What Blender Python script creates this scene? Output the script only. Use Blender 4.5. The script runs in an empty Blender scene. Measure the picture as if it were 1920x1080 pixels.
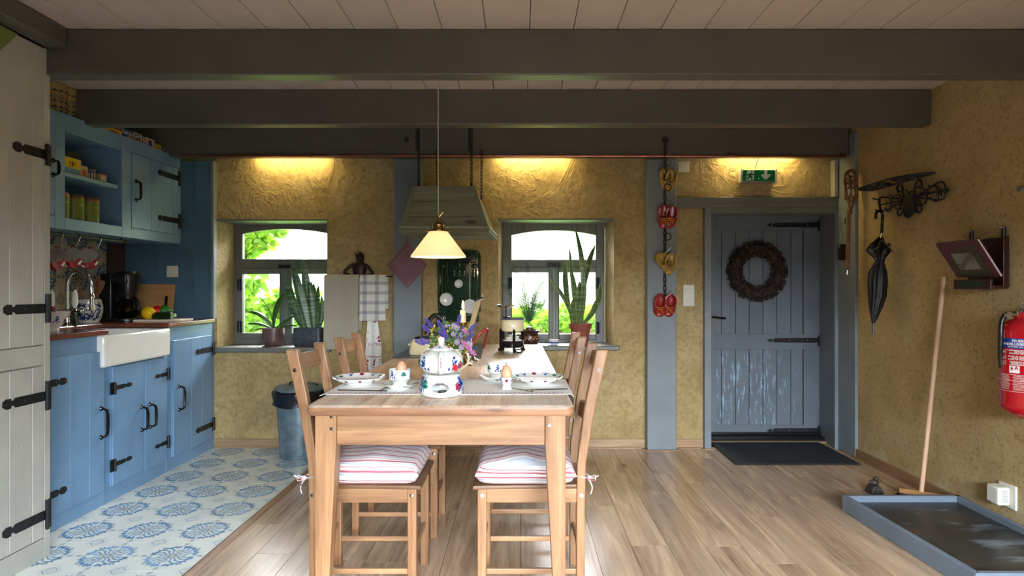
import bpy, math, random
import numpy as np
from mathutils import Vector, Matrix
R = math.radians
sin, cos, PI = math.sin, math.cos, math.pi
random.seed(7)
SC = bpy.context.scene
COL = SC.collection
S = 0.88            # the room is laid out in camera-height units and brought to metres at the end
VX, VY, F, H = 975.0, 541.0, 1150.0, 1.4
def W(px, py, y):   # a point at depth y
    return Vector(((px-VX)*y/F, y, H-(py-VY)*y/F))
def WR(px, py, x):  # a point on the plane X = x
    y = x*F/(px-VX)
    return Vector((x, y, H-(py-VY)*y/F))

# ------------------------------------------------------------ camera, world, big lights, exposure
cam_d = bpy.data.cameras.new('camera'); cam = bpy.data.objects.new('camera', cam_d); COL.objects.link(cam)
cam.location = (0, 0, H); cam.rotation_euler = (R(90), 0, 0)
cam_d.sensor_width = 36; cam_d.lens = F/1920*36
cam_d.shift_x = -(VX-960)/1920; cam_d.shift_y = (VY-540)/1920
cam_d.clip_start = .02; cam_d.clip_end = 200
SC.camera = cam
SC.view_settings.view_transform = 'Standard'; SC.view_settings.look = 'None'
SC.view_settings.gamma = 1; SC.view_settings.use_curve_mapping = False
SC.view_settings.exposure = -0.08
wd = bpy.data.worlds.new('sky'); SC.world = wd; wd.use_nodes = True
bg = wd.node_tree.nodes['Background']
bg.inputs[0].default_value = (.93, .97, 1, 1); bg.inputs[1].default_value = 10.0
def light(name, kind, loc, power, color, size=None, size_y=None, rot=(0,0,0), radius=None, spread=None, spot=None, blend=.5):
    d = bpy.data.lights.new(name, kind); o = bpy.data.objects.new(name, d); COL.objects.link(o)
    o.location = loc; o.rotation_euler = rot; d.energy = power; d.color = color
    if kind == 'AREA':
        d.shape = 'RECTANGLE'; d.size = size; d.size_y = size_y
        if spread: d.spread = R(spread)
    if kind == 'SPOT':
        d.spot_size = R(spot); d.spot_blend = blend
    if radius is not None: d.shadow_soft_size = radius
    return o
# sky over the garden, seen through the wide glazed opening behind the photographer
light('garden_sky', 'AREA', (1.7, -5.0, 2.9), 2750, (.80, .90, 1), 6.0, 1.5, (R(78), 0, 0))
# added lamp standing in for sky, brightens the reveals of the far windows
light('back_window_fill', 'AREA', (-.9, 10.5, 4.6), 3200, (.95, .97, 1), 8.0, 2.0, (R(-62), 0, 0))
def portal(x, y, z, sx, sy, rx):
    o = light('sky_portal', 'AREA', (x, y, z), 1, (1, 1, 1), sx, sy, (R(rx), 0, 0)); o.data.cycles.is_portal = True
portal(-2.18, 5.85, 1.45, 1.0, 1.16, -90); portal(.315, 5.85, 1.45, 1.0, 1.16, -90); portal(.9, -1.42, 1.1, 3.4, 1.9, 90)
# warm lamps behind the last beam
for lx in (-2.0, .12, 2.08):
    light('beam_lamp_light', 'AREA', (lx, 5.335, 2.575), 5.6, (1, .78, .30), .60, .03, (R(6), 0, 0))
# ------------------------------------------------------------ materials
M = {}
def srgb(r, g, b):
    f = lambda c: (c/255/12.92 if c/255 <= .04045 else ((c/255+.055)/1.055)**2.4)
    return (f(r), f(g), f(b), 1)
class NT:
    def __init__(s, name):
        m = bpy.data.materials.new(name); m.use_nodes = True; s.m = m; s.t = m.node_tree
        s.b = s.t.nodes['Principled BSDF']; s.out = s.t.nodes['Material Output']
    def n(s, typ, ins=None, **kw):
        x = s.t.nodes.new(typ)
        for k, v in kw.items(): setattr(x, k, v)
        for k, v in (ins or {}).items():
            if isinstance(v, bpy.types.NodeSocket): s.t.links.new(v, x.inputs[k])
            else: x.inputs[k].default_value = v
        return x
    def link(s, a, b): s.t.links.new(a, b)
    def obj(s, scale=(1,1,1), rnd=0, rot=(0,0,0)):
        tc = s.n('ShaderNodeTexCoord').outputs['Object']
        if rnd:
            oi = s.n('ShaderNodeObjectInfo')
            mm = s.n('ShaderNodeVectorMath', {0: oi.outputs['Random'], 1: (rnd, rnd*1.7, rnd*.6)}, operation='MULTIPLY')
            tc = s.n('ShaderNodeVectorMath', {0: tc, 1: mm.outputs[0]}, operation='ADD').outputs[0]
        return s.n('ShaderNodeMapping', {'Vector': tc, 'Scale': scale, 'Rotation': rot}).outputs[0]
    def noise(s, vec, scale=5, detail=4, rough=.55, dist=0):
        return s.n('ShaderNodeTexNoise', {'Vector': vec, 'Scale': scale, 'Detail': detail, 'Roughness': rough, 'Distortion': dist}).outputs['Fac']
    def ramp(s, fac, stops, interp='LINEAR'):
        r = s.n('ShaderNodeValToRGB', {'Fac': fac}); cr = r.color_ramp; cr.interpolation = interp
        while len(cr.elements) > 1: cr.elements.remove(cr.elements[-1])
        cr.elements[0].position = stops[0][0]; cr.elements[0].color = stops[0][1]
        for p, c in stops[1:]:
            e = cr.elements.new(p); e.color = c
        return r.outputs[0]
    def mix(s, fac, a, b, mode='MIX'):
        x = s.n('ShaderNodeMix', data_type='RGBA', blend_type=mode)
        for i, v in ((0, fac), (6, a), (7, b)):
            if isinstance(v, bpy.types.NodeSocket): s.link(v, x.inputs[i])
            else: x.inputs[i].default_value = v
        return x.outputs[2]
    def math(s, op, a, b=0, c=0):
        x = s.n('ShaderNodeMath', operation=op)
        for i, v in enumerate((a, b, c)):
            if isinstance(v, bpy.types.NodeSocket): s.link(v, x.inputs[i])
            else: x.inputs[i].default_value = v
        return x.outputs[0]
    def bump(s, h, strength=.3, dist=.01, prev=None):
        x = s.n('ShaderNodeBump', {'Height': h, 'Strength': strength, 'Distance': dist})
        if prev: s.link(prev, x.inputs['Normal'])
        return x.outputs[0]
    def done(s, key, color=None, rough=None, metal=0, normal=None, spec=None, coat=0):
        b = s.b.inputs
        for k, v in (('Base Color', color), ('Roughness', rough), ('Metallic', metal), ('Normal', normal), ('Specular IOR Level', spec), ('Coat Weight', coat)):
            if v is None: continue
            if isinstance(v, bpy.types.NodeSocket): s.link(v, b[k])
            elif k != 'Normal': b[k].default_value = v
        M[key] = s.m; return s.m
G = lambda v: (v, v, v, 1)
def scale_c(c, k): return (min(1, c[0]*k), min(1, c[1]*k), min(1, c[2]*k), 1)
def m_plain(key, c, rough=.5, metal=0, var=.12, nscale=8, bump=.05, bscale=60, spec=None, coat=0):
    t = NT(key); v = t.obj()
    n = t.noise(v, nscale, 4)
    col = t.ramp(n, [(.3, scale_c(c, 1-var)), (.7, scale_c(c, 1+var))])
    nb = t.noise(v, bscale, 3)
    t.done(key, col, rough, metal, t.bump(nb, bump*2, .002) if bump else None, spec, coat)
def m_paint(key, c, axis=2, rough=.5, wear=0, wearc=None, wearmin=None, var=.12):
    t = NT(key)
    sc = [22, 22, 22]; sc[axis] = 1.6
    v = t.obj(tuple(sc), rnd=9); n = t.noise(v, 2.2, 5, .6)
    v2 = t.obj((1,1,1), rnd=9); n2 = t.noise(v2, 3, 3)
    col = t.ramp(n2, [(.3, scale_c(c, 1-var)), (.7, scale_c(c, 1+var))])
    if wear:
        sw = [20, 20, 20]; sw[axis] = 2.6
        w = t.noise(t.obj(tuple(sw)), 3.4, 6, .72)
        wm = t.ramp(w, [(wear, G(0)), (wear+.05, G(1))])
        if wearmin is not None:
            sep = t.n('ShaderNodeSeparateXYZ', {0: t.n('ShaderNodeTexCoord').outputs['Object']})
            zz = t.n('ShaderNodeMapRange', {'Value': sep.outputs[2], 'From Min': wearmin[0]*S, 'From Max': wearmin[1]*S, 'To Min': 0, 'To Max': 1}).outputs[0]
            z2 = t.n('ShaderNodeMapRange', {'Value': sep.outputs[0], 'From Min': wearmin[2]*S, 'From Max': wearmin[3]*S, 'To Min': 0, 'To Max': 1}).outputs[0]
            wm = t.math('MULTIPLY', t.math('MULTIPLY', wm, zz), z2)
        col = t.mix(wm, col, wearc or scale_c(c, 1.8))
    t.done(key, col, rough, 0, t.bump(n, .35, .004))
def m_wood(key, c1, c2, axis=0, rough=.5, k=1, knots=True, coat=0, rnd=11, bump=.25, c3=None, spec=None):
    t = NT(key)
    sc = [9*k, 9*k, 9*k]; sc[axis] = .75*k
    v = t.obj(tuple(sc), rnd=rnd)
    n = t.noise(v, 1.6, 8, .62, .8)
    f = [60*k, 60*k, 60*k]; f[axis] = 2.5*k
    n2 = t.noise(t.obj(tuple(f), rnd=rnd), 1.5, 4, .7)
    mixn = t.math('ADD', t.math('MULTIPLY', n, .7), t.math('MULTIPLY', n2, .3))
    col = t.ramp(mixn, [(.34, c2), (.5, t_mid(c1, c2)), (.62, c1)] )
    if c3:
        n4 = t.noise(t.obj((2.2*k, 2.2*k, 2.2*k), rnd=rnd), 1.2, 5, .6, .5)
        col = t.mix(t.ramp(n4, [(.42, G(0)), (.7, G(.85))]), col, c3)
    if knots:
        kk = [5.2*k, 5.2*k, 5.2*k]; kk[axis] = 2.2*k
        vo = t.n('ShaderNodeTexVoronoi', {'Vector': t.obj(tuple(kk), rnd=rnd), 'Scale': 1.0, 'Randomness': 1.0}, feature='F1').outputs['Distance']
        km = t.ramp(vo, [(.05, G(1)), (.11, G(.25)), (.2, G(0))])
        col = t.mix(km, col, scale_c(c2, .42))
    oi = t.n('ShaderNodeObjectInfo').outputs['Random']
    vv = t.n('ShaderNodeMapRange', {'Value': oi, 'To Min': .86, 'To Max': 1.1}).outputs[0]
    hs = t.n('ShaderNodeHueSaturation', {'Color': col, 'Value': vv}).outputs[0]
    t.done(key, hs, rough, 0, t.bump(n2, bump, .003), spec, coat)
    if coat: t.b.inputs['Coat Roughness'].default_value = .24
def t_mid(a, b): return tuple((x+y)/2 for x, y in zip(a, b))

def build_mats():
    # ochre clay plaster
    t = NT('ochre_plaster'); v = t.obj()
    n = t.noise(v, 2.2, 5, .6); n2 = t.noise(v, 34, 3, .6)
    sp = t.n('ShaderNodeTexVoronoi', {'Vector': v, 'Scale': 46.0}).outputs['Distance']
    col = t.ramp(n, [(.3, srgb(164, 142, 98)), (.5, srgb(180, 158, 112)), (.72, srgb(192, 172, 128))])
    col = t.mix(t.ramp(n2, [(.35, G(.35)), (.55, G(0))]), col, srgb(120, 92, 52))
    warp = t.noise(v, 1.7, 3, .5, 1.0)
    wv = t.n('ShaderNodeVectorMath', {0: v, 1: t.n('ShaderNodeVectorMath', {0: warp, 1: (.9, .9, 1.3)}, operation='MULTIPLY').outputs[0]}, operation='ADD').outputs[0]
    rid = t.noise(t.n('ShaderNodeMapping', {'Vector': wv, 'Scale': (5, 5, 2.4), 'Rotation': (.3, .7, .2)}).outputs[0], 1.05, 6, .55, .8)
    rr = t.math('ABSOLUTE', t.math('SUBTRACT', rid, .5))
    rr2 = t.ramp(rr, [(0, G(1)), (.07, G(.35)), (.25, G(0))])
    msk = t.ramp(t.noise(v, 1.9, 3), [(.36, G(0)), (.52, G(1))])
    b0 = t.bump(t.noise(t.obj((3, 3, 9)), 3.2, 5, .6, .4), .35, .012)
    b1 = t.bump(t.math('MULTIPLY', rr2, msk), .6, .014, b0); b2 = t.bump(n2, .35, .005, b1)
    t.done('plaster', col, .92, 0, b2, .2)
    t = NT('smooth_ochre_plaster'); v = t.obj()
    n = t.noise(v, 2.0, 5, .6); n2 = t.noise(v, 55, 4, .65); n3 = t.noise(v, 5, 4, .6)
    col = t.ramp(n, [(.3, srgb(164, 140, 98)), (.5, srgb(178, 156, 112)), (.72, srgb(190, 170, 128))])
    col = t.mix(t.ramp(n2, [(.36, G(.5)), (.46, G(0))]), col, srgb(112, 84, 48))
    sep = t.n('ShaderNodeSeparateXYZ', {0: t.n('ShaderNodeTexCoord').outputs['Object']})
    lo = t.n('ShaderNodeMapRange', {'Value': sep.outputs[2], 'From Min': .28, 'From Max': .08, 'To Min': 0, 'To Max': .55}).outputs[0]
    col = t.mix(t.math('MULTIPLY', lo, t.ramp(n3, [(.45, G(0)), (.6, G(1))])), col, srgb(190, 186, 160))
    t.done('plaster_side', col, .9, 0, t.bump(n2, .3, .004, t.bump(n3, .3, .02)), .2)
    m_paint('beam', srgb(90, 87, 82), 0, .38)
    m_paint('beam_y', srgb(90, 87, 82), 1, .38)
    m_paint('ceiling', srgb(188, 177, 168), 1, .55, var=.05)
    m_plain('dark_gap', srgb(24, 22, 20), .9)
    m_paint('post', srgb(124, 132, 138), 2, .5)
    m_paint('frame', srgb(112, 114, 108), 2, .4)
    m_paint('frame_x', srgb(112, 114, 108), 0, .4)
    m_paint('door', srgb(106, 115, 124), 2, .45)
    m_paint('door_worn', srgb(106, 115, 124), 2, .45, wear=.56, wearc=srgb(150, 190, 215), wearmin=(1.0, .55, 2.75, 2.3))
    m_paint('blue', srgb(112, 148, 182), 2, .36)
    m_paint('blue_y', srgb(112, 148, 182), 1, .36)
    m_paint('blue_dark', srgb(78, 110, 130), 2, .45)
    m_paint('cab_grey', srgb(172, 172, 164), 2, .32, wear=.63, wearc=srgb(205, 205, 200))
    m_paint('green_board', srgb(110, 130, 70), 1, .5)
    m_paint('hood', srgb(132, 138, 118), 0, .55)
    m_wood('hood_wood', srgb(152, 156, 132), srgb(116, 122, 102), 0, .6, 1.1, True, bump=.5, rnd=0)
    m_wood('pine', srgb(174, 132, 94), srgb(116, 78, 50), 2, .42, 1.0)
    m_wood('pine_x', srgb(176, 134, 96), srgb(120, 82, 54), 0, .42, 1.0)
    m_wood('pine_y', srgb(172, 130, 92), srgb(112, 76, 50), 1, .42, 1.0)
    m_wood('tabletop', srgb(206, 180, 152), srgb(136, 104, 80), 1, .36, .8, True, coat=1.0, c3=srgb(196, 186, 176), spec=.7)
    m_wood('table_edge', srgb(164, 120, 88), srgb(104, 70, 50), 0, .4)
    m_wood('dark_seat', srgb(134, 100, 72), srgb(94, 66, 46), 0, .4)
    m_wood('laminate', srgb(206, 178, 146), srgb(126, 98, 78), 1, .25, .75, True, bump=.06, c3=srgb(176, 150, 126), spec=.55)
    m_wood('laminate_trim', srgb(188, 158, 124), srgb(140, 108, 78), 0, .4, 1, False)
    m_wood('laminate_trim_y', srgb(150, 116, 84), srgb(116, 86, 62), 1, .4, 1, False)
    m_wood('worktop', srgb(136, 68, 40), srgb(88, 38, 22), 1, .16, 1, False, coat=.4)
    m_wood('board', srgb(190, 146, 96), srgb(150, 106, 64), 0, .45, 1, False)
    m_wood('spoon_wood', srgb(170, 120, 84), srgb(130, 84, 56), 2, .5, 2, False)
    m_wood('broom_wood', srgb(214, 178, 148), srgb(186, 146, 116), 2, .5, 1, False)
    m_wood('mahogany', srgb(62, 34, 30), srgb(38, 18, 16), 2, .3, 1, False, coat=.3)
    m_plain('iron', srgb(42, 44, 47), .42, .5, .2, 20, .25, 90)
    m_plain('black', srgb(20, 21, 23), .3)
    m_plain('rubber', srgb(22, 26, 34), .75, var=.25, bump=.5, bscale=300)
    m_plain('black_gloss', srgb(14, 14, 16), .12)
    m_plain('white_plastic', srgb(222, 220, 208), .4, var=.03)
    m_plain('grey_plastic', srgb(150, 150, 145), .4, var=.03)
    m_plain('white_glaze', srgb(232, 232, 226), .12, var=.03, bump=0, coat=.5)
    m_plain('pale_board', srgb(222, 208, 188), .5, var=.08)
    m_plain('enamel', srgb(225, 225, 220), .15, var=.03, bump=0, coat=.5)
    m_plain('cream', srgb(228, 218, 182), .18, var=.03, bump=0, coat=.4)
    m_plain('p_blue', srgb(24, 62, 150), .2, var=.2, bump=0)
    m_plain('p_green', srgb(32, 112, 96), .2, var=.2, bump=0)
    m_plain('p_red', srgb(140, 32, 56), .2, var=.2, bump=0)
    m_plain('chrome', srgb(205, 208, 212), .09, 1, .03, bump=0)
    m_plain('steel', srgb(170, 172, 174), .22, 1, .05, bump=0)
    m_plain('brass', srgb(160, 128, 74), .25, 1, .15, bump=0)
    m_plain('copper', srgb(150, 88, 70), .35, 1, .1, bump=0)
    m_plain('galv', srgb(122, 140, 150), .45, .55, .28, 14, .2, 40)
    m_plain('bag', srgb(16, 20, 28), .28, var=.2, bump=.9, bscale=24)
    m_plain('linen', srgb(176, 170, 152), .95, var=.05, bump=.6, bscale=260)
    m_plain('mauve', srgb(140, 104, 114), .95, var=.08, bump=.5, bscale=90)
    m_plain('cord', srgb(190, 182, 150), .7)
    m_plain('leather', srgb(120, 118, 108), .6)
    m_plain('dark_bronze', srgb(56, 42, 38), .4, .6, .3, 30, .5, 60)
    m_plain('red_clog', srgb(152, 34, 34), .3, var=.22, nscale=26)
    m_plain('yellow_clog', srgb(176, 142, 58), .35, var=.25, nscale=22)
    m_plain('clog_inside', srgb(86, 72, 54), .8)
    m_plain('terracotta', srgb(140, 74, 62), .75, var=.12)
    m_plain('pot_brown', srgb(92, 70, 66), .3, var=.25, nscale=16)
    m_plain('pot_slate', srgb(58, 66, 74), .4, var=.4, nscale=40, bump=.3)
    m_plain('pot_dark', srgb(58, 36, 28), .15, var=.3, nscale=20)
    m_plain('pot_paint', srgb(150, 104, 66), .3)
    m_plain('soil', srgb(52, 40, 30), .95, bump=.8, bscale=80)
    m_plain('yellow', srgb(238, 190, 14), .2, var=.05, bump=0)
    m_plain('red', srgb(196, 24, 30), .2, var=.08, bump=0)
    m_plain('green_pep', srgb(40, 110, 40), .2, var=.2, bump=0)
    m_plain('zucchini', srgb(22, 46, 24), .25, var=.35, nscale=70, bump=0)
    m_plain('pale_green', srgb(150, 170, 110), .5)
    m_plain('onion', srgb(110, 28, 54), .25, var=.2, bump=0)
    m_plain('ext_red', srgb(176, 18, 30), .16, var=.05, bump=0, coat=.4)
    m_plain('lbl_blue', srgb(24, 62, 140), .35, var=.03, bump=0)
    m_plain('lbl_white', srgb(230, 228, 222), .5, var=.03, bump=0)
    m_plain('lbl_yellow', srgb(226, 190, 40), .5, var=.05, bump=0)
    m_plain('lbl_orange', srgb(190, 90, 30), .5, var=.05, bump=0)
    m_plain('lbl_cyan', srgb(60, 140, 180), .5, var=.05, bump=0)
    m_plain('lbl_dgreen', srgb(28, 54, 40), .5, var=.05, bump=0)
    m_plain('lbl_black', srgb(24, 22, 22), .5, var=.05, bump=0)
    m_plain('lbl_cream', srgb(196, 178, 136), .5, var=.1, bump=0)
    m_plain('lbl_pink', srgb(206, 170, 160), .5, var=.05, bump=0)
    m_plain('tin_gold', srgb(170, 146, 92), .4, .2, .2, 20, 0)
    m_plain('tin_print', srgb(54, 72, 70), .5, bump=0)
    m_plain('can_green', srgb(104, 122, 44), .28, var=.06, bump=0)
    m_plain('tin_lid', srgb(150, 120, 100), .3, .8, .2, 20, 0)
    m_plain('egg', srgb(226, 172, 134), .45, var=.06, bump=.05)
    m_plain('candle', srgb(236, 224, 180), .5, var=.03, bump=0)
    m_plain('tile_cream', srgb(216, 222, 218), .3, var=.05, nscale=5, bump=.05)
    m_plain('grout', srgb(70, 74, 74), .9)
    m_plain('tile_blue', srgb(120, 166, 206), .32, var=.12, nscale=40, bump=0)
    m_plain('tile_grey', srgb(128, 144, 154), .32, var=.15, nscale=40, bump=0)
    m_plain('tile_line', srgb(150, 166, 172), .32, bump=0)
    m_plain('wt_cream', srgb(176, 170, 150), .2, var=.1, bump=0)
    m_plain('wt_blue', srgb(74, 106, 140), .2, var=.15, bump=0)
    m_plain('wt_dark', srgb(64, 62, 56), .2, var=.15, bump=0)
    m_plain('delft', srgb(36, 62, 120), .2, var=.25, nscale=40, bump=0)
    m_plain('slate', srgb(62, 72, 80), .3, var=.12, nscale=12)
    m_plain('rust_tray', srgb(40, 42, 42), .32, .4, .3, 6, .1, 30)
    m_paint('tray_rim', srgb(108, 122, 138), 1, .45)
    m_plain('wicker', srgb(130, 90, 58), .4, var=.2, nscale=60, bump=.3, bscale=120)
    m_plain('stem', srgb(70, 104, 50), .6)
    m_plain('lav', srgb(96, 84, 168), .8, var=.25, nscale=90)
    m_plain('aster', srgb(176, 166, 226), .7, var=.1)
    m_plain('pinkf', srgb(214, 130, 190), .8, var=.15, nscale=60)
    m_plain('yel_f', srgb(214, 184, 76), .8)
    m_plain('red_cup', srgb(160, 20, 34), .15, var=.06, bump=0, coat=.5)
    m_plain('brown_wood', srgb(74, 58, 50), .5)
    m_plain('house_wall', srgb(236, 236, 232), .8)
    m_plain('house_roof', srgb(200, 200, 205), .7)
    m_plain('book_olive', srgb(58, 56, 44), .5, var=.15, nscale=30)
    m_plain('sky_blocker', srgb(70, 74, 66), .95, var=.3)
    m_plain('added_ground', srgb(64, 64, 56), .9)
    m_plain('grass', srgb(120, 168, 60), .9, var=.3)
    m_plain('bark', srgb(120, 104, 84), .9, var=.3)
    m_plain('maroon', srgb(70, 28, 36), .6, var=.1)
    m_plain('pages', srgb(206, 196, 184), .8)
    m_plain('bluegrey_cup', srgb(80, 110, 160), .2, bump=0)
    m_plain('silver_cap', srgb(190, 190, 188), .2, .9, bump=0)
    m_plain('red_enamel', srgb(168, 60, 56), .2, var=.05, bump=0)
    m_plain('bird', srgb(60, 54, 50), .5, .3, .3, 60, .5, 80)
    m_plain('bristle', srgb(20, 24, 32), .8, bump=.8, bscale=200)
    m_plain('pod', srgb(52, 38, 31), .8, var=.4, nscale=60)
    m_plain('umbrella', srgb(14, 15, 18), .5, var=.3, nscale=20, bump=.4, bscale=30)
    m_plain('olive_trim', srgb(70, 86, 50), .6)
    # leaves lit from behind
    for key, c, tr in (('leaf', srgb(70, 112, 60), .3), ('leaf_out', srgb(140, 190, 60), .5), ('leaf_out2', srgb(104, 150, 50), .5), ('cycad', srgb(44, 86, 54), .12), ('leaf_edge', srgb(196, 200, 110), .35)):
        t = NT(key); v = t.obj(); n = t.noise(v, 20, 3)
        col = t.ramp(n, [(.3, scale_c(c, .75)), (.7, scale_c(c, 1.2))])
        t.done(key, col, .4, 0)
        tl = t.n('ShaderNodeBsdfTranslucent', {'Color': col})
        mx = t.n('ShaderNodeMixShader', {0: tr, 1: t.b.outputs[0], 2: tl.outputs[0]})
        t.link(mx.outputs[0], t.out.inputs[0])
    t = NT('snake_leaf'); v = t.obj((6, 6, 60)); n = t.noise(v, 1.6, 4, .6, .6)
    col = t.ramp(n, [(.38, srgb(40, 70, 44)), (.52, srgb(78, 112, 72)), (.66, srgb(128, 156, 116))])
    t.done('snake_leaf', col, .35)
    # clear glass without caustics
    t = NT('window_glass'); tr = t.n('ShaderNodeBsdfTransparent'); gl = t.n('ShaderNodeBsdfGlossy', {'Roughness': .02})
    fr = t.n('ShaderNodeFresnel', {'IOR': 1.45})
    mx = t.n('ShaderNodeMixShader', {0: fr.outputs[0], 1: tr.outputs[0], 2: gl.outputs[0]}); t.link(mx.outputs[0], t.out.inputs[0]); M['glass'] = t.m
    t = NT('dark_glass'); tr = t.n('ShaderNodeBsdfTransparent', {'Color': (.25, .22, .2, 1)}); gl = t.n('ShaderNodeBsdfGlossy', {'Roughness': .03})
    fr = t.n('ShaderNodeFresnel', {'IOR': 1.5})
    mx = t.n('ShaderNodeMixShader', {0: fr.outputs[0], 1: tr.outputs[0], 2: gl.outputs[0]}); t.link(mx.outputs[0], t.out.inputs[0]); M['dark_glass'] = t.m
    # lamp shade: opal glass with the bulb inside
    t = NT('opal_shade')
    t.done('shade', srgb(250, 236, 200), .25)
    t.b.inputs['Emission Color'].default_value = (1, .80, .48, 1); t.b.inputs['Emission Strength'].default_value = .55
    tl = t.n('ShaderNodeBsdfTranslucent', {'Color': (1, .93, .75, 1)})
    mx = t.n('ShaderNodeMixShader', {0: .45, 1: t.b.outputs[0], 2: tl.outputs[0]}); t.link(mx.outputs[0], t.out.inputs[0])
    for key, c, st in (('flame', (1, .62, .2, 1), 14), ('bulb', (1, .85, .55, 1), 8), ('led', (.5, 1, .2, 1), 1.5)):
        t = NT(key); t.done(key, c, .5); t.b.inputs['Emission Color'].default_value = c; t.b.inputs['Emission Strength'].default_value = st
    # exit sign faces
    for key, c in (('sign_green', srgb(20, 120, 60)), ('sign_white', srgb(215, 220, 212))):
        t = NT(key); t.done(key, c, .25); t.b.inputs['Emission Color'].default_value = c; t.b.inputs['Emission Strength'].default_value = .04
    # green glazed enamel
    m_plain('green_enamel', srgb(24, 52, 36), .1, var=.3, nscale=10, bump=0, coat=.6)
    # striped ticking
    t = NT('ticking'); tc = t.obj((1, 1, 1)); sep = t.n('ShaderNodeSeparateXYZ', {0: tc})
    wob = t.noise(tc, 6, 2); u = t.math('ADD', t.math('ADD', sep.outputs[1], t.math('MULTIPLY', wob, .012)), sep.outputs[2])
    fr = t.math('FRACT', t.math('MULTIPLY', u, 1/.058))
    red = srgb(170, 92, 104); wh = srgb(222, 218, 214); gr = srgb(176, 180, 190)
    col = t.ramp(fr, [(0, wh), (.08, red), (.13, wh), (.2, red), (.24, wh), (.42, gr), (.62, wh), (.7, red), (.86, srgb(196, 150, 156)), (.93, wh)], 'CONSTANT')
    t.done('ticking', col, .95, 0, t.bump(t.noise(tc, 180, 2), .2, .002))
    # checked towel
    t = NT('checked_cloth'); tc = t.obj(); sep = t.n('ShaderNodeSeparateXYZ', {0: tc})
    def bands(ch, per, off, w1):
        f = t.math('FRACT', t.math('ADD', t.math('MULTIPLY', ch, 1/per), off))
        return t.ramp(f, [(0, G(0)), (.5-w1, G(1)), (.5+w1, G(0))], 'CONSTANT'), t.ramp(f, [(0, G(0)), (.5-w1-.05, G(1)), (.5-w1, G(0)), (.5+w1, G(1)), (.5+w1+.04, G(0))], 'CONSTANT')
    a, ar = bands(sep.outputs[0], .105*S, .15, .13); b, br = bands(sep.outputs[2], .085*S, .3, .12)
    c0 = srgb(222, 222, 212); col = t.mix(t.math('MULTIPLY', a, .45), c0, srgb(90, 104, 140)); col = t.mix(t.math('MULTIPLY', b, .45), col, srgb(90, 104, 140))
    col = t.mix(t.math('MULTIPLY', ar, .3), col, srgb(150, 70, 90)); col = t.mix(t.math('MULTIPLY', br, .5), col, srgb(160, 70, 90))
    t.done('checked', col, .95, 0, t.bump(t.noise(tc, 220, 2), .3, .002))
    # runner cloth
    t = NT('runner_cloth'); tc = t.obj(); n = t.noise(tc, 60, 3)
    t.done('runner', t.ramp(n, [(.3, srgb(236, 235, 230)), (.7, srgb(246, 245, 242))]), .95, 0, t.bump(n, .15, .002))
    m_plain('runner_red', srgb(186, 130, 146), .95, bump=0)
    m_plain('print_red', srgb(160, 44, 66), .9, bump=0)
    # striped red book cloth
    t = NT('book_cloth'); sep = t.n('ShaderNodeSeparateXYZ', {0: t.obj()}); f = t.math('FRACT', t.math('MULTIPLY', sep.outputs[1], 60))
    t.done('book_cloth', t.ramp(f, [(0, srgb(92, 40, 50)), (.5, srgb(72, 30, 40))], 'CONSTANT'), .5)
    # metal tray floor with rust and chalk marks
    t = NT('worn_tray_steel'); v = t.obj(); n = t.noise(v, 3.2, 5, .6, .6); n2 = t.noise(t.obj((1, 3, 1)), 2.6, 4, .55)
    col = t.ramp(n, [(.35, srgb(44, 44, 44)), (.55, srgb(60, 62, 64)), (.7, srgb(92, 72, 56))])
    col = t.mix(t.ramp(n2, [(.56, G(0)), (.68, G(.8))]), col, srgb(140, 160, 176))
    t.done('tray_steel', col, .38, .3, t.bump(n, .1, .01))
build_mats()
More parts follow.
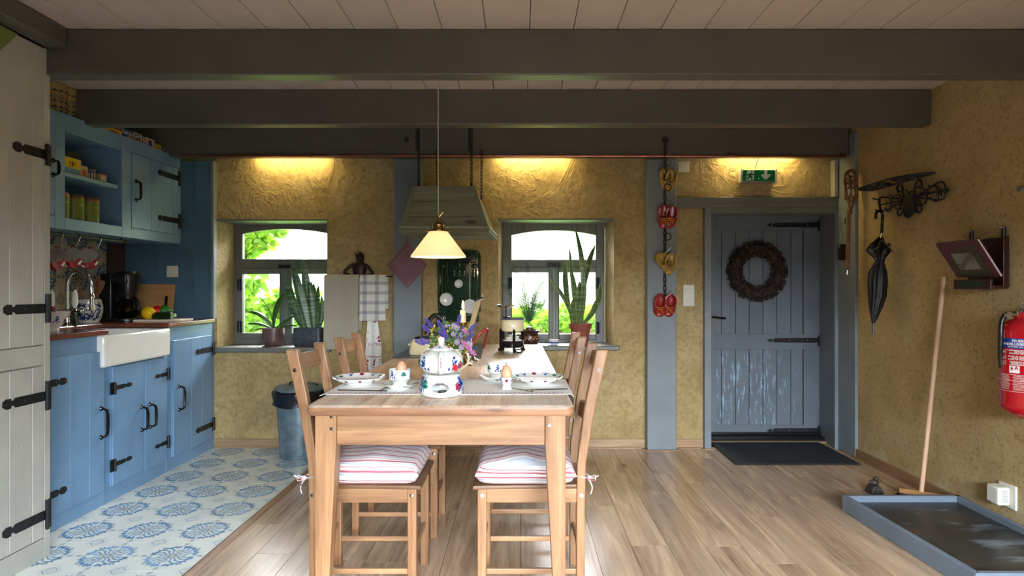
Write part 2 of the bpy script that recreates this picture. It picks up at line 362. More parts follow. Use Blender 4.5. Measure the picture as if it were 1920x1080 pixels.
# ------------------------------------------------------------ mesh building
class MB:
    def __init__(s): s.v = []; s.f = []; s.m = []
    def add(s, vs, fs, mi=0):
        o = len(s.v); s.v += [tuple(p) for p in vs]
        for f in fs: s.f.append(tuple(i+o for i in f)); s.m.append(mi)
        return s
    def hexa(s, a, b, mi=0):
        return s.add(list(a)+list(b), [(3,2,1,0),(4,5,6,7),(0,1,5,4),(1,2,6,5),(2,3,7,6),(3,0,4,7)], mi)
    def box(s, x0, x1, y0, y1, z0, z1, mi=0):
        return s.hexa([(x0,y0,z0),(x1,y0,z0),(x1,y1,z0),(x0,y1,z0)], [(x0,y0,z1),(x1,y0,z1),(x1,y1,z1),(x0,y1,z1)], mi)
    def tube(s, path, r, n=8, closed=False, mi=0, flat=1.0):
        P = [Vector(p) for p in path]; L = len(P)
        rs = r if isinstance(r, (list, tuple)) else [r]*L
        prev = None; rings = []
        for i in range(L):
            if closed: d = P[(i+1)%L]-P[i-1]
            else: d = P[min(i+1, L-1)]-P[max(i-1, 0)]
            if d.length < 1e-9: d = Vector((0,0,1))
            d.normalize()
            if prev is None:
                a = Vector((0,0,1)) if abs(d.z) < .9 else Vector((1,0,0))
                u = d.cross(a).normalized()
            else:
                u = (prev-d*prev.dot(d))
                u = u.normalized() if u.length > 1e-6 else d.orthogonal().normalized()
            prev = u; w = d.cross(u)
            rings.append([P[i]+u*(rs[i]*cos(2*PI*k/n))+w*(rs[i]*flat*sin(2*PI*k/n)) for k in range(n)])
        vs = [p for r_ in rings for p in r_]; fs = []
        for i in range(L if closed else L-1):
            j = (i+1) % L
            for k in range(n): fs.append((i*n+k, i*n+(k+1)%n, j*n+(k+1)%n, j*n+k))
        if not closed: fs += [tuple(reversed(range(n))), tuple((L-1)*n+k for k in range(n))]
        return s.add(vs, fs, mi)
    def lathe(s, prof, c=(0,0,0), n=28, mi=0, axis='z', sx=1, sy=1, a0=0, a1=2*PI):
        full = abs(a1-a0-2*PI) < 1e-6; nn = n if full else n+1
        vs = []
        for (r, z) in prof:
            for k in range(nn):
                a = a0+(a1-a0)*k/n; x, y = r*cos(a)*sx, r*sin(a)*sy
                p = (x, y, z) if axis == 'z' else ((z, x, y) if axis == 'x' else (x, z, y))
                vs.append((p[0]+c[0], p[1]+c[1], p[2]+c[2]))
        fs = []
        if full and abs(prof[0][0]-prof[-1][0])+abs(prof[0][1]-prof[-1][1]) < .0021 and len(prof) > 3: full = False
        for i in range(len(prof)-1):
            for k in range(n):
                k2 = (k+1) % nn
                fs.append((i*nn+k, i*nn+k2, (i+1)*nn+k2, (i+1)*nn+k))
        if full:
            if prof[0][0] > 1e-5: fs.append(tuple(reversed(range(n))))
            if prof[-1][0] > 1e-5: fs.append(tuple((len(prof)-1)*n+k for k in range(n)))
        return s.add(vs, fs, mi)
    def sphere(s, c, r, n=12, mi=0, m=8):
        rx, ry, rz = r if isinstance(r, (tuple, list)) else (r, r, r)
        vs = []; fs = []
        for i in range(m+1):
            t = PI*i/m
            for k in range(n):
                a = 2*PI*k/n; vs.append((c[0]+rx*sin(t)*cos(a), c[1]+ry*sin(t)*sin(a), c[2]+rz*cos(t)))
        for i in range(m):
            for k in range(n): fs.append((i*n+k, (i+1)*n+k, (i+1)*n+(k+1)%n, i*n+(k+1)%n))
        return s.add(vs, fs, mi)
    def poly(s, pts, mi=0): return s.add(pts, [tuple(range(len(pts)))], mi)
    def prism(s, pts, vec, mi=0):
        n = len(pts); v = Vector(vec); q = [Vector(p)+v for p in pts]
        return s.add(list(pts)+q, [tuple(reversed(range(n))), tuple(n+i for i in range(n))]+[(i,(i+1)%n,n+(i+1)%n,n+i) for i in range(n)], mi)
    def loft(s, rings, closed=True, caps=True, mi=0):
        n = len(rings[0]); vs = [p for r in rings for p in r]; fs = []
        for i in range(len(rings)-1):
            for k in range(n if closed else n-1): fs.append((i*n+k, i*n+(k+1)%n, (i+1)*n+(k+1)%n, (i+1)*n+k))
        if caps and closed: fs += [tuple(reversed(range(n))), tuple((len(rings)-1)*n+k for k in range(n))]
        return s.add(vs, fs, mi)
    def grid(s, fn, nu, nv, mi=0, thick=None):
        vs = [fn(i/nu, j/nv) for j in range(nv+1) for i in range(nu+1)]
        fs = [(j*(nu+1)+i, j*(nu+1)+i+1, (j+1)*(nu+1)+i+1, (j+1)*(nu+1)+i) for j in range(nv) for i in range(nu)]
        s.add(vs, fs, mi)
        if thick:
            t = Vector(thick); N = len(vs)
            s.add([Vector(p)+t for p in vs], [tuple(reversed(f)) for f in fs], mi)
            rim = [j*(nu+1) for j in range(nv+1)]; o = len(s.v)-2*N
            edges = []
            for i in range(nu): edges.append((i, i+1)); edges.append((nv*(nu+1)+i+1, nv*(nu+1)+i))
            for j in range(nv): edges.append(((j+1)*(nu+1), j*(nu+1))); edges.append((j*(nu+1)+nu, (j+1)*(nu+1)+nu))
            for a, b in edges: s.f.append((o+b, o+a, o+N+a, o+N+b)); s.m.append(mi)
        return s
    def xf(s, Mx, start=0):
        for i in range(start, len(s.v)): s.v[i] = tuple(Mx @ Vector(s.v[i]))
        return s
    def merge(s, o, mi=0):
        k = len(s.v); s.v += o.v
        for f, m in zip(o.f, o.m): s.f.append(tuple(i+k for i in f)); s.m.append(m+mi)
        return s
ORG = {}
def build(name, mb, mats, parent=None, loc=None, smooth=40, bevel=0, seg=2, kind=None, local=False):
    me = bpy.data.meshes.new(name)
    off = Vector((0,0,0))
    if parent is not None: off = ORG.get(parent.name, Vector((0,0,0)))
    elif loc is not None and not local: off = Vector(loc)
    me.from_pydata([tuple(Vector(v)-off) for v in mb.v], [], mb.f)
    if isinstance(mats, str): mats = [mats]
    for k in mats: me.materials.append(M[k])
    me.polygons.foreach_set('material_index', mb.m)
    import bmesh
    if len(mb.f) < 40000:
        bm = bmesh.new(); bm.from_mesh(me); bmesh.ops.recalc_face_normals(bm, faces=bm.faces); bm.to_mesh(me); bm.free()
    if smooth:
        me.polygons.foreach_set('use_smooth', [True]*len(me.polygons))
        me.set_sharp_from_angle(angle=R(smooth))
    me.update()
    o = bpy.data.objects.new(name, me); COL.objects.link(o)
    if parent is not None: o.parent = parent; ORG[o.name] = off
    else:
        if loc is not None: o.location = loc
        ORG[o.name] = Vector((0,0,0)) if local else off
    if bevel:
        b = o.modifiers.new('bevel', 'BEVEL'); b.width = bevel*S; b.segments = seg; b.limit_method = 'ANGLE'; b.angle_limit = R(40)
    if kind: o['kind'] = kind
    return o
def tag(o, label, cat, group=None):
    o['label'] = label; o['category'] = cat
    if group: o['group'] = group
    return o
def thing(name, label, cat, loc, group=None, rz=0, local=False):
    o = bpy.data.objects.new(name, None); COL.objects.link(o); o.empty_display_size = .05
    o.location = loc; o.rotation_euler = (0, 0, rz)
    ORG[o.name] = Vector((0,0,0)) if local else Vector(loc)
    return tag(o, label, cat, group)
def struct(name, mb, mats, **kw):
    return build(name, mb, mats, kind='structure', **kw)
def copy_tree(o, parent=None):
    c = o.copy(); COL.objects.link(c)
    if parent is not None: c.parent = parent
    for ch in list(o.children): copy_tree(ch, c)
    return c
def place(proto, loc, rz=0, label=None, group=None, first=False, scale=None):
    o = proto if first else copy_tree(proto)
    o.location = loc; o.rotation_euler = (0, 0, rz)
    if scale: o.scale = (scale,)*3
    if label: o['label'] = label
    if group: o['group'] = group
    return o
def piece(proto, parent, loc, rot=(0,0,0)):   # a copy of a part that shares its mesh
    c = proto.copy(); COL.objects.link(c); c.parent = parent; c.location = loc; c.rotation_euler = rot
    return c
_tc = {}
def text(s, size=.05, align='CENTER', bold=0, shear=0):
    key = (s, align, bold, shear)
    if key not in _tc:
        cu = bpy.data.curves.new('t', 'FONT'); cu.body = s; cu.size = 1; cu.align_x = align; cu.align_y = 'CENTER'; cu.resolution_u = 2; cu.offset = bold; cu.shear = shear
        o = bpy.data.objects.new('t', cu); COL.objects.link(o)
        dg = bpy.context.evaluated_depsgraph_get(); dg.update()
        me = o.evaluated_get(dg).to_mesh()
        _tc[key] = ([v.co.copy() for v in me.vertices], [tuple(p.vertices) for p in me.polygons])
        o.evaluated_get(dg).to_mesh_clear(); bpy.data.objects.remove(o); bpy.data.curves.remove(cu)
    v, f = _tc[key]
    return [p*size for p in v], f
def put_text(mb, s, fn, size, mi=0, **kw):
    v, f = text(s, size, **kw)
    mb.add([fn(p.x, p.y) for p in v], f, mi)
def arc(c, r, a0, a1, n, ax=(1,0,0), ay=(0,0,1)):
    c = Vector(c); ax = Vector(ax); ay = Vector(ay)
    return [c+ax*(r*cos(a0+(a1-a0)*i/n))+ay*(r*sin(a0+(a1-a0)*i/n)) for i in range(n+1)]
def bez(pts, n=8):   # Catmull-Rom through points
    P = [Vector(p) for p in pts]; P = [P[0]*2-P[1]]+P+[P[-1]*2-P[-2]]; out = []
    for i in range(1, len(P)-2):
        for k in range(n):
            t = k/n; a, b, c, d = P[i-1:i+3]
            out.append(.5*((2*b)+(c-a)*t+(2*a-5*b+4*c-d)*t*t+(3*b-a-3*c+d)*t**3))
    out.append(P[-2]); return out
def leaf2d(cx, cy, ang, L, w, n=3):
    pts = []
    for i in range(n+1): t = i/n; pts.append((t*L, w*sin(PI*min(1, t*.92+.04))))
    for i in range(n, -1, -1): t = i/n; pts.append((t*L, -w*sin(PI*min(1, t*.92+.04))))
    c, s_ = cos(ang), sin(ang)
    return [(cx+x*c-y*s_, cy+x*s_+y*c) for x, y in pts]
# ------------------------------------------------------------ the room
XL, XR, YB, YF, ZC = -3.47, 2.80, 5.40, -1.25, 2.756
YP = 5.30      # face of the posts on the far wall
# floor: slab, laminate planks, cement tiles
fl = struct('floor', MB().box(XL-.1, XR+.3, YF-.1, YB+.6, -.14, -.012), 'grout', smooth=0)
TE = -1.645    # edge of the tiled part
pw, pl = .2, 1.3
pmb = MB().box(-pw/2+.0012, pw/2-.0012, -pl/2+.0012, pl/2-.0012, -.012, 0)
proto = None; k = 0
x = TE+.05
rng = random.Random(3)
while x < XR:
    w = min(pw, XR-x)
    y = YF - rng.random()*pl
    while y < YB+.1:
        y0, y1 = max(y, YF), min(y+pl, YB+.02 if x < 1.62 else 5.85)
        if y1-y0 > .02 and w > .02:
            if abs(w-pw) < 1e-6 and abs(y1-y0-pl) < 1e-6:
                if proto is None:
                    proto = build('floor_plank', pmb, 'laminate', fl, smooth=0); proto.location = (x+pw/2, (y0+y1)/2, 0)
                else: piece(proto, fl, (x+pw/2, (y0+y1)/2, 0))
            else:
                o = build('floor_plank', MB().box(-w/2+.0012, w/2-.0012, -(y1-y0)/2+.0012, (y1-y0)/2-.0012, -.012, 0), 'laminate', fl, smooth=0)
                o.location = (x+w/2, (y0+y1)/2, 0)
        y += pl
    x += pw
# transition strip
struct('trim_1', MB().loft([[(TE, yy, -.01), (TE, yy, .003), (TE+.015, yy, .009), (TE+.035, yy, .009), (TE+.05, yy, .002), (TE+.05, yy, -.01)] for yy in (YF, YB)]), 'laminate_trim_y', smooth=0)
# cement tiles 17 x 17 (camera units), four to a rosette
T = .1705
def tile_quarter(mb, P, k, pet, grey, line, c2=None):
    """draws a quarter rosette: P(u,v) maps tile coords 0..T (rosette centre at 0,0) to 3D"""
    def L(r, a, ang, ln, w, mi):
        mb.poly([P(max(.0015, min(T-.0015, x)), max(.0015, min(T-.0015, y))) for x, y in leaf2d(r*cos(R(a))*.97, r*sin(R(a))*.97, R(a+ang), ln*1.12, w*1.45)], mi)
    for a in (12, 30, 48, 66, 80):
        L(.096, a, 0, .030, .0065, pet); L(.100, a, 34, .026, .0055, pet); L(.100, a, -34, .026, .0055, pet)
    for a in (21, 39, 57, 74): L(.112, a, 0, .024, .0042, grey); L(.072, a, 18, .026, .005, pet)
    for a in (6, 24, 45, 66, 84): L(.05, a, -20, .028, .0048, grey if int(a) % 4 else pet)
    for a in (15, 38, 62, 80): L(.03, a, 25, .020, .0045, pet if a < 50 else grey)
    for a in (10, 45, 80): L(.008, a, 0, .02, .004, grey)
    for a in (2.5, 87.5): L(.13, a, 0, .036, .0028, grey)
    L(.128, 45, 0, .016, .005, grey)
    # corner panel
    q = T-.045
    for (a, b, c, d) in ((q, T-.0015, q+.012, T-.0015),):
        mb.poly([P(T-.043, T-.0015), P(T-.036, T-.0015), P(T-.0015, T-.036), P(T-.0015, T-.043)], line)
    for i in range(3):
        for j in range(3-i):
            x, y = T-.008-i*.0115, T-.008-j*.0115
            mb.poly([P(x, y-.0042), P(x+.0042, y), P(x, y+.0042), P(x-.0042, y)], grey if (i+j) % 2 else pet)
    mb.poly([P(T-.060, T-.0012), P(T-.058, T-.0012), P(T-.0012, T-.058), P(T-.0012, T-.060)], line)
tb = MB().box(.0009, T-.0009, .0009, T-.0009, -.011, 0)
tile_quarter(tb, lambda u, v: (u, v, .0005), 0, 1, 2, 3)
tproto = None
ox, oy = -2.162, 3.551
for i in range(-4, 3):
    for j in range(-5, 7):
        cx, cy = ox+i*2*T, oy+j*2*T
        for q, rz in enumerate((0, 90, 180, 270)):
            dx, dy = ((1,1),(-1,1),(-1,-1),(1,-1))[q]
            mx, my = cx+dx*T/2, cy+dy*T/2
            if mx > TE+.02 or mx < -2.85 or my > YB+.03 or my < 2.0: continue
            if mx < -2.5 and my < 3.1: continue
            z = rng.random()*.0007
            if tproto is None:
                tproto = build('floor_tile', tb, ['tile_cream', 'tile_blue', 'tile_grey', 'tile_line'], fl, smooth=0)
                tproto.location = (cx, cy, z); tproto.rotation_euler = (0, 0, R(rz))
            else: piece(tproto, fl, (cx, cy, z), (0, 0, R(rz)))
# far wall, in blocks round the splayed window and door openings
YG = 5.72
def wallblock(mb, f, b):  # front rectangle (x0,x1,z0,z1) at YB, back rectangle at 5.86
    mb.hexa([(f[0], YB, f[2]), (f[1], YB, f[2]), (f[1], YB, f[3]), (f[0], YB, f[3])],
            [(b[0], 5.84, b[2]), (b[1], 5.84, b[2]), (b[1], 5.84, b[3]), (b[0], 5.84, b[3])])
wm = MB()
def win_hole(x0, x1, ix0, ix1): return (x0, x1, ix0, ix1)
W1 = (-2.667, -1.70, -2.665, -1.70); W2 = (-.190, .826, -.155, .79)
DZ = 2.115; DX0, DX1 = 1.63, 2.80
top = 2.84
def blk(fx0, fx1, bx0, bx1, z0, z1): wallblock(wm, (fx0, fx1, z0, z1), (bx0, bx1, z0, z1))
blk(XL-.2, W1[0], XL-.2, W1[2], -.1, top)
blk(W1[1], W2[0], W1[3], W2[2], -.1, top)
blk(W2[1], DX0, W2[3], DX0, -.1, top)
blk(W1[0], W1[1], W1[2], W1[3], 2.006, top)
blk(W2[0], W2[1], W2[2], W2[3], 2.012, top)
blk(W1[0], W1[1], W1[2], W1[3], -.1, .86)
blk(W2[0], W2[1], W2[2], W2[3], -.1, .86)
blk(DX0, XR+.2, DX0, XR+.2, DZ, top)
struct('wall_back', wm, 'plaster', smooth=0)
struct('wall_right', MB().box(XR, XR+.2, YF-.1, 5.36, -.1, 2.84), 'plaster_side', smooth=0)
struct('wall_left', MB().box(XL-.15, XL, YF-.1, YB, -.1, 2.84), 'plaster_side', smooth=0)
fw = MB()   # front wall behind the photographer with its big glazed opening
fw.box(XL-.1, -.8, YF-.15, YF, -.1, 2.84); fw.box(2.6, XR+.2, YF-.15, YF, -.1, 2.84)
fw.box(-.8, 2.6, YF-.15, YF, 2.0, 2.84); fw.box(-.8, 2.6, YF-.15, YF, -.1, .15)
struct('wall_front', fw, 'brown_wood', smooth=0)
gh = struct('sky_blocker_outside', MB().box(-12, 14, -8.2, -7.4, -.1, 1.9), 'sky_blocker', smooth=0)  # unseen box added to block the low sky from the rear opening
struct('added_ground_outside', MB().box(-12, 14, -8, YF-.15, -.16, -.10), 'added_ground', smooth=0)  # unseen ground added outside, dark to cut light coming up from below
# ceiling and boards
ce = struct('ceiling', MB().box(XL-.1, XR+.2, YF-.1, YB+.1, ZC+.022, ZC+.12), 'dark_gap', smooth=0)
bwid = .2288
x = -1.78-8*bwid; bp = None
bm_ = MB().box(.0018, bwid-.0018, YF, YB+.02, ZC, ZC+.02)
while x < XR:
    if x+bwid > XL:
        if bp is None: bp = build('ceiling_board', bm_, 'ceiling', ce, smooth=0, bevel=.0015, seg=1); bp.location = (x, 0, 0)
        else: piece(bp, ce, (x, 0, rng.random()*.002))
    x += bwid
kn = MB().sphere(tuple(W(1697, 44, 3.26)), (.012, .02, .004))
build('ceiling_rosette', kn, 'ceiling', ce)
# beams
def beam(n, y0, y1, x0, x1, zb=2.516):
    struct('trim_%d' % n, MB().box(x0, x1, y0, y1, zb, ZC), 'beam', bevel=.008)
beam(2, 3.20, 3.30, XL, XR); beam(3, 4.17, 4.27, XL, XR); beam(4, 5.17, 5.27, XL, 2.775)
struct('trim_5', MB().box(-2.47-.0, -2.357, YF, 3.195, 2.652, ZC), 'beam_y', bevel=.012)
# bolt heads on the last beam
b = MB().lathe([(0, -.012), (.011, -.010), (.014, 0)], (0,0,0), 12, axis='y')
for (px, py) in ((762, 262),):
    p = W(px, py, 5.17); bb = MB(); bb.lathe([(0, -.02), (.016, -.016), (.02, 0), (.02, .004)], tuple(p), 14, axis='y')
    tag(build('beam_bolt', bb, 'iron', None, tuple(p)), 'round black bolt head on the last beam left of the hood chains', 'bolt')
# posts on the far wall
struct('trim_6', MB().box(-1.095, -.853, YP, YB+.02, 0, 2.52), 'post', bevel=.006)
struct('trim_7', MB().box(1.10, 1.352, YP, YB+.02, .004, 2.52), 'post', bevel=.006)
struct('trim_8', MB().box(2.775, XR+.02, 5.08, 5.40, .004, 2.7), 'post', bevel=.004)
struct('trim_9', MB().box(1.36, 2.86, 5.345, YB+.03, 2.105, 2.20), 'frame_x', bevel=.008)   # lintel
struct('trim_10', MB().box(1.61, 1.668, 5.345, 5.46, .004, 2.105), 'post', bevel=.003)      # door jambs
r = MB(); r.hexa([(2.745, 5.35, 0), (2.80, 5.35, 0), (2.80, 5.35, 2.105), (2.745, 5.35, 2.105)], [(2.815, 5.80, 0), (2.90, 5.80, 0), (2.90, 5.80, 2.105), (2.815, 5.80, 2.105)])
struct('trim_11', r, 'post', bevel=.003)
struct('trim_12', MB().box(1.668, 2.80, 5.345, 5.46, 2.055, 2.105), 'frame_x', bevel=.003)
struct('trim_13', MB().box(2.80, 2.852, 5.36, 5.385, 2.2, 2.52).box(2.735, 2.765, 5.33, 5.40, 2.2, 2.52), 'cab_grey', bevel=.002)
struct('trim_14', MB().box(1.55, 1.668, 5.74, 5.82, 0, 2.11).box(1.5, 2.95, 5.74, 5.82, 2.085, 2.2), 'frame', bevel=.002)
# baseboards
def base(name, bx): struct(name, bx, 'laminate_trim', bevel=.003)
bb = MB().box(-2.69, -1.095, 5.385, YB+.01, 0, .078); base('baseboard_back', bb)
o = struct('baseboard_back', MB().box(-.853, 1.10, 5.385, YB+.01, 0, .078), 'laminate_trim', bevel=.003)
o = struct('baseboard_back', MB().box(1.352, 1.61, 5.385, YB+.01, 0, .078), 'laminate_trim', bevel=.003)
struct('baseboard_right', MB().box(2.778, XR+.01, YF, 5.08, 0, .072), 'laminate_trim_y', bevel=.003)
fil = MB(); fil.box(1.06, 1.39, 5.272, 5.292, 0, .008); fil.box(1.39, 1.59, 5.36, 5.384, 0, .008); fil.box(1.58, 1.69, 5.318, 5.34, 0, .008); fil.box(-.85, 1.06, 5.36, 5.384, 0, .008)
struct('trim_15', fil, 'laminate_trim', bevel=.002)
struct('trim_16', MB().box(2.758, 2.777, YF, 5.07, 0, .012), 'laminate_trim_y', bevel=.003)
# window sills
def sill(n, x0, x1, z=.902):
    m = MB(); m.box(x0, x1, YB-.05, YB+.35, z-.042, z)
    struct('trim_%d' % n, m, 'frame_x', bevel=.008)
sill(17, -2.70, -1.66, .884); sill(18, -.0, .872, .900)
struct('trim_19', MB().box(-2.69, -1.69, 5.392, 5.74, 1.996, 2.01), 'frame_x'); struct('trim_20', MB().box(-.195, .83, 5.392, 5.74, 2.001, 2.016), 'frame_x')
# windows
def window(idx, x0, x1, zb, zt, zt0, zt1, zl0, zl1, st, mul, sd):
    """x0..x1 outer; upper light zt0..zt1 (arched), lower lights zl0..zl1"""
    y0, y1 = YG, YG+.05
    w = bpy.data.objects.new('window_%d' % idx, None); COL.objects.link(w); w['kind'] = 'structure'; ORG[w.name] = Vector((0,0,0))
    xa, xb = x0+st, x1-st; xm = (x0+x1)/2
    f = MB(); f.box(x0, xa, y0, y1, zb, zt); f.box(xb, x1, y0, y1, zb, zt)
    f.box(xa, xb, y0, y1, zl1+.05, zt0); f.box(xa, xb, y0, y1, zb, zl0-.05)
    n = 14; rise = .045
    for i in range(n):
        a, b = xa+(xb-xa)*i/n, xa+(xb-xa)*(i+1)/n
        za = zt1-rise*(2*i/n-1)**2; zc = zt1-rise*(2*(i+1)/n-1)**2
        f.hexa([(a, y0, za), (b, y0, zc), (b, y0, zt), (a, y0, zt)], [(a, y1, za), (b, y1, zc), (b, y1, zt), (a, y1, zt)])
    build('window_frame', f, 'frame', w, bevel=.004, smooth=0)
    # thin raised putty bead of the upper light
    for s_, (a, b) in enumerate(((xa-.004, xm-mul/2), (xm+mul/2, xb+.004))):
        c = MB(); y2 = y0-.012
        c.box(a, a+sd, y2, y1, zl0-.05, zl1+.05); c.box(b-sd, b, y2, y1, zl0-.05, zl1+.05)
        c.box(a+sd, b-sd, y2, y1, zl1, zl1+.05); c.box(a+sd, b-sd, y2, y1, zl0-.05, zl0)
        build('casement', c, 'frame', w, bevel=.004, smooth=0)
        p = MB().box(a+sd-.005, b-sd+.005, y0+.02, y0+.026, zl0-.005, zl1+.005)
        build('pane', p, 'glass', w, smooth=0)
        xo = (a-.012) if s_ == 0 else (b+.012)
        for hz in (zl0+.06, zl1-.1):
            h = MB(); h.box(xo-.022, xo+.022, y2-.01, y0, hz-.05, hz+.05); h.tube([(xo, y2-.014, hz-.055), (xo, y2-.014, hz+.055)], .009, 8)
            build('hinge', h, 'iron', w)
    m = MB().box(xm-mul/2, xm+mul/2, y0-.004, y1, zb, zl1+.05); m.box(xm-mul*.2, xm+mul*.2, y0-.018, y0, zb+.02, zl1+.04)
    build('mullion', m, 'frame', w, bevel=.004, smooth=0)
    build('latch', MB().box(xm-.06, xm+.06, y0-.03, y0-.005, zl1+.055, zl1+.085).tube([(xm, y0-.03, zl1+.07), (xm, y0-.05, zl1+.07)], .01, 8), 'iron', w, bevel=.002)
    build('pane', MB().box(xa-.01, xb+.01, y0+.02, y0+.026, zt0-.01, zt1+.003), 'glass', w, smooth=0)
    return w
window(1, -2.665, -1.70, .86, 2.02, 1.675, 1.955, .985, 1.535, .075, .10, .008)
window(2, -.16, .79, .86, 2.02, 1.67, 1.943, .975, 1.55, .082, .085, .008)
# ------------------------------------------------------------ the door
YD = 5.75
dr = struct('door_1', MB().box(1.69, 2.815, YD+.028, YD+.045, .04, 2.09), 'door', smooth=0)
def dx(px): return (px-VX)*YD/F
def dz(py): return H-(py-VY)*YD/F
st = MB(); st.box(1.69, dx(1343), YD-.0, YD+.03, .045, 2.085); build('stile', st, 'door', dr, bevel=.003, smooth=0)
build('stile', MB().box(dx(1505)+.012, 2.813, YD, YD+.03, .045, 2.085), 'door', dr, bevel=.003, smooth=0)
for a, b in ((403, 433), (627, 655), (797, 822)):
    build('rail', MB().box(dx(1343), dx(1505)+.012, YD, YD+.03, dz(b), dz(a)), 'door', dr, bevel=.003, smooth=0)
bead = MB()
for (za, zc) in ((627, 433), (797, 655)):
    z0, z1 = dz(za), dz(zc); xr = dx(1507)
    bead.box(xr-.002, xr+.008, YD-.006, YD+.002, z0+.03, z1-.03)
    bead.box(dx(1343), xr-.01, YD-.004, YD+.004, z0-.004, z0+.004); bead.box(dx(1343), xr-.01, YD-.004, YD+.004, z1-.004, z1+.004)
build('moulding', bead, 'door', dr, bevel=.002, smooth=0)
bx = [1340, 1353.5, 1380, 1405.5, 1431.5, 1457.5, 1484, 1506]
for (zt_, zb_, mt) in ((433, 627, 'door'), (655, 797, 'door_worn')):
    for i in range(7):
        build('door_board', MB().box(dx(bx[i])+.002, dx(bx[i+1])-.002, YD+.010, YD+.03, dz(zb_)-.002, dz(zt_)+.002), mt, dr, bevel=.003, seg=1, smooth=0)
def strap(mb, x0, x1, z, y, h=.018, tip=True):
    # a flat pointed strap hinge: knuckle at x1, point at x0
    s = 1 if x1 > x0 else -1; L = abs(x1-x0)
    q = [(0, 0), (.025, .011), (.045, .017), (.055, .008), (.065, .008), (.075, h*1.0), (L, h*1.15)]
    up = [(x0+s*a, y, z+b) for a, b in q]; dn = [(x0+s*a, y, z-b) for a, b in reversed(q)]
    mb.prism(up+dn, (0, -.006, 0))
    return mb
for py in (422, 638, 807):
    h = strap(MB(), dx(1437), dx(1536), dz(py), YD-.001, .02)
    h.box(dx(1533), dx(1541), YD-.014, YD, dz(py)-.055, dz(py)+.045); h.tube([(dx(1538), YD-.02, dz(py)-.075), (dx(1538), YD-.02, dz(py)+.065)], .011, 8)
    hn = build('strap_hinge', h, 'iron', dr, smooth=30)
    sc = MB()
    for px in (1446, 1480, 1514): sc.sphere((dx(px), YD-.008, dz(py)), (.007, .004, .007), 8, 0, 5)
    build('screw', sc, 'steel', hn)
hd = MB().box(dx(1330), dx(1338.5), YD-.012, YD, dz(615), dz(588))
hp = build('handle_plate', hd, 'leather', dr, bevel=.002)
build('door_handle', MB().tube(bez([(dx(1334), YD-.01, dz(594)), (dx(1334), YD-.06, dz(594)), (dx(1341), YD-.07, dz(594.5)), (dx(1356), YD-.07, dz(596.5))]), .009, 8), 'black_gloss', dr)
struct('trim_21', MB().box(1.60, 2.82, 5.60, 5.80, -.012, .035).box(1.62, 2.82, YD-.04, YD+.0, .035, .058), 'black', bevel=.004)
struct('trim_22', MB().box(1.66, 2.80, 5.555, 5.60, 0, .012), 'laminate_trim', bevel=.003)
# ------------------------------------------------------------ outside: garden and house
gr = struct('ground_outside', MB().box(-16, 16, 5.9, 30, -.3, -.1), 'grass', smooth=0)
def leaves(mb, pts, size, rs, mi=0, up=.4):
    for (x, y, z) in pts:
        a = rs.random()*2*PI; b = (rs.random()-.5)*1.6; L = size*(.6+.8*rs.random()); w = L*.32
        d = Vector((cos(a)*cos(b), sin(a)*cos(b)*.6, sin(b)-.2)).normalized(); u = d.cross(Vector((rs.random()-.5, 1, rs.random()-.5))).normalized()
        p = Vector((x, y, z)); mb.add([p, p+d*L*.4+u*w, p+d*L, p+d*L*.4-u*w], [(0,1,2,3)], mi)
rs = random.Random(5)
def blob(n, c, r): 
    out = []
    while len(out) < n:
        v = Vector((rs.uniform(-1,1), rs.uniform(-1,1), rs.uniform(-1,1)))
        if .4 < v.length < 1: out.append((c[0]+v.x*r[0], c[1]+v.y*r[1], c[2]+v.z*r[2]))
    return out
def bush(label, blobs, size, kinds=('leaf_out', 'leaf_out2'), stem=None):
    c = blobs[0][1]; base = (c[0], c[1], -.1)
    t = thing('garden_bush', label, 'bush', base, 'garden greenery outside the windows')
    for kk in kinds:
        m = MB()
        for n, c_, r_ in blobs: leaves(m, blob(n//len(kinds), c_, r_), size, rs)
        build('foliage', m, kk, t, smooth=0, kind='stuff')
    s_ = MB()
    for n, c_, r_ in blobs:
        for q in range(3): s_.tube([(c_[0]+(q-1)*.05, c_[1]+.05, -.1), (c_[0]+(q-1)*r_[0]*.3, c_[1], min(.7, c_[2]*.7)), (c_[0]+(q-1)*r_[0]*.6, c_[1], min(.95, c_[2]))], [.02, .015, .005], 5)
    build('branch', s_, 'bark', t)
bush('low sunlit green bush outside the left window', [(900, (-2.9, 6.9, 1.0), (.55, .3, .3)), (700, (-2.15, 7.3, .85), (.6, .35, .32)), (300, (-2.55, 6.9, 1.28), (.3, .2, .12))], .085)
bush('tall leafy climber hanging at the left edge of the left window', [(300, (-2.93, 6.6, 1.97), (.26, .2, .20)), (300, (-3.04, 6.6, 1.5), (.26, .2, .34)), (60, (-2.66, 6.6, 2.08), (.2, .15, .08))], .11)
bush('green bush behind the orchid and snake plant', [(800, (-1.75, 8.0, .85), (.6, .3, .32))], .1)
bush('bright low greenery outside the right window', [(900, (0.0, 7.0, .93), (.5, .3, .28)), (900, (.62, 7.1, .95), (.55, .3, .28))], .085)
wk = MB()   # woven wicker edge below the plants
for k_ in range(5):
    wk.tube([(-.5+i*.09, 6.5+.02*sin(i*2+k_*1.6), .80+k_*.03) for i in range(19)], .014, 5)
for i in range(10): wk.tube([(-.5+i*.18, 6.5, -.1), (-.5+i*.18, 6.5, .98)], .012, 5)
tag(build('wicker_fence', wk, 'bark', None, (-.4, 6.5, -.1)), 'low woven twig fence outside the right window', 'fence')
ht = thing('white_house', 'overexposed white house with a tiled roof outside the right window', 'house', (1.2, 13, -.1))
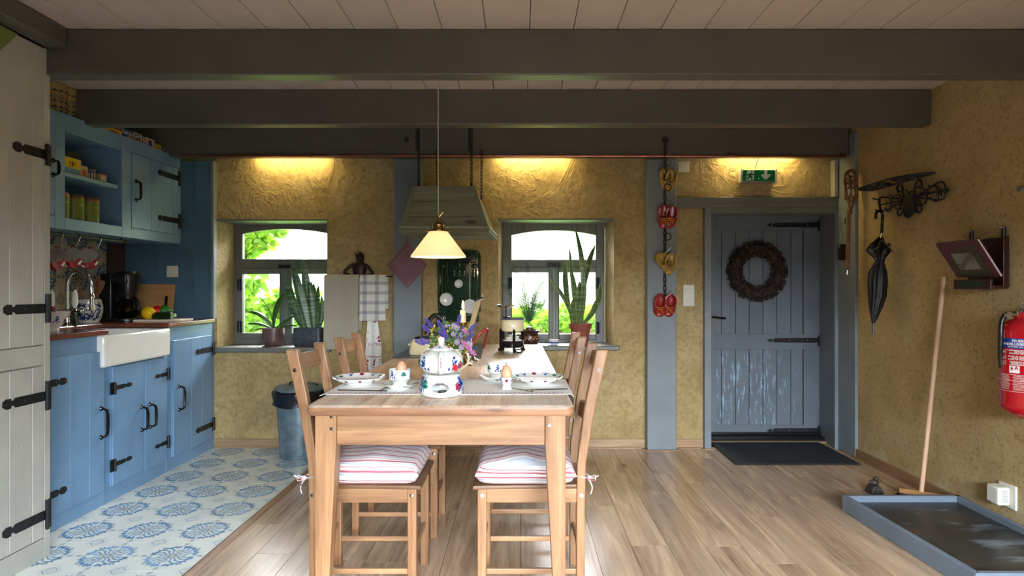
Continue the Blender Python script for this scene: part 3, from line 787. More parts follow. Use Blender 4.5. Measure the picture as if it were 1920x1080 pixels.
build('wall', MB().box(-2.4, 6.5, 13, 17, -.1, 3.0), 'house_wall', ht, smooth=0)
rf = MB()
rfo = build('roof', MB().prism([(-2.7, 12.7, 2.9), (-2.7, 17.3, 2.9), (-2.7, 15, 5.2)], (9.5, 0, 0)), 'house_roof', ht, smooth=0)
rt = MB()
for rr_ in range(7):
    y_, z_ = 12.68+rr_*.33, 2.93+rr_*.33
    for i in range(40): rt.hexa([(-2.7+i*.235, y_-.04, z_), (-2.49+i*.235, y_-.04, z_), (-2.49+i*.235, y_+.3, z_+.32), (-2.7+i*.235, y_+.3, z_+.32)], [(-2.7+i*.235, y_-.06, z_+.03), (-2.49+i*.235, y_-.06, z_+.03), (-2.49+i*.235, y_+.28, z_+.35), (-2.7+i*.235, y_+.28, z_+.35)])
build('roof_tile', rt, 'house_roof', rfo, smooth=0, kind='stuff')
wn = MB(); wn.box(-1.4, -.6, 12.97, 13.0, 1.3, 2.0); build('window', wn, 'house_roof', ht, smooth=0)
# ------------------------------------------------------------ kitchen along the left wall
XC = -2.69                       # front plane of the base cabinets
def yx(px, X): return X*F/(px-VX)          # depth of an image column on the plane X
def zx(px, py, X): return H-(py-VY)*yx(px, X)/F
def pull(mb, x, y, z0, z1, out=.045, r=.008):
    zm = (z0+z1)/2; h = (z1-z0)/2
    mb.tube(bez([(x, y, z1), (x+out*.8, y, z1-h*.12), (x+out, y, z1-h*.5), (x+out, y, z0+h*.5), (x+out*.8, y, z0+h*.12), (x, y, z0)], 5), [r*.9]*5+[r*1.1]*5+[r*1.3]*5+[r*1.1]*5+[r*.9]*6, 8)
    mb.sphere((x+.004, y, z1), (.012, .016, .016), 8, 0, 6); mb.sphere((x+.004, y, z0), (.012, .016, .016), 8, 0, 6)
    return mb
def flat_hinge(mb, x, yk, yt, z, h=.02, kn=.05):
    """knuckle plate at yk, strap with a rounded notched tip at yt, on a plane facing +X"""
    s = 1 if yt > yk else -1; L = abs(yt-yk)
    q = [(0, h), (L-.075, h), (L-.065, h*.55), (L-.05, h*.45), (L-.045, h), (L-.02, h*1.05), (L, h*.5)]
    up = [(x, yk+s*a, z+b) for a, b in q]; dn = [(x, yk+s*a, z-b) for a, b in reversed(q)]
    mb.prism(up+dn, (.005, 0, 0))
    mb.box(x, x+.006, min(yk, yk-s*.035), max(yk, yk-s*.035), z-kn, z+kn)
    mb.tube([(x+.012, yk, z-kn), (x+.012, yk, z+kn)], .008, 8)
    for a in (.02, L*.5, L-.02): mb.sphere((x+.006, yk+s*a, z), (.003, .007, .007), 8, 0, 4)
    return mb
def plank_door(parent, x, y0, y1, z0, z1, n, mat, th=.02, name='door', splits=None):
    d = build(name, MB().box(x, x+th*.5, y0, y1, z0, z1), mat, parent, smooth=0)
    sp = splits or [i/n for i in range(n+1)]
    for i in range(len(sp)-1):
        build('door_board', MB().box(x+th*.5, x+th, y0+(y1-y0)*sp[i]+.0012, y0+(y1-y0)*sp[i+1]-.0012, z0, z1), mat, d, bevel=.002, seg=1, smooth=0)
    return d
# base cabinets: near, sink, far
def base_cab(label, y0, y1, ztop):
    t = thing('base_cabinet', label, 'cabinet', ((XC-.39), (y0+y1)/2, 0), 'blue base cabinets')
    m = MB().box(XL+.01, XC, y0, y1, .0, ztop)
    build('body', m, 'blue_y', t, bevel=.003, smooth=0)
    return t
yA, yB_, yC, yD = 3.235, 3.955, 4.66, 5.395
c1 = base_cab('blue base cabinet left of the white sink with one long board door', yA, yB_, 1.10)
d = plank_door(c1, XC, 3.42, yx(190, XC), .100, .998, 3, 'blue', splits=[0, .42, .74, 1])
pb = build('handle', pull(MB(), XC+.02, yx(183, XC), zx(183, 820, XC), zx(183, 766, XC)), 'black_gloss', d)
for z in (zx(105, 716, XC), zx(105, 922, XC)): build('hinge', flat_hinge(MB(), XC+.02, 3.43, yx(118, XC), z), 'iron', d)
c2 = base_cab('blue base cabinet under the white sink with two small board doors', yB_+.002, yC-.002, .90)
d2 = plank_door(c2, XC, yx(206, XC), yx(265, XC), .106, .885, 2, 'blue', splits=[0, 1])
d3 = plank_door(c2, XC, yx(267, XC), yx(309, XC), .106, .885, 2, 'blue', splits=[0, 1])
build('handle', pull(MB(), XC+.02, yx(260, XC), zx(260, 806, XC), zx(260, 763, XC)), 'black_gloss', d2)
build('handle', pull(MB(), XC+.02, yx(276, XC), zx(276, 800, XC), zx(276, 758, XC)), 'black_gloss', d3)
for py in (728, 872): build('hinge', flat_hinge(MB(), XC+.02, yx(207, XC), yx(241, XC), zx(207, py, XC), .014, .04), 'iron', d2)
for py in (701, 829): build('hinge', flat_hinge(MB(), XC+.02, yx(308, XC), yx(286, XC), zx(308, py, XC), .014, .045), 'iron', d3)
c3 = base_cab('blue base cabinet right of the white sink, beside the left window', yC, yD, 1.10)
d4 = plank_door(c3, XC, yx(321, XC), yx(393, XC), .100, .997, 3, 'blue', splits=[0, .43, .72, 1])
build('handle', pull(MB(), XC+.02, yx(331, XC), zx(331, 768, XC), zx(331, 724, XC)), 'black_gloss', d4)
for py in (656, 795): build('hinge', flat_hinge(MB(), XC+.02, yx(394, XC), yx(363, XC), zx(394, py+(-2 if py < 700 else 0), XC), .022, .055), 'iron', d4)
# worktop, U-shaped round the sink
WT0, WT1 = 1.103, 1.137
def quads(m, x0, x1, y0, y1): m.box(x0, x1, y0, y1, WT0, WT1)
wt = MB(); quads(wt, XL+.005, -2.66, yA, 3.97); quads(wt, XL+.005, -2.66, 4.65, 5.355); quads(wt, XL+.005, -3.15, 3.97, 4.65)
tag(build('worktop', wt, 'worktop', None, (-3.05, 4.3, WT0), bevel=.006, smooth=0), 'dark red-brown wooden worktop on the blue base cabinets', 'worktop')
# farmhouse sink
sk = MB()
sx0, sx1, sy0, sy1, sz0, sz1 = -3.16, -2.645, 3.90, 4.648, .893, 1.101
t_ = .04
ins = (sx0+t_, sx1-t_, sy0+t_, sy1-t_)
o_ = [(sx0, sy0), (sx1, sy0), (sx1, sy1), (sx0, sy1)]; i_ = [(ins[0], ins[2]), (ins[1], ins[2]), (ins[1], ins[3]), (ins[0], ins[3])]
V = [(x, y, sz0) for x, y in o_]+[(x, y, sz1) for x, y in o_]+[(x, y, sz1) for x, y in i_]+[(x, y, sz0+.05) for x, y in i_]
sk.add(V, [(3,2,1,0), (0,1,5,4), (1,2,6,5), (2,3,7,6), (3,0,4,7), (4,5,9,8), (5,6,10,9), (6,7,11,10), (7,4,8,11), (8,9,13,12), (9,10,14,13), (10,11,15,14), (11,8,12,15), (12,13,14,15)])
sink = build('farmhouse_sink', sk, 'white_glaze', None, (-2.9, 4.3, sz0), bevel=.016, seg=3, smooth=50)
tag(sink, 'white ceramic apron sink set into the blue cabinets', 'sink')
# chrome bridge tap
tp = thing('kitchen_tap', 'chrome gooseneck tap with two white levers behind the sink', 'tap', (-3.22, 4.36, WT1))
fx, fy = -3.22, 4.36
m = MB(); m.lathe([(.03, 0), (.03, .01), (.018, .02), (.016, .06), (.024, .07), (.024, .10), (.015, .11)], (fx, fy, WT1), 16); build('tap_body', m, 'chrome', tp)
zt_ = H-(506-VY)*fy/F
sp = [(fx, fy, WT1+.08), (fx, fy, zt_-.14), (fx+.005, fy, zt_-.09), (fx+.03, fy, zt_-.03), (fx+.085, fy, zt_), (fx+.14, fy, zt_-.03), (fx+.165, fy, zt_-.09), (fx+.172, fy, zt_-.15), (fx+.175, fy, zt_-.25)]
b_ = bez(sp, 7); build('spout', MB().tube(b_, .0125, 10).lathe([(.018, 0), (.018, .02), (.014, .03)], (fx+.175, fy, zt_-.20), 12).lathe([(.017, 0), (.017, .03)], (fx+.175, fy, zt_-.285), 12), 'chrome', tp)
build('cross_bar', MB().tube([(fx-.06, fy-.02, WT1+.105), (fx+.1, fy, WT1+.105)], .013, 10).sphere((fx+.1, fy, WT1+.105), .018).tube([(fx-.045, fy, WT1), (fx-.045, fy, WT1+.1)], .012, 8).tube([(fx+.075, fy, WT1), (fx+.055, fy, WT1+.1)], .012, 8), 'chrome', tp)
for sx_ in (-.085, .07):
    build('lever_collar', MB().lathe([(.02, 0), (.01, .02)], (fx+sx_-.01*(sx_ < 0), fy-.02, WT1+.105), 10), 'chrome', tp)
    lv = build('lever', MB().lathe([(.009, 0), (.02, .03), (.017, .10), (.010, .12)], (fx+sx_-.01*(sx_ < 0), fy-.02, WT1+.125), 12), 'white_glaze', tp)
    build('lever_cap', MB().sphere((fx+sx_-.01*(sx_ < 0), fy-.02, WT1+.25), (.010, .010, .014), 10), 'chrome', lv)
# decals on lathed pottery
def surf(prof, c):
    P = [Vector((r, 0, z)) for r, z in prof]; acc = [0]
    for i in range(1, len(P)): acc.append(acc[-1]+(P[i]-P[i-1]).length)
    def fn(a, s, off=.0008):
        s = max(0, min(acc[-1]-1e-6, s))
        for i in range(1, len(P)):
            if s <= acc[i]: break
        t = (s-acc[i-1])/max(1e-9, acc[i]-acc[i-1]); p = P[i-1].lerp(P[i], t); d = (P[i]-P[i-1]).normalized(); nrm = Vector((d.z, 0, -d.x))
        q = p+nrm*off
        return (c[0]+q.x*cos(a), c[1]+q.x*sin(a), c[2]+q.z), p.x
    return fn, acc[-1]
def decal(mb, fn, a0, s0, pts, mi, off=.0008):
    r0 = max(fn(a0, s0)[1], .01)
    mb.poly([fn(a0+x/r0, s0+y, off)[0] for x, y in pts], mi)
def motif(mb, fn, a, s, k, kind, flip=1, off=.001):
    """hand-painted farmhouse motif: 0 blue spray, 1 green leaves, 2 red flower"""
    L = lambda x, y, ang, ln, w, mi: decal(mb, fn, a, s, leaf2d(x*k*flip, y*k, R(ang) if flip > 0 else PI-R(ang), ln*k, w*k), mi, off)
    if kind == 0:
        for y, ang in ((.5, 150), (.8, 130), (.45, 195)): L(.2, y-.3, ang, .75, .16, 1)
        L(.25, .1, 105, .9, .05, 1)
        for x in (-.5, 0, .45): L(x+.1, -.1, 250+x*20, .5, .13, 1)
    elif kind == 1:
        for x, y, ang in ((0, .1, 60), (0, .1, 120), (0, 0, 15), (0, 0, 165), (0, .2, 90)): L(x, y, ang, .62, .2, 2)
        L(0, .1, 270, .6, .05, 2)
    else:
        for ang in (90, 30, 150, 210, 330, 270): L(0, 0, ang, .5, .2, 3)
GL = ['white_glaze', 'p_blue', 'p_green', 'p_red']
# bowl with an onion at the left end of the worktop
bc = (-2.955, 3.86, WT1)
prof = [(0, 0), (.045, 0), (.045, .012), (.06, .03), (.085, .075), (.105, .118), (.108, .120), (.103, .120), (.082, .078), (.05, .03), (0, .022)]
bw = thing('fruit_bowl', 'white bowl painted with flowers on the worktop at the left edge', 'bowl', bc)
m = MB().lathe(prof, bc, 32)
fn, _ = surf(prof[2:6], bc)
for q, kd in enumerate((0, 2, 1, 0, 2, 1)): motif(m, fn, -1.75+q*.75-1.0, .06, .032, kd)
build('bowl', m, GL, bw)
tag(build('red_onion', MB().sphere((bc[0]-.02, bc[1], bc[2]+.105), (.058, .058, .05), 18, 0, 12), 'onion', None, (bc[0]-.02, bc[1], bc[2]+.06)), 'purple red onion lying in the painted white bowl', 'onion')
# delft utensil jar
jc = tuple(W(166, 604, 4.8)); jc = (jc[0], jc[1], WT1)
prof = [(0, .003), (.07, 0), (.085, .03), (.098, .09), (.096, .13), (.084, .172), (.086, .178), (.078, .178), (.085, .12), (.07, .01), (0, .01)]
j = thing('utensil_jar', 'blue and white utensil jar behind the sink tap', 'jar', jc)
m = MB().lathe(prof, jc, 32); fn, tot = surf(prof[1:6], jc)
rj = random.Random(2)
for q in range(110):
    a = -PI*.95+rj.random()*PI*.95; s0 = .02+rj.random()*.13
    if abs(a+1.05) < .28 and .07 < s0 < .13: continue
    for w_ in range(3): decal(m, fn, a, s0, leaf2d(0, 0, rj.random()*6.28, .014+.01*rj.random(), .0045), 1)
put_text(m, 'Soda', lambda x, y: fn(-1.05+x/.095, .105+y, .0012)[0], .03, 2)
build('jar', m, ['white_glaze', 'delft', 'lbl_black'], j)
def spoon(label, b, tvec, w, L, name='wooden_spatula'):
    d = Vector(tvec).normalized(); u = Vector((1, 0, 0)); u = (u-d*u.dot(d)).normalized(); n_ = d.cross(u); rings = []
    for s, ww, tt in ((0, .007, .007), (.5, .007, .006), (.62, .011, .004), (.7, w*.8, .004), (.85, w, .004), (.97, w*.9, .003), (1, w*.5, .003)):
        c = Vector(b)+d*(L*s); rings.append([c+u*(ww*cos(2*PI*k/8))+n_*(tt*sin(2*PI*k/8)) for k in range(8)])
    tag(build(name, MB().loft(rings), 'spoon_wood', None, tuple(b)), label, 'spatula' if 'spatula' in name else 'spoon')
spoon('wooden spatula leaning left in the blue and white jar', (jc[0]+.02, jc[1], WT1+.02), (-.36, .02, .9), .022, .33)
spoon('wooden spatula leaning right in the blue and white jar', (jc[0]-.02, jc[1], WT1+.02), (.38, .02, .9), .026, .33)
spoon('thin wooden spoon standing upright in the blue and white jar', (jc[0], jc[1]+.02, WT1+.02), (.12, .1, .95), .016, .34, 'wooden_spoon')
# coffee maker
cc = (-3.22, 4.98, WT1)
cf = thing('coffee_maker', 'black filter coffee maker with glass jug on the worktop', 'coffee maker', cc)
cx_, cy_ = cc[0], cc[1]
build('housing', MB().box(cx_-.145, cx_-.045, cy_-.08, cy_+.1, WT1+.02, WT1+.385).box(cx_-.05, cx_+.08, cy_-.09, cy_+.09, WT1+.30, WT1+.385), 'black', cf, bevel=.015, seg=3, smooth=60)
build('base_plate', MB().lathe([(.0, 0), (.115, 0), (.115, .022), (.10, .03), (0, .03)], (cx_+.03, cy_, WT1), 28).box(cx_-.145, cx_+.02, cy_-.09, cy_+.1, WT1, WT1+.03), 'black', cf, bevel=.004)
m = MB().lathe([(.0, .20), (.06, .20), (.066, .23), (.088, .34), (.09, .385), (.08, .40), (0, .405)], (cx_+.035, cy_, WT1), 28)
put_text(m, 'PHILIPS', lambda x, y: (cx_+.035+.0865*sin(.35+x/.085), cy_-.0865*cos(.35+x/.085)-.001, WT1+.345+y), .018, 1)
build('filter_basket', m, ['black', 'lbl_white'], cf)
jg = build('glass_jug', MB().lathe([(0, .035), (.062, .035), (.085, .06), (.09, .09), (.072, .15), (.052, .18), (.054, .19)], (cx_+.035, cy_, WT1), 28), 'dark_glass', cf)
build('jug_band', MB().lathe([(.0885, .085), (.0915, .09), (.0895, .10)], (cx_+.035, cy_, WT1), 28).lathe([(.055, .18), (.06, .182), (.06, .198), (.0, .2)], (cx_+.035, cy_, WT1), 24), 'black_gloss', jg)
build('jug_handle', MB().tube(bez([(cx_+.08, cy_-.02, WT1+.185), (cx_+.13, cy_-.04, WT1+.18), (cx_+.15, cy_-.05, WT1+.15), (cx_+.155, cy_-.05, WT1+.09)]), .013, 8), 'black', jg)
build('coffee', MB().lathe([(0, .037), (.06, .037), (.083, .06), (.086, .072), (0, .072)], (cx_+.035, cy_, WT1), 24), 'black_gloss', jg)
# cutting board leaning on the panel
c0, c1_ = W(255, 602, 5.28), W(322, 602, 5.28)
zb, zt2 = WT1, H-(533-VY)*5.3/F
m = MB(); 
def rrect(x0, x1, z0, z1, r, n=4):
    out = []
    for cx, cz, a in ((x1-r, z0+r, -PI/2), (x1-r, z1-r, 0), (x0+r, z1-r, PI/2), (x0+r, z0+r, PI)):
        out += [(cx+r*cos(a+PI/2*i/n), cz+r*sin(a+PI/2*i/n)) for i in range(n+1)]
    return out
lean = lambda x, z, o=0: (x, 5.27+.055*(z-zb)/(zt2-zb)+o, z)
m.prism([lean(x, z) for x, z in rrect(c0.x-.08, c1_.x, zb, zt2, .02)], (0, .018, 0))
cb = build('chopping_board', m, 'board', None, (-3.15, 5.28, WT1)); tag(cb, 'tall bamboo chopping board leaning on the blue wall panel', 'chopping board')
hx = c1_.x-.06
build('grip_slot', MB().prism([lean(x, z, -.0012) for x, z in rrect(hx-.012, hx+.014, zb+.06, zt2-.10, .012)], (0, .001, 0)), 'black', cb)
# small board with vegetables
bx0, bx1 = W(266, 604, 4.98).x, W(348, 604, 4.98).x
tag(build('serving_board', MB().prism([(x, y, WT1) for x, y in [(bx0, 4.86), (bx1-.02, 4.86), (bx1, 4.9), (bx1, 5.1), (bx0, 5.1)]], (0, 0, .016)), 'pale_board', None, (-2.9, 5.0, WT1), bevel=.004, smooth=0), 'small pale wooden board under the vegetables', 'board')
ZB = WT1+.016
def pepper(label, c, r, h, mat, cat='pepper', name='bell_pepper', tilt=0):
    rings = []
    for i in range(11):
        t = i/10; rr = r*(.25+.75*sin(PI*min(1, .12+.83*t)))*(1-.06*t)
        if i == 0: rr = r*.2
        if i == 10: rr = r*.25
        z = h*t-(.012 if i == 10 else 0)
        rings.append([(rr*(1+.07*cos(4*a+.6))*cos(a), rr*(1+.07*cos(4*a+.6))*sin(a), z) for a in [2*PI*k/20 for k in range(20)]])
    mx = Matrix.Translation(c) @ Matrix.Rotation(tilt, 4, 'Y')
    m = MB().loft(rings).xf(mx)
    t = build(name, m, mat, None, tuple(c)); tag(t, label, cat)
    build('stalk', MB().tube([(0, 0, h-.02), (.004, 0, h+.004), (.012, 0, h+.018)], [.009, .006, .008], 8).xf(mx), 'pale_green', t)
yp = W(274.5, 601, 4.9)
m = MB().sphere((yp.x, 4.93, ZB+.050), (.053, .05, .050), 22, 0, 14)
tag(build('bell_pepper', m, 'yellow', None, (yp.x, 4.93, ZB)), 'round yellow pepper at the left end of the small board', 'pepper')
pepper('red pepper lying behind the yellow one', (W(283, 590, 5.02).x, 5.03, ZB+.05), .048, .10, 'red', tilt=R(80))
pepper('green pepper at the back of the small board', (W(301, 590, 5.04).x-.01, 5.05, ZB+.05), .05, .09, 'green_pep', tilt=R(75))
za, zb2 = W(289, 593, 4.93), W(329, 594, 4.93)
zu = build('courgette', MB().tube([(za.x-.02, 4.93, ZB+.027), (za.x, 4.93, ZB+.027), ((za.x+zb2.x)/2, 4.93, ZB+.028), (zb2.x-.03, 4.93, ZB+.03)], [.016, .029, .031, .027], 14), 'zucchini', None, (za.x, 4.93, ZB)); tag(zu, 'dark green courgette at the front of the small board', 'courgette')
build('stalk', MB().tube([(zb2.x-.031, 4.93, ZB+.03), (zb2.x-.012, 4.93, ZB+.031), (zb2.x, 4.93, ZB+.033)], [.019, .013, .016], 6), 'pale_green', zu)
# ------------------------------------------------------------ wall tiles and panel
bk = MB().box(XL, XL+.006, 3.2, 5.14, WT1, 1.80)
wtl = struct('trim_23', bk, 'grout', smooth=0)
tb2 = MB().box(0, .008, .001, T-.001, .001, T-.001)
tile_quarter(tb2, lambda u, v: (.0088, u, v), 0, 1, 2, 3)
p2 = None
cy0, cz0 = 4.9565, 1.488
for iy in range(-10, 2):
    for iz in range(-3, 3):
        y, z = cy0+iy*T, cz0+iz*T
        if y+T > 5.142 or y < 3.2 or z+T > 1.86 or z < 1.0: continue
        # rosettes centred on even corners
        ey, ez = iy % 2, iz % 2
        rot = {(1, 0): 0, (0, 0): 1, (0, 1): 2, (1, 1): 3}[(ey, ez)]
        # rotate about X in steps of 90 degrees
        offs = {0: (0, 0), 1: (T, 0), 2: (T, T), 3: (0, T)}[rot]
        if p2 is None:
            p2 = build('wall_tile', tb2, ['wt_cream', 'wt_blue', 'wt_dark', 'wt_dark'], wtl, smooth=0); o = p2
        else: o = piece(p2, wtl, (0, 0, 0))
        o.location = (XL+.006, y+offs[0], z+offs[1]); o.rotation_euler = (R(90*rot), 0, 0)
struct('trim_24', MB().box(XL, XL+.02, 5.145, 5.355, WT1, 2.0), 'brown_wood', smooth=0)
# blue boards on the far wall beside the cabinets
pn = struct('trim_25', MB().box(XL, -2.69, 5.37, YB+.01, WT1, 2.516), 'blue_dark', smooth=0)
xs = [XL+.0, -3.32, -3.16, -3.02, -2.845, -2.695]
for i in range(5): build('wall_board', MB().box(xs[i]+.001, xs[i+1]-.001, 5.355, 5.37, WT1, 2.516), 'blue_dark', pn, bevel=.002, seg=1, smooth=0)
struct('trim_26', MB().box(-2.695, -2.668, 5.34, YB+.01, WT1, 2.516), 'post', bevel=.003)
# upper cabinet
XU = -2.96
uc = thing('wall_cabinet', 'blue wall cabinet with an open shelf bay and board doors', 'cabinet', (-3.2, 4.4, 1.785))
UZ0, UZ1 = 1.785, 2.54; y0u = 3.235
oy0, oy1, oz0, oz1 = yx(122, XU), yx(222+7, XU), 1.862, 2.425
fr = MB()
fr.box(XU-.025, XU, yx(103, XU), oy0, UZ0, UZ1); fr.box(XU-.025, XU, oy1, yx(246, XU), UZ0, UZ1); fr.box(XU-.025, XU, yx(334, XU), 5.353, UZ0, UZ1)
fr.box(XU-.025, XU, oy0, oy1, UZ0, oz0); fr.box(XU-.025, XU, oy0, oy1, oz1, UZ1)
fr.box(XU-.025, XU, yx(246, XU), yx(334, XU), UZ0, 1.862); fr.box(XU-.025, XU, yx(246, XU), yx(334, XU), 2.44, UZ1)
fr.box(XU-.025, XU, y0u, yx(103, XU), UZ0, 1.865); fr.box(XU-.025, XU, y0u, yx(103, XU), 2.44, UZ1)
build('face_frame', fr, 'blue_y', uc, bevel=.003, smooth=0)
cs = MB(); cs.box(XL+.01, XU-.025, y0u, 5.353, UZ0, UZ0+.075); cs.box(XL+.01, XU-.025, y0u, 5.353, UZ1-.10, UZ1-.08)
cs.box(XL+.005, XL+.02, y0u, 5.353, UZ0, UZ1-.08); cs.box(XL+.01, XU-.025, oy0-.02, oy0, UZ0, UZ1-.08); cs.box(XL+.01, XU-.025, oy1, oy1+.02, UZ0, UZ1-.08); cs.box(XL+.01, XU-.025, 5.33, 5.353, UZ0, UZ1-.08)
build('carcass', cs, 'blue_y', uc, smooth=0)
build('shelf', MB().box(XL+.02, XU-.002, oy0, oy1-.045, 2.135, 2.163), 'blue_y', uc, bevel=.003, smooth=0)
du = plank_door(uc, XU-.02, yx(247, XU), yx(333, XU), 1.864, 2.436, 2, 'blue', .022, splits=[0, .40, .88, 1])
build('handle', pull(MB(), XU+.002, yx(254, XU), zx(254, 375, XU), zx(254, 340, XU), .04), 'black_gloss', du)
for py in (335, 415): build('hinge', flat_hinge(MB(), XU+.002, yx(333, XU)+.01, yx(296, XU), zx(334, py, XU), .022, .062), 'iron', du)
du2 = plank_door(uc, XU-.02, y0u+.02, yx(102.5, XU), 1.868, 2.436, 3, 'blue', .022)
build('handle', pull(MB(), XU+.002, yx(98, XU), zx(98, 328, XU), zx(98, 301, XU), .04), 'black_gloss', du2)
# mug rail
rl = thing('mug_rail', 'dark wooden rail with hooks under the blue wall cabinet', 'rail', (-3.05, 4.2, 1.765))
build('rail', MB().tube([(-3.05, 3.3, 1.762), (-3.05, 4.74, 1.762)], .009, 8).sphere((-3.05, 4.74, 1.762), .015), 'brown_wood', rl)
for y_ in (3.6, 4.7): build('bracket', MB().box(-3.056, -3.044, y_-.01, y_+.01, 1.762, 1.79), 'brown_wood', rl)
def hookat(y):
    x = -3.05
    build('hook', MB().tube(bez([(x-.012, y, 1.768), (x, y, 1.776), (x+.012, y, 1.76), (x+.006, y-.01, 1.72), (x-.004, y-.02, 1.69), (x-.012, y-.022, 1.675), (x-.0, y-.024, 1.668), (x+.014, y-.024, 1.68)], 4), .0028, 6), 'steel', rl)
mugs = [(99, 479), (131, 477), (163, 479)]
def mug(label, c):
    t = thing('hanging_mug', label, 'mug', tuple(c), 'red mugs hanging under the wall cabinet')
    prof = [(0, 0), (.042, 0), (.052, .012), (.060, .05), (.062, .092), (.064, .096), (.059, .096), (.056, .05), (.045, .012), (0, .01)]
    dz__ = Vector((.30, -.72, .62)).normalized(); dy__ = (Vector((0, 0, 1))-dz__*dz__.z).normalized(); dx__ = dy__.cross(dz__)
    mx = Matrix.Translation(c) @ Matrix((dx__, dy__, dz__)).transposed().to_4x4() @ Matrix.Translation((0, 0, -.096))
    m = MB().lathe(prof[:6], (0,0,0), 28, 0).lathe(prof[6:], (0,0,0), 28, 1).lathe([(.064, .096), (.059, .096)], (0,0,0), 28, 1)
    fn, _ = surf(prof[2:5], (0,0,0))
    for q in range(4): motif(m, fn, q*1.57-.5, .035, .04, 2, off=.001)
    m.m = [1 if v_ == 3 else v_ for v_ in m.m]
    m.xf(mx); build('mug', m, ['red_cup', 'enamel', 'enamel', 'enamel'], t)
    h = MB().tube(bez([(0, .06, .08), (0, .088, .078), (0, .095, .05), (0, .085, .022), (0, .056, .018)], 5), .008, 8).xf(mx)
    build('handle', h, 'red_cup', t)
for (px, py), lb in zip(mugs, ('red mug hanging farthest left, half hidden by the cabinet edge', 'red mug hanging in the middle of the rail', 'red mug hanging at the right end of the rail')):
    y = 2.97*F/(VX-px); c = Vector((-2.97, y, H-(py-VY)*y/F)); mug(lb, c); hookat(y+.03)
hookat(4.45)
# ------------------------------------------------------------ things on the shelves
def carton(label, y0, y1, x0, h, face, zb, th=.05, words=None, wcol=1, mats=None, rz=0, stripe=None, name='soap_box', cat='box', group=None, tilt=0):
    t_mats = [face, 'lbl_white', 'lbl_yellow', 'lbl_orange', 'lbl_cyan', 'lbl_black', 'lbl_cream', 'lbl_blue']
    x1 = x0+th; m = MB().box(x0, x1, y0, y1, zb, zb+h)
    e = x1+.0008; w = y1-y0
    if stripe:
        for (a, b, c, d, mi) in stripe: m.poly([(e, y0+w*a, zb+h*c), (e, y0+w*b, zb+h*c), (e, y0+w*b, zb+h*d), (e, y0+w*a, zb+h*d)], mi)
    for (s_, u, v, sz, mi) in (words or []): put_text(m, s_, lambda x, y: (e+.0006, y0+w*u+x, zb+h*v+y), sz, mi, bold=.012)
    if tilt: m.xf(Matrix.Translation(((x0+x1)/2, (y0+y1)/2, zb)) @ Matrix.Rotation(tilt, 4, 'Z') @ Matrix.Translation((-(x0+x1)/2, -(y0+y1)/2, -zb)))
    o = build(name, m, t_mats, None, ((x0+x1)/2, (y0+y1)/2, zb), smooth=0); tag(o, label, cat, group); return o
zs = 2.163
xx = XU-.17
ysh = lambda px, X: yx(px, X)
carton('dark green washing powder box at the back of the upper shelf', 4.20, 4.40, -3.22, .19, 'lbl_dgreen', zs, .08, [('Persil', .5, .62, .058, 6)])
carton('brown box with a yellow and blue label on the upper shelf', 4.05, 4.205, XU-.19, .115, 'lbl_cream', zs, .14, None, stripe=[(.05, .95, .42, .97, 2), (.05, .95, .06, .40, 4), (.47, .53, .5, .82, 5), (.32, .38, .66, .82, 5), (.62, .68, .66, .82, 5), (.32, .68, .62, .66, 5), (.25, .75, .48, .51, 3), (.3, .7, .88, .91, 3)])
carton('small cream packet with a brown diamond beside the yellow label box', 4.215, 4.285, XU-.12, .085, 'lbl_cream', zs, .06, stripe=[(.25, .75, .25, .7, 3)])
tn = (XU-.09, 4.345, zs)
m = MB().lathe([(0, 0), (.036, 0), (.036, .068)], tn, 20).lathe([(.037, .068), (.037, .078), (0, .078)], tn, 20, 1)
for q in range(12):
    a = q*.523; m.poly([(tn[0]+.0365*cos(a+u), tn[1]+.0365*sin(a+u), tn[2]+.034+v) for u, v in ((-.2, 0), (0, .028), (.2, 0), (0, -.028))], 2)
tag(build('small_tin', m, ['lbl_blue', 'tin_lid', 'lbl_cream'], None, tn), 'small round blue tin with pale diamonds on the upper shelf', 'tin')
carton('small cream box at the right end of the upper shelf items', 4.39, 4.45, XU-.09, .058, 'lbl_cream', zs, .05, stripe=[(0, 1, .85, 1, 3)])
for i, (y_, wrd, lb) in enumerate(((4.03, 'KOFFIE', 'green canister marked for coffee, partly hidden by the frame'), (4.17, 'THEE', 'green canister marked for tea, in the middle'), (4.32, 'SUIKER', 'green canister marked for sugar, on the right'))):
    r_ = .062; hh = .145; c = (XU-.075, y_, 1.862)
    t = thing('storage_canister', lb, 'canister', c, 'green canisters on the lower shelf')
    m = MB().lathe([(0, 0), (r_, 0), (r_, hh), (0, hh)], c, 28)
    put_text(m, wrd, lambda x, y: (c[0]+(r_+.0008)*cos(-.15+x/r_), c[1]+(r_+.0008)*sin(-.15+x/r_), c[2]+hh*.72+y), .018, 1)
    build('canister', m, ['can_green', 'lbl_cream'], t)
    build('lid', MB().lathe([(r_+.001, hh-.004), (r_+.001, hh+.016), (r_-.01, hh+.03), (0, hh+.034)], c, 28), 'tin_lid', t)
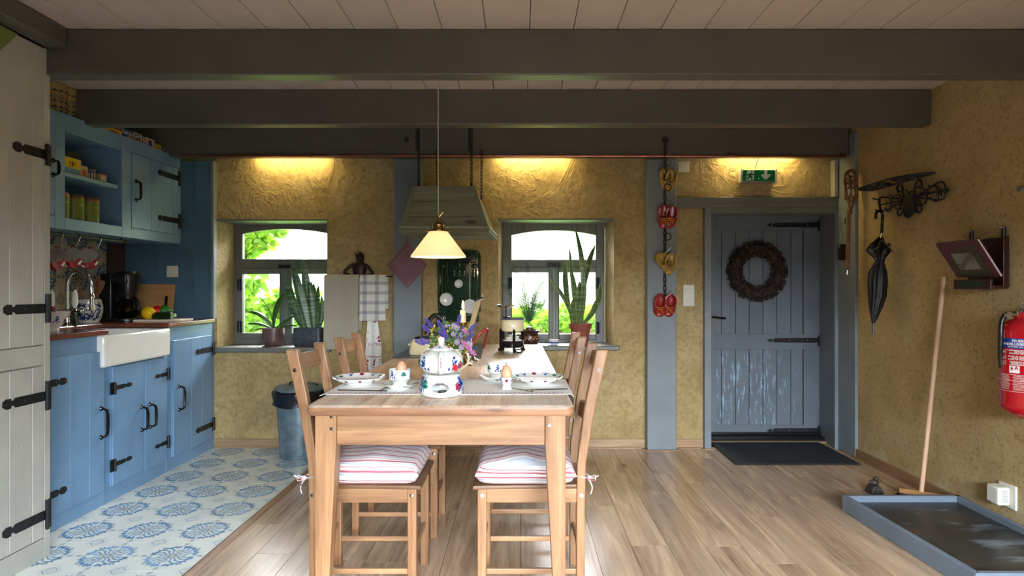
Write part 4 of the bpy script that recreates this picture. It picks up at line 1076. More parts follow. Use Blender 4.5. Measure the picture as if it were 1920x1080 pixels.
# tins on top of the wall cabinet
for px, lb, y_ in ((101, 'tall printed tin at the left on top of the wall cabinet', 3.72), (125, 'tall printed tin on the right on top of the wall cabinet', 3.93)):
    xt = -3.10; y_ = xt*F/(px-2-VX); c = (xt, y_, UZ1); r_ = .082; hh = .21
    t = thing('biscuit_tin', lb, 'tin', c, 'printed tins on the wall cabinet')
    m = MB().lathe([(0, 0), (r_, 0), (r_, hh)], c, 28)
    fn, _ = surf([(r_, 0), (r_, hh)], c)
    for s0 in (.035, .06, hh-.03): decal(m, fn, -.6, s0, [(-.2, 0), (-.1, 0), (0, 0), (.1, 0), (.2, 0), (.2, .003), (.1, .003), (0, .003), (-.1, .003), (-.2, .003)], 1)
    for q in range(9):
        for s0 in (.02, .048, .085, hh-.055):
            for w_ in range(3): decal(m, fn, -2.6+q*.45, s0, leaf2d(0, 0, R(90+(w_-1)*60), .018, .006), 1)
    put_text(m, 'Gebak', lambda x, y: fn(-.8+x/r_, .12+y, .001)[0], .045, 1)
    build('tin', m, ['tin_gold', 'tin_print'], t)
    build('lid', MB().lathe([(r_+.002, hh-.02), (r_+.002, hh), (r_-.012, hh+.008), (0, hh+.008)], c, 28), 'tin_gold', t)
# row of soap boxes on the cabinet top (image columns on the plane near the front edge)
XT = -3.0
bz = UZ1
data = [(186, 201, .055, 'lbl_blue', 'blue soap packet with a yellow disc, first of the row on the cabinet', None, [(.3, 1, 0, .7, 2)]),
 (201, 229, .085, 'lbl_yellow', 'yellow and brown carton with a black lettered band on the cabinet top', [('SUNLIGHT', .5, .72, .042, 6)], [(0, 1, .5, .95, 5), (.2, .8, 0, .3, 3)]),
 (230, 250, .078, 'lbl_blue', 'blue carton with white script on the cabinet top', [('Sunlight', .45, .62, .042, 1)], [(.45, 1, 0, .3, 2)]),
 (251, 267, .078, 'lbl_cream', 'carton with a black band reading only its end letters', [('GHT', .4, .6, .045, 1)], [(0, .8, .3, .9, 5)]),
 (267, 272, .072, 'lbl_cyan', 'narrow packet with a pale triangle between two cartons', None, [(.3, .8, .2, .8, 1)]),
 (273, 290, .076, 'lbl_pink', 'pale pink carton with a blue figure print on the cabinet top', None, [(.3, .7, .25, .8, 7)]),
 (290, 303, .055, 'lbl_yellow', 'plain yellow carton near the right end of the row', None, [(.45, .55, .3, .6, 3)]),
 (303, 314, .055, 'lbl_blue', 'small blue carton at the right end of the row', [('M', .4, .6, .04, 1)], None)]
for a, b, hh, fc, lb, wd_, stp in data:
    ya, yb_ = yx(a, XT), yx(b, XT)
    carton(lb, ya+.003, yb_-.003, XT-.055, hh, fc, bz, .055, wd_, stripe=stp, group='old soap cartons on the wall cabinet')
m = MB().tube(bez([(-3.02, 5.05, bz+.006), (-2.99, 5.16, bz+.006), (-2.985, 5.22, bz+.006), (-3.0, 5.27, bz+.006)]), [.004]*9+[.012]*8+[.012]*8, 8)
tag(build('metal_spoon', m, 'steel', None, (-3.0, 5.15, bz)), 'small metal utensil lying at the right end of the cabinet top', 'utensil')
# ------------------------------------------------------------ tall cupboard at the left edge
XK = -2.47
kt = thing('tall_cupboard', 'tall pale grey cupboard with board doors and black strap hinges at the left edge', 'cupboard', (-2.97, 2.7, 0))
m = MB().box(XL+.01, XK-.02, 2.05, 3.225, 0, 2.65)
m.box(XK-.02, XK, 3.185, 3.225, 0, 2.65); m.box(XK-.02, XK, 2.05, 3.185, 1.004, 1.105); m.box(XK-.02, XK, 2.05, 3.185, 0, .105); m.box(XK-.02, XK, 2.05, 2.1, 0, 2.65)
build('body', m, 'cab_grey', kt, bevel=.003, smooth=0)
dk1 = plank_door(kt, XK-.02, 2.105, 3.182, 1.11, 2.64, 4, 'cab_grey', .02, splits=[0, .2, .42, .6, .80, .93, 1])
dk2 = plank_door(kt, XK-.02, 2.105, 3.182, .11, .998, 4, 'cab_grey', .02, splits=[0, .2, .42, .6, .80, .93, 1])
build('brace', MB().prism([(XK, 2.913, 2.226), (XK, 3.18, 2.60), (XK, 3.18, 2.64), (XK, 2.35, 2.64), (XK, 2.35, 1.46)], (.012, 0, 0)), 'cab_grey', dk1, bevel=.002, smooth=0)
build('green_board', MB().prism([(XK+.012, 2.99, 2.64), (XK+.012, 2.913, 2.55), (XK+.012, 2.50, 2.10), (XK+.012, 2.50, 2.64)], (.012, 0, 0)), 'green_board', dk1, smooth=0)
for d_, z_, ytip in ((dk1, 2.096, 2.985), (dk1, 1.297, 2.93), (dk2, .842, 2.925), (dk2, .224, 2.925)):
    build('hinge', flat_hinge(MB(), XK, 3.19, ytip, z_, .024, .075 if z_ < 2 else .055), 'iron', d_)
# wall switch on the blue panel
def switch(label, c, sz=.10, n=1, socket=False, axis='y', name='light_switch'):
    """plate facing -Y at c (centre, wall plane)"""
    x, y, z = c; h = sz*(1 if n == 1 else 1.9)
    t = thing(name, label, 'switch', (x, y, z))
    build('plate', MB().box(x-sz/2, x+sz/2, y-.012, y, z-h/2, z+h/2), 'white_plastic', t, bevel=.005, seg=2)
    if n == 1:
        build('rocker', MB().box(x-.028, x+.028, y-.017, y-.012, z-.028, z+.028), 'white_plastic', t, bevel=.002)
    else:
        build('rocker', MB().box(x-.03, x+.03, y-.017, y-.012, z+.01, z+.06), 'white_plastic', t, bevel=.002)
        so = build('socket', MB().lathe([(.034, 0), (.034, -.004), (.030, -.004), (.028, -.001), (0, -.001)], (x, y-.012, z-.045), 24, axis='y'), 'white_plastic', t)
        build('contact_hole', MB().sphere((x-.012, y-.013, z-.045), .003, 8, 0, 5).sphere((x+.012, y-.013, z-.045), .003, 8, 0, 5).sphere((x, y-.013, z-.030), .002, 8, 0, 5), 'lbl_black', so)
    return t
switch('white square switch on the blue wall panel above the worktop', tuple(W(324, 509, 5.355)), .10)
switch('white square switch at the top beside the clog chain', tuple(W(1281.5, 313, 5.40)), .098)
switch('white double plate with switch and socket left of the door', tuple(W(1291, 554, 5.40)), .10, 2)
# ------------------------------------------------------------ dining table
ZT = .9275
TF, TB = 2.47, 5.20
tt = thing('dining_table', 'long pine table with tapered legs and a worn brown top', 'table', (-.33, 3.8, 0))
th = .042
def edge(y): t = (y-TF)/(TB-TF); return -.868-.002*t, .222-.034*t
l0, r0 = edge(TF); l1, r1 = edge(TB)
pts = []
def corner(cx, cy, a0, r=.035, n=4): return [(cx+r*cos(a0+PI/2*i/n), cy+r*sin(a0+PI/2*i/n)) for i in range(n+1)]
rr_ = .035
out = corner(l0+rr_, TF+rr_, PI, rr_)+corner(r0-rr_, TF+rr_, 1.5*PI, rr_)+corner(r1-.05, TB-.05, 0, .05)+corner(l1+rr_, TB-rr_, PI/2, rr_)
# slightly wavy worn front edge
rings = []
for (dz_, ins) in ((-th, .006), (-th*.5, 0), (-.008, .002), (0, .010)):
    cx, cy = -.33, 3.83
    rings.append([(x+(cx-x)*ins*1.6, y+(cy-y)*ins*.9, ZT+dz_) for x, y in out])
top_ = MB().loft(rings)
top_.m = [1 if sum(top_.v[i][2] for i in f)/len(f) < ZT-.006 else 0 for f in top_.f]
tp_ = build('tabletop', top_, ['tabletop', 'table_edge'], tt, smooth=35)
leg_y0 = 2.505
def tleg(x0, x1, xin, y0, y1, yin, name='leg', inner=1):
    """rectangular leg straight on its outer sides, tapering inside; inner=+1 tapers the +x side"""
    xo, xi = (x0, x1) if inner > 0 else (x1, x0)
    def ring(z, xi_, yi_): return [(xo, y0, z), (xi_, y0, z), (xi_, yi_, z), (xo, yi_, z)]
    m = MB().loft([ring(0, xin, yin), ring(.757-.0, xi, y1), ring(ZT-th, xi, y1)])
    return build(name, m, 'pine', tt, bevel=.004, smooth=0)
lg1 = tleg(-.838, -.752, -.79, leg_y0, leg_y0+.085, leg_y0+.05)
lg2 = tleg(.103, .187, .145, leg_y0, leg_y0+.085, leg_y0+.05, inner=-1)
# mirrored taper for the back legs
def bleg(x0, x1, xin, inner):
    xo, xi = (x0, x1) if inner > 0 else (x1, x0); y1 = TB-.05; y0 = y1-.085
    def ring(z, xi_, yi_): return [(xo, y1, z), (xi_, y1, z), (xi_, yi_, z), (xo, yi_, z)]
    build('leg', MB().loft([ring(0, xin, y1-.05), ring(.757, xi, y0), ring(ZT-th, xi, y0)]), 'pine', tt, bevel=.004, smooth=0)
bleg(-.838, -.752, -.79, 1); bleg(.075, .16, .118, -1)
za_ = .757
build('apron', MB().box(-.752, .103, leg_y0+.012, leg_y0+.038, za_, ZT-th), 'pine_x', tt, bevel=.003, smooth=0)
build('apron', MB().box(-.752, .075, TB-.09, TB-.065, za_, ZT-th), 'pine_x', tt, bevel=.003, smooth=0)
build('apron', MB().box(-.83, -.805, leg_y0+.08, TB-.13, za_, ZT-th), 'pine_y', tt, bevel=.003, smooth=0)
build('apron', MB().hexa([(.150, leg_y0+.08, za_), (.175, leg_y0+.08, za_), (.15, TB-.13, za_), (.125, TB-.13, za_)], [(.150, leg_y0+.08, ZT-th), (.175, leg_y0+.08, ZT-th), (.15, TB-.13, ZT-th), (.125, TB-.13, ZT-th)]), 'pine_y', tt, bevel=.003, smooth=0)
for lg, px, pys in ((lg1, 622, (781, 804)), (lg2, 1030, (776, 797))):
    for py in pys:
        p = W(px, py, leg_y0); build('dowel', MB().lathe([(0, -.004), (.008, -.003), (.009, .002)], tuple(p), 6, axis='y'), 'steel', lg)
# slate worktop inset at the far left
tag(build('slate_slab', MB().prism([(-.868, 4.15, ZT), (-.262, 4.15, ZT), (-.30, 5.19, ZT), (-.868, 5.19, ZT)], (0, 0, .006)), 'slate', None, (-.56, 4.7, ZT), bevel=.002, smooth=0), 'dark slate slab on the far left end of the table', 'slab')
# ------------------------------------------------------------ chairs
def make_chair():
    t = thing('dining_chair', '', 'chair', (0,0,0), 'pine ladder-back chairs at the table', local=True)
    for y in (-.18, .18):
        q = build('leg', MB().box(.20, .24, y-.02, y+.02, 0, .505), 'pine', t, bevel=.004, smooth=0)
        s_ = 1 if y > 0 else -1
        if s_ < 0: build('screw_cap', MB().lathe([(0, -.003), (.009, -.002), (.009, .001)], (.218, -.2, .475), 10, axis='y'), 'steel', q)
        prof = [(0, -.24, -.202), (.40, -.24, -.202), (.62, -.245, -.206), (.86, -.285, -.238), (1.125, -.345, -.292)]
        m = MB().loft([[(a, y-.02, z), (b, y-.02, z), (b, y+.02, z), (a, y+.02, z)] for z, a, b in prof])
        q = build('back_post', m, 'pine', t, bevel=.005, smooth=0)
        if s_ < 0:
            for (xx_, zz_) in ((-.225, .475), (-.303, 1.035)): build('screw_cap', MB().lathe([(0, -.003), (.009, -.002), (.009, .001)], (xx_, -.2, zz_), 10, axis='y'), 'steel', q)
        build('stretcher', MB().box(-.205, .20, y-.008, y+.008, .118, .142), 'pine_x', t, bevel=.003, smooth=0)
        build('seat_rail', MB().box(-.205, .20, y-.012, y+.012, .44, .503), 'pine_x', t, bevel=.003, smooth=0)
    for x_, z_ in ((.22, .21), (-.22, .21)): build('stretcher', MB().box(x_-.008, x_+.008, -.165, .165, z_-.012, z_+.012), 'pine_y', t, bevel=.003, smooth=0)
    for x_ in (.22, -.222): build('seat_rail', MB().box(x_-.011, x_+.011, -.165, .165, .44, .503), 'pine_y', t, bevel=.003, smooth=0)
    for (z_, hgt) in ((1.055, .072), (.80, .075)):
        xm = -.318 if z_ > 1 else -.258
        rg = []
        for i in range(9):
            y = -.165+.33*i/8; bow = -.016*sin(PI*i/8)
            rg.append([(xm-.012+bow-.006, y, z_+hgt/2), (xm+.010+bow-.006, y, z_+hgt/2), (xm+.018+bow, y, z_-hgt/2), (xm-.004+bow, y, z_-hgt/2)])
        build('back_slat', MB().loft(rg), 'pine_y', t, bevel=.004, smooth=0)
    st_ = MB().prism([(-.245, -.185, .503), (.262, -.212, .503), (.262, .212, .503), (-.245, .185, .503)], (0, 0, .018))
    build('seat', st_, 'dark_seat', t, bevel=.006, smooth=0)
    return t
def make_cushion():
    t = thing('seat_cushion', '', 'cushion', (0,0,0), 'striped seat cushions', local=True)
    nu, nv = 22, 22
    def surfz(u, v, sgn):
        x = -.21+.47*u; y = -.222+.444*v
        ed = (1-abs(2*u-1)**5)*(1-abs(2*v-1)**5); ed = max(ed, 0)**.42
        zc = .521+.048+sgn*(.012+.045*ed)
        if sgn > 0: zc += .012*sin(5*x*6)*ed*.3+.02*ed*(1-abs(2*u-1))
        if sgn < 0: zc = max(zc, .522)
        k = 1-.05*(1-ed)
        return ((x-.02)*(.93+.07*ed)+.02, y*(.95+.05*ed), zc)
    m = MB()
    m.grid(lambda u, v: surfz(u, v, 1), nu, nv); m.grid(lambda u, v: surfz(v, u, -1), nv, nu)
    # side wall between the two edges
    bd = [(i/nu, 0) for i in range(nu)]+[(1, i/nv) for i in range(nv)]+[(1-i/nu, 1) for i in range(nu)]+[(0, 1-i/nv) for i in range(nv)]
    r1_ = [surfz(u, v, 1) for u, v in bd]; r2_ = [surfz(u, v, -1) for u, v in bd]
    cx_ = .02
    mid = [((a[0]-cx_)*1.035+cx_, a[1]*1.03, (a[2]+b[2])/2) for a, b in zip(r1_, r2_)]
    m.loft([r2_, mid, r1_], caps=False)
    build('cushion', m, 'ticking', t, smooth=70)
    for y in (-.19, .19):
        s_ = 1 if y > 0 else -1
        tie = MB()
        tie.tube([(-.19, y, .56), (-.25, y+s_*.012, .555), (-.262, y, .557), (-.25, y-s_*.03, .56)], .006, 6, flat=.5)
        tie.tube(bez([(-.255, y+s_*.02, .557), (-.282, y+s_*.03, .572), (-.282, y+s_*.03, .548), (-.255, y+s_*.02, .553)], 5), .005, 6, flat=.5)
        tie.tube(bez([(-.255, y+s_*.02, .557), (-.275, y+s_*.03, .56), (-.298, y+s_*.03, .572)], 5), [.004]*5+[.007]*6, 6, flat=.5)
        tie.tube(bez([(-.255, y+s_*.02, .557), (-.27, y+s_*.03, .52), (-.262, y+s_*.035, .49)], 5), .005, 6, flat=.5)
        tie.sphere((-.258, y+s_*.018, .557), .012, 8, 0, 6)
        build('tie', tie, 'ticking', t)
    return t
ch = make_chair(); cu = make_cushion()
spots = [(-.703, 2.94, 0, 'left of the table nearest the camera'), (-.703, 3.635, 0, 'left of the table, second from the camera'),
         (.05, 2.94, PI, 'right of the table nearest the camera'), (.035, 3.68, PI, 'right of the table, second from the camera')]
for i, (x, y, rz, w_) in enumerate(spots):
    c_ = place(ch, (x, y, 0), rz, 'pine ladder-back chair ' + w_, first=(i == 0))
    q = place(cu, (x, y, 0), rz, 'striped red and white cushion on the chair ' + w_, first=(i == 0))
    if rz:  # caps face the camera side
        for c2_ in c_.children:
            for g in c2_.children: g.location = (0, .4, 0)
            for g in list(c2_.children):
                pass
# ------------------------------------------------------------ runner
ry0, ry1 = 2.715, 3.17
rn = MB()
def runz(u, v):
    xl, xr = edge(ry0)[0]-.016, edge(ry0)[1]+.016
    y = ry0+(ry1-ry0)*v; tot = .05+(xr-xl)+.12; s = u*tot-.05
    zz = ZT+.0025+.001*sin(40*v+9*u)
    if s < 0: return (xl-.004, y, zz+s)
    if s > xr-xl:
        d = s-(xr-xl); return (xr+.004+.012*sin(v*5)*d/.12, y, zz-d*(1-.45*min(1, v*1.3)))
    return (xl+s, y+.003*sin(s*60)*(v < .02), zz)
rn.grid(runz, 60, 14, thick=(0, 0, .002))
ro = build('table_runner', rn, 'runner', None, (-.33, 2.94, ZT), smooth=60); tag(ro, 'white cloth runner with a pink woven border across the table', 'runner')
bd = MB()
for yy in (ry0+.012, ry0+.030, ry1-.015, ry1-.035):
    for i in range(56):
        x = -.855+i*.0192
        if x < .2: bd.poly([(x, yy, ZT+.0062), (x+.010, yy, ZT+.0062), (x+.012, yy+.008, ZT+.0062), (x+.002, yy+.008, ZT+.0062)])
for yy in (ry0+.022, ry1-.025):
    for i in range(40):
        x = -.85+i*.027
        if x < .2: bd.poly([(x, yy-.002, ZT+.0062), (x+.016, yy-.002, ZT+.0062), (x+.016, yy+.002, ZT+.0062), (x, yy+.002, ZT+.0062)])
build('woven_border', bd, 'runner_red', ro, smooth=0)
ZR = ZT+.006
# ------------------------------------------------------------ crockery
def dish(name, label, cat, c, prof, n=40, group=None, decs=(), ri=(0, 99), k=.02, rot=0):
    t = thing(name, label, cat, c, group)
    m = MB().lathe(prof, c, n)
    return t, m
# plates
def plate(label, c, r=.128):
    prof = [(0, .012), (.05, .010), (.052, 0), (.062, 0), (.075, .012), (r*.86, .020), (r, .034), (r+.001, .037), (r-.004, .038), (r*.80, .026), (.082, .020), (.07, .018), (0, .017)]
    t, m = dish('dinner_plate', label, 'plate', c, prof, 48, 'painted dinner plates')
    fn, _ = surf(prof[8:10], c)      # runs inward on the rim
    for q in range(12): motif(m, fn, q*PI/6+.15, .012, .026, (0, 1, 0, 2)[q % 4], off=.001)
    fo, _ = surf(prof[5:7], c)
    for q in range(5): motif(m, fo, -2.4+q*.55, .012, .018, 2, off=.001)
    build('plate', m, GL, t)
pl1 = W(676, 716, 3.02); plate('large painted plate on the runner at the left', (-.785, 3.0, ZR))
pl2 = W(1008, 716, 3.02); plate('large painted plate on the runner at the right', (.088, 3.02, ZR))
def saucer(label, c):
    t = thing('saucer', label, 'saucer', c, 'white saucers')
    m = MB().lathe([(0, .006), (.035, .005), (.037, 0), (.046, 0), (.055, .008), (.083, .022), (.085, .025), (.08, .024), (.05, .012), (0, .010)], c, 40)
    build('saucer', m, GL, t); return t
def cup(label, c, rot):
    prof = [(0, .004), (.036, 0), (.038, .006), (.034, .012), (.040, .028), (.050, .034), (.052, .078), (.0525, .080), (.049, .080), (.047, .036), (.034, .02), (0, .014)]
    t = thing('tea_cup', label, 'cup', c, 'painted cups')
    m = MB().lathe(prof, c, 40); fn, _ = surf(prof[5:7], c)
    for q in range(6): motif(m, fn, rot+q*PI/3, .020, .024, (0, 1, 0, 2)[q % 4], (1, -1)[q % 2])
    build('cup', m, GL, t)
    a = rot+PI/6*0+.52; d = Vector((cos(a), sin(a), 0)); C_ = Vector(c)
    hp_ = [C_+d*.05+Vector((0, 0, .07)), C_+d*.075+Vector((0, 0, .068)), C_+d*.082+Vector((0, 0, .052)), C_+d*.07+Vector((0, 0, .04)), C_+d*.049+Vector((0, 0, .038))]
    build('cup_handle', MB().tube(bez(hp_, 5), .006, 8), 'white_glaze', t)
    return t
c1p = W(749, 731, 2.86); s1c = (c1p.x+.0, 2.87, ZR)
saucer('white saucer under the left cup', s1c)
cup('painted cup with an egg in it, on the left saucer', (s1c[0], s1c[1], ZR+.010), -PI/2-.52)
def egg(label, c, h=.068, r=.026):
    rings = []
    m = MB().lathe([(0, 0)]+[(r*sin(PI*t)*(1+.12*cos(PI*t)), h*(1-cos(PI*t))/2) for t in [i/12 for i in range(1, 12)]]+[(0, h)], c, 20)
    tag(build('boiled_egg', m, 'egg', None, c, smooth=80), label, 'egg')
egg('brown egg sitting in the left cup', (W(753, 700, 2.87).x, 2.87, ZR+.062), .066, .0255)
s2c = (W(929, 716, 3.10).x, 3.10, ZR); saucer('white saucer under the right cup', s2c)
cup('painted cup behind the egg cup on the right', (s2c[0]+.01, 3.10, ZR+.010), -PI/2+.1)
ec = (W(950, 733, 2.84).x, 2.85, ZR)
t = thing('egg_cup', 'painted egg cup on the runner at the right', 'egg cup', ec)
prof = [(0, 0), (.024, 0), (.025, .004), (.020, .012), (.019, .022), (.026, .032), (.030, .052), (.0305, .056), (.027, .056), (.02, .036), (0, .03)]
m = MB().lathe(prof, ec, 28); fn, _ = surf(prof[4:8], ec)
for q in range(6): motif(m, fn, -PI/2+q*PI/3, .022, .016, (2, 0)[q % 2])
build('egg_cup', m, GL, t)
egg('brown egg standing in the egg cup', (ec[0], ec[1], ZR+.040), .072, .0265)
# cutlery
def cutlery(label, p0, p1, kind, z=None):
    P0, P1 = Vector(p0), Vector(p1); d = (P1-P0).normalized(); u = Vector((-d.y, d.x, 0)); L = (P1-P0).length
    W_ = {'knife': [(0, .007), (.45, .006), (.5, .004), (.55, .009), (.9, .0095), (1, .002)], 'fork': [(0, .008), (.3, .005), (.68, .003), (.74, .010), (1, .011)], 'spoon': [(0, .007), (.3, .004), (.7, .003), (.78, .012), (.88, .015), (1, .004)]}[kind]
    rg = []
    for s, w in W_:
        c = P0+d*(L*s); rg.append([c+u*w+Vector((0,0,.001)), c+Vector((0,0,.004)), c-u*w+Vector((0,0,.001)), c+Vector((0,0,-.001))])
    m = MB().loft(rg)
    o = build(kind, m, 'steel', None, tuple(P0)); tag(o, label, kind)
cutlery('knife lying aslant across the left plate rim', (-.635, 2.79, ZR+.002), (-.640+.05, 3.0, ZR+.012), 'knife')
cutlery('knife in front of the left plate on the runner', (-.83, 2.80, ZR+.002), (-.60, 2.775, ZR+.002), 'knife')
cutlery('spoon lying in front of the right plate', (-.05, 2.86, ZR+.002), (.06, 2.765, ZR+.002), 'spoon')
cutlery('fork lying in front of the right plate', (.22, 2.83, ZR+.002), (.02, 2.80, ZR+.002), 'fork')
cutlery('teaspoon resting on the right saucer', (-.02, 3.09, ZR+.026), (-.12, 3.02, ZR+.012), 'spoon')
cutlery('teaspoon resting on the left saucer', (-.475, 2.87, ZR+.024), (-.53, 2.80, ZR+.014), 'spoon')
# teapot warmer with an opening and a tea light
wc = (W(823, 750, 2.62).x, 2.71, ZT+.001)
wt_ = thing('teapot_warmer', 'white painted ceramic warmer with an oval opening under the teapot', 'warmer', wc)
prof = [(.070, 0), (.084, .004), (.093, .018), (.096, .04), (.092, .07), (.080, .096), (.077, .108), (.084, .120), (.087, .126), (.083, .129), (.074, .126)]
m = MB(); n_ = 72
hole_a, hole_z = -PI/2+.05, .042
prof = [(r, z*.76) for r, z in prof]; fo, tot = surf(prof, wc)
# shell with the elliptical hole cut out of the grid
acc = [i/30*tot for i in range(31)]
vs = [fo(2*PI*k/n_, s, 0)[0] for s in acc for k in range(n_)]
def inhole(a, z):
    da = (a-hole_a+PI) % (2*PI)-PI
    return (da*.093/.042)**2+((z-hole_z)/.026)**2 < 1
fs = []
for i in range(30):
    for k in range(n_):
        a = 2*PI*(k+.5)/n_; z = (vs[i*n_+k][2]+vs[(i+1)*n_+k][2])/2-wc[2]
        if inhole(a, z): continue
        fs.append((i*n_+k, i*n_+(k+1)%n_, (i+1)*n_+(k+1)%n_, (i+1)*n_+k))
m.add(vs, fs, 0)
for q, kd in ((-PI/2-.82, 1), (-PI/2-1.25, 0), (-PI/2+1.0, 2), (-PI/2+1.3, 0), (1, 1), (2, 2)): motif(m, fo, q, .060, .042, kd)
wb = build('warmer_body', m, GL, wt_, smooth=60)
sol = wb.modifiers.new('wall', 'SOLIDIFY'); sol.thickness = .004; sol.offset = -1
hr = [fo(hole_a+.044/.093*cos(t), .0215+.0415+.0275*sin(t), .0)[0] for t in [2*PI*i/40 for i in range(40)]]
build('opening_rim', MB().tube(hr, .0038, 6, closed=True), 'white_glaze', wb)
build('warmer_floor', MB().lathe([(0, .002), (.07, .002), (.07, .006), (0, .006)], wc, 24), 'white_glaze', wt_)
tag(build('tea_light', MB().lathe([(0, 0), (.019, 0), (.0195, .016), (.018, .014), (0, .012)], (wc[0]+.005, wc[1]-.015, wc[2]+.0065), 20), 'steel', None, (wc[0]+.005, wc[1]-.015, wc[2]+.0065)), 'small metal tea light inside the white warmer', 'candle')
# teapot
tc = (wc[0]-.002, wc[1], wc[2]+.098)
tpo = thing('teapot', 'round white teapot painted with blue, green and red flowers', 'teapot', tc)
prof = [(.055, 0), (.076, .010), (.094, .031), (.100, .048), (.097, .068), (.084, .087), (.064, .100), (.05, .105)]
m = MB().lathe([(0, .001)]+prof+[(0, .106)], tc, 44); fn, _ = surf(prof, tc)
for a, kd, fl_ in ((-PI/2-.72, 0, 1), (-PI/2-1.15, 1, 1), (-PI/2-1.5, 0, 1), (-PI/2+.72, 0, -1), (-PI/2+1.12, 2, 1), (-PI/2+1.5, 1, 1)): motif(m, fn, a, .060, .042, kd, fl_)
build('pot_body', m, GL, tpo)
lp = [(.056, .101), (.052, .109), (.036, .118), (.016, .123), (.012, .126)]
m = MB().lathe(lp+[(0, .126)], tc, 32); fl2, _ = surf(lp, tc)
for q in range(6): motif(m, fl2, q*1.05-PI/2, .022, .016, (0, 2)[q % 2])
ld = build('lid', m, GL, tpo)
build('knob', MB().lathe([(0, .124), (.010, .124), (.012, .133), (.016, .149), (.012, .158), (0, .160)], tc, 16), 'white_glaze', ld)
ha = -PI/2+.12; hd_ = Vector((cos(ha), sin(ha), 0)); C_ = Vector(tc)
hpts = [C_+hd_*.075+Vector((0,0,.092)), C_+hd_*.115+Vector((0,0,.098)), C_+hd_*.14+Vector((0,0,.08)), C_+hd_*.138+Vector((0,0,.045)), C_+hd_*.115+Vector((0,0,.020)), C_+hd_*.085+Vector((0,0,.022))]
hb = bez(hpts, 6); ho = build('handle', MB().tube(hb, .0105, 10), 'white_glaze', tpo)
build('handle_stripe', MB().tube([p+hd_*.0085 for p in hb[6:-6]], .0028, 6), 'p_red', ho)
sd_ = -hd_; spt = [C_+sd_*.085+Vector((0,0,.035)), C_+sd_*.12+Vector((0,0,.06)), C_+sd_*.135+Vector((0,0,.1)), C_+sd_*.155+Vector((0,0,.13))]
build('spout', MB().tube(bez(spt, 5), [.024-.0007*i for i in range(16)], 12), 'white_glaze', tpo)
tgp = W(853, 690, 2.61)
tg = tag(build('tea_label', MB().prism([(tgp.x-.008, tgp.y, tgp.z+.014), (tgp.x+.006, tgp.y, tgp.z+.016), (tgp.x+.011, tgp.y, tgp.z-.010), (tgp.x+.006, tgp.y, tgp.z-.014), (tgp.x-.004, tgp.y, tgp.z-.012), (tgp.x-.009, tgp.y, tgp.z-.006)], (0, .002, 0)), 'red', None, tuple(tgp)), 'small red paper tea tag hanging at the side of the teapot', 'tea tag')
build('string', MB().tube([tgp+Vector((0, .001, .012)), tgp+Vector((-.02, .02, .07)), C_+Vector((.03, -.03, .112))], .0008, 4), 'white_plastic', tg)
# ------------------------------------------------------------ flowers in a cream jug
vc = (W(848, 690, 3.35).x, 3.35, ZT+.001)
vz = thing('flower_jug', 'cream jug behind the teapot holding the wild flowers', 'jug', vc)
build('jug', MB().lathe([(0, 0), (.045, 0), (.05, .01), (.055, .05), (.052, .10), (.05, .13), (.054, .145), (.050, .145), (.046, .12), (.04, .01), (0, .008)], vc, 28), 'cream', vz)
build('jug_handle', MB().tube(bez([(vc[0]+.05, vc[1]-.01, ZT+.13), (vc[0]+.085, vc[1]-.02, ZT+.12), (vc[0]+.088, vc[1]-.02, ZT+.07), (vc[0]+.053, vc[1]-.01, ZT+.035)], 5), .007, 8), 'cream', vz)
fr_ = random.Random(11)
def base_pt(): return Vector((vc[0]+fr_.uniform(-.03, .03), vc[1]+fr_.uniform(-.03, .03), vc[2]+.02))
mouth = lambda: Vector((vc[0]+fr_.uniform(-.035, .035), vc[1]+fr_.uniform(-.035, .035), vc[2]+.14))
def stem_to(p): return MB().tube(bez([base_pt(), mouth(), p], 5), .0018, 5)
def lavender(p, lb):
    t = thing('lavender_sprig', lb, 'flower', tuple(p), 'lavender sprigs in the jug')
    build('stem', stem_to(p), 'stem', t)
    d = (Vector(p)-Vector((vc[0], vc[1], vc[2]+.12))).normalized(); m = MB()
    L = .05
    for i in range(7):
        c = Vector(p)-d*(L*.3)+d*(L*i/6)
        for q in range(4):
            a = q*1.57+i*.8; u = d.orthogonal().normalized(); w = d.cross(u); m.sphere(tuple(c+(u*cos(a)+w*sin(a))*(.0085 if 0 < i < 5 else .005)), (.0042, .0042, .0055), 6, 0, 4)
    build('flower_head', m, 'lav', t)
def aster(p, lb, r=.017, mat='aster'):
    t = thing('aster_flower', lb, 'flower', tuple(p), 'pale lilac daisies in the jug')
    build('stem', stem_to(p), 'stem', t); m = MB()
    nrm = Vector((fr_.uniform(-.5, .5), -1, fr_.uniform(-.2, .5))).normalized(); u = nrm.orthogonal().normalized(); w = nrm.cross(u)
    for q in range(16):
        a = q*2*PI/16; m.add([Vector(p)+(u*cos(a+b_)+w*sin(a+b_))*rr+nrm*zz for b_, rr, zz in ((-.13, .3*r, 0), (.13, .3*r, 0), (.13, r*.9, .002), (0, r, .001), (-.13, r*.9, .002))], [(0,1,2,3,4)], 0)
    build('petals', m, mat, t, smooth=0)
    build('flower_centre', MB().sphere(tuple(Vector(p)+nrm*.002), r*.3, 8, 0, 5), 'yel_f', t)
P2 = lambda px, py: W(px, py, 3.35+fr_.uniform(-.05, .05))
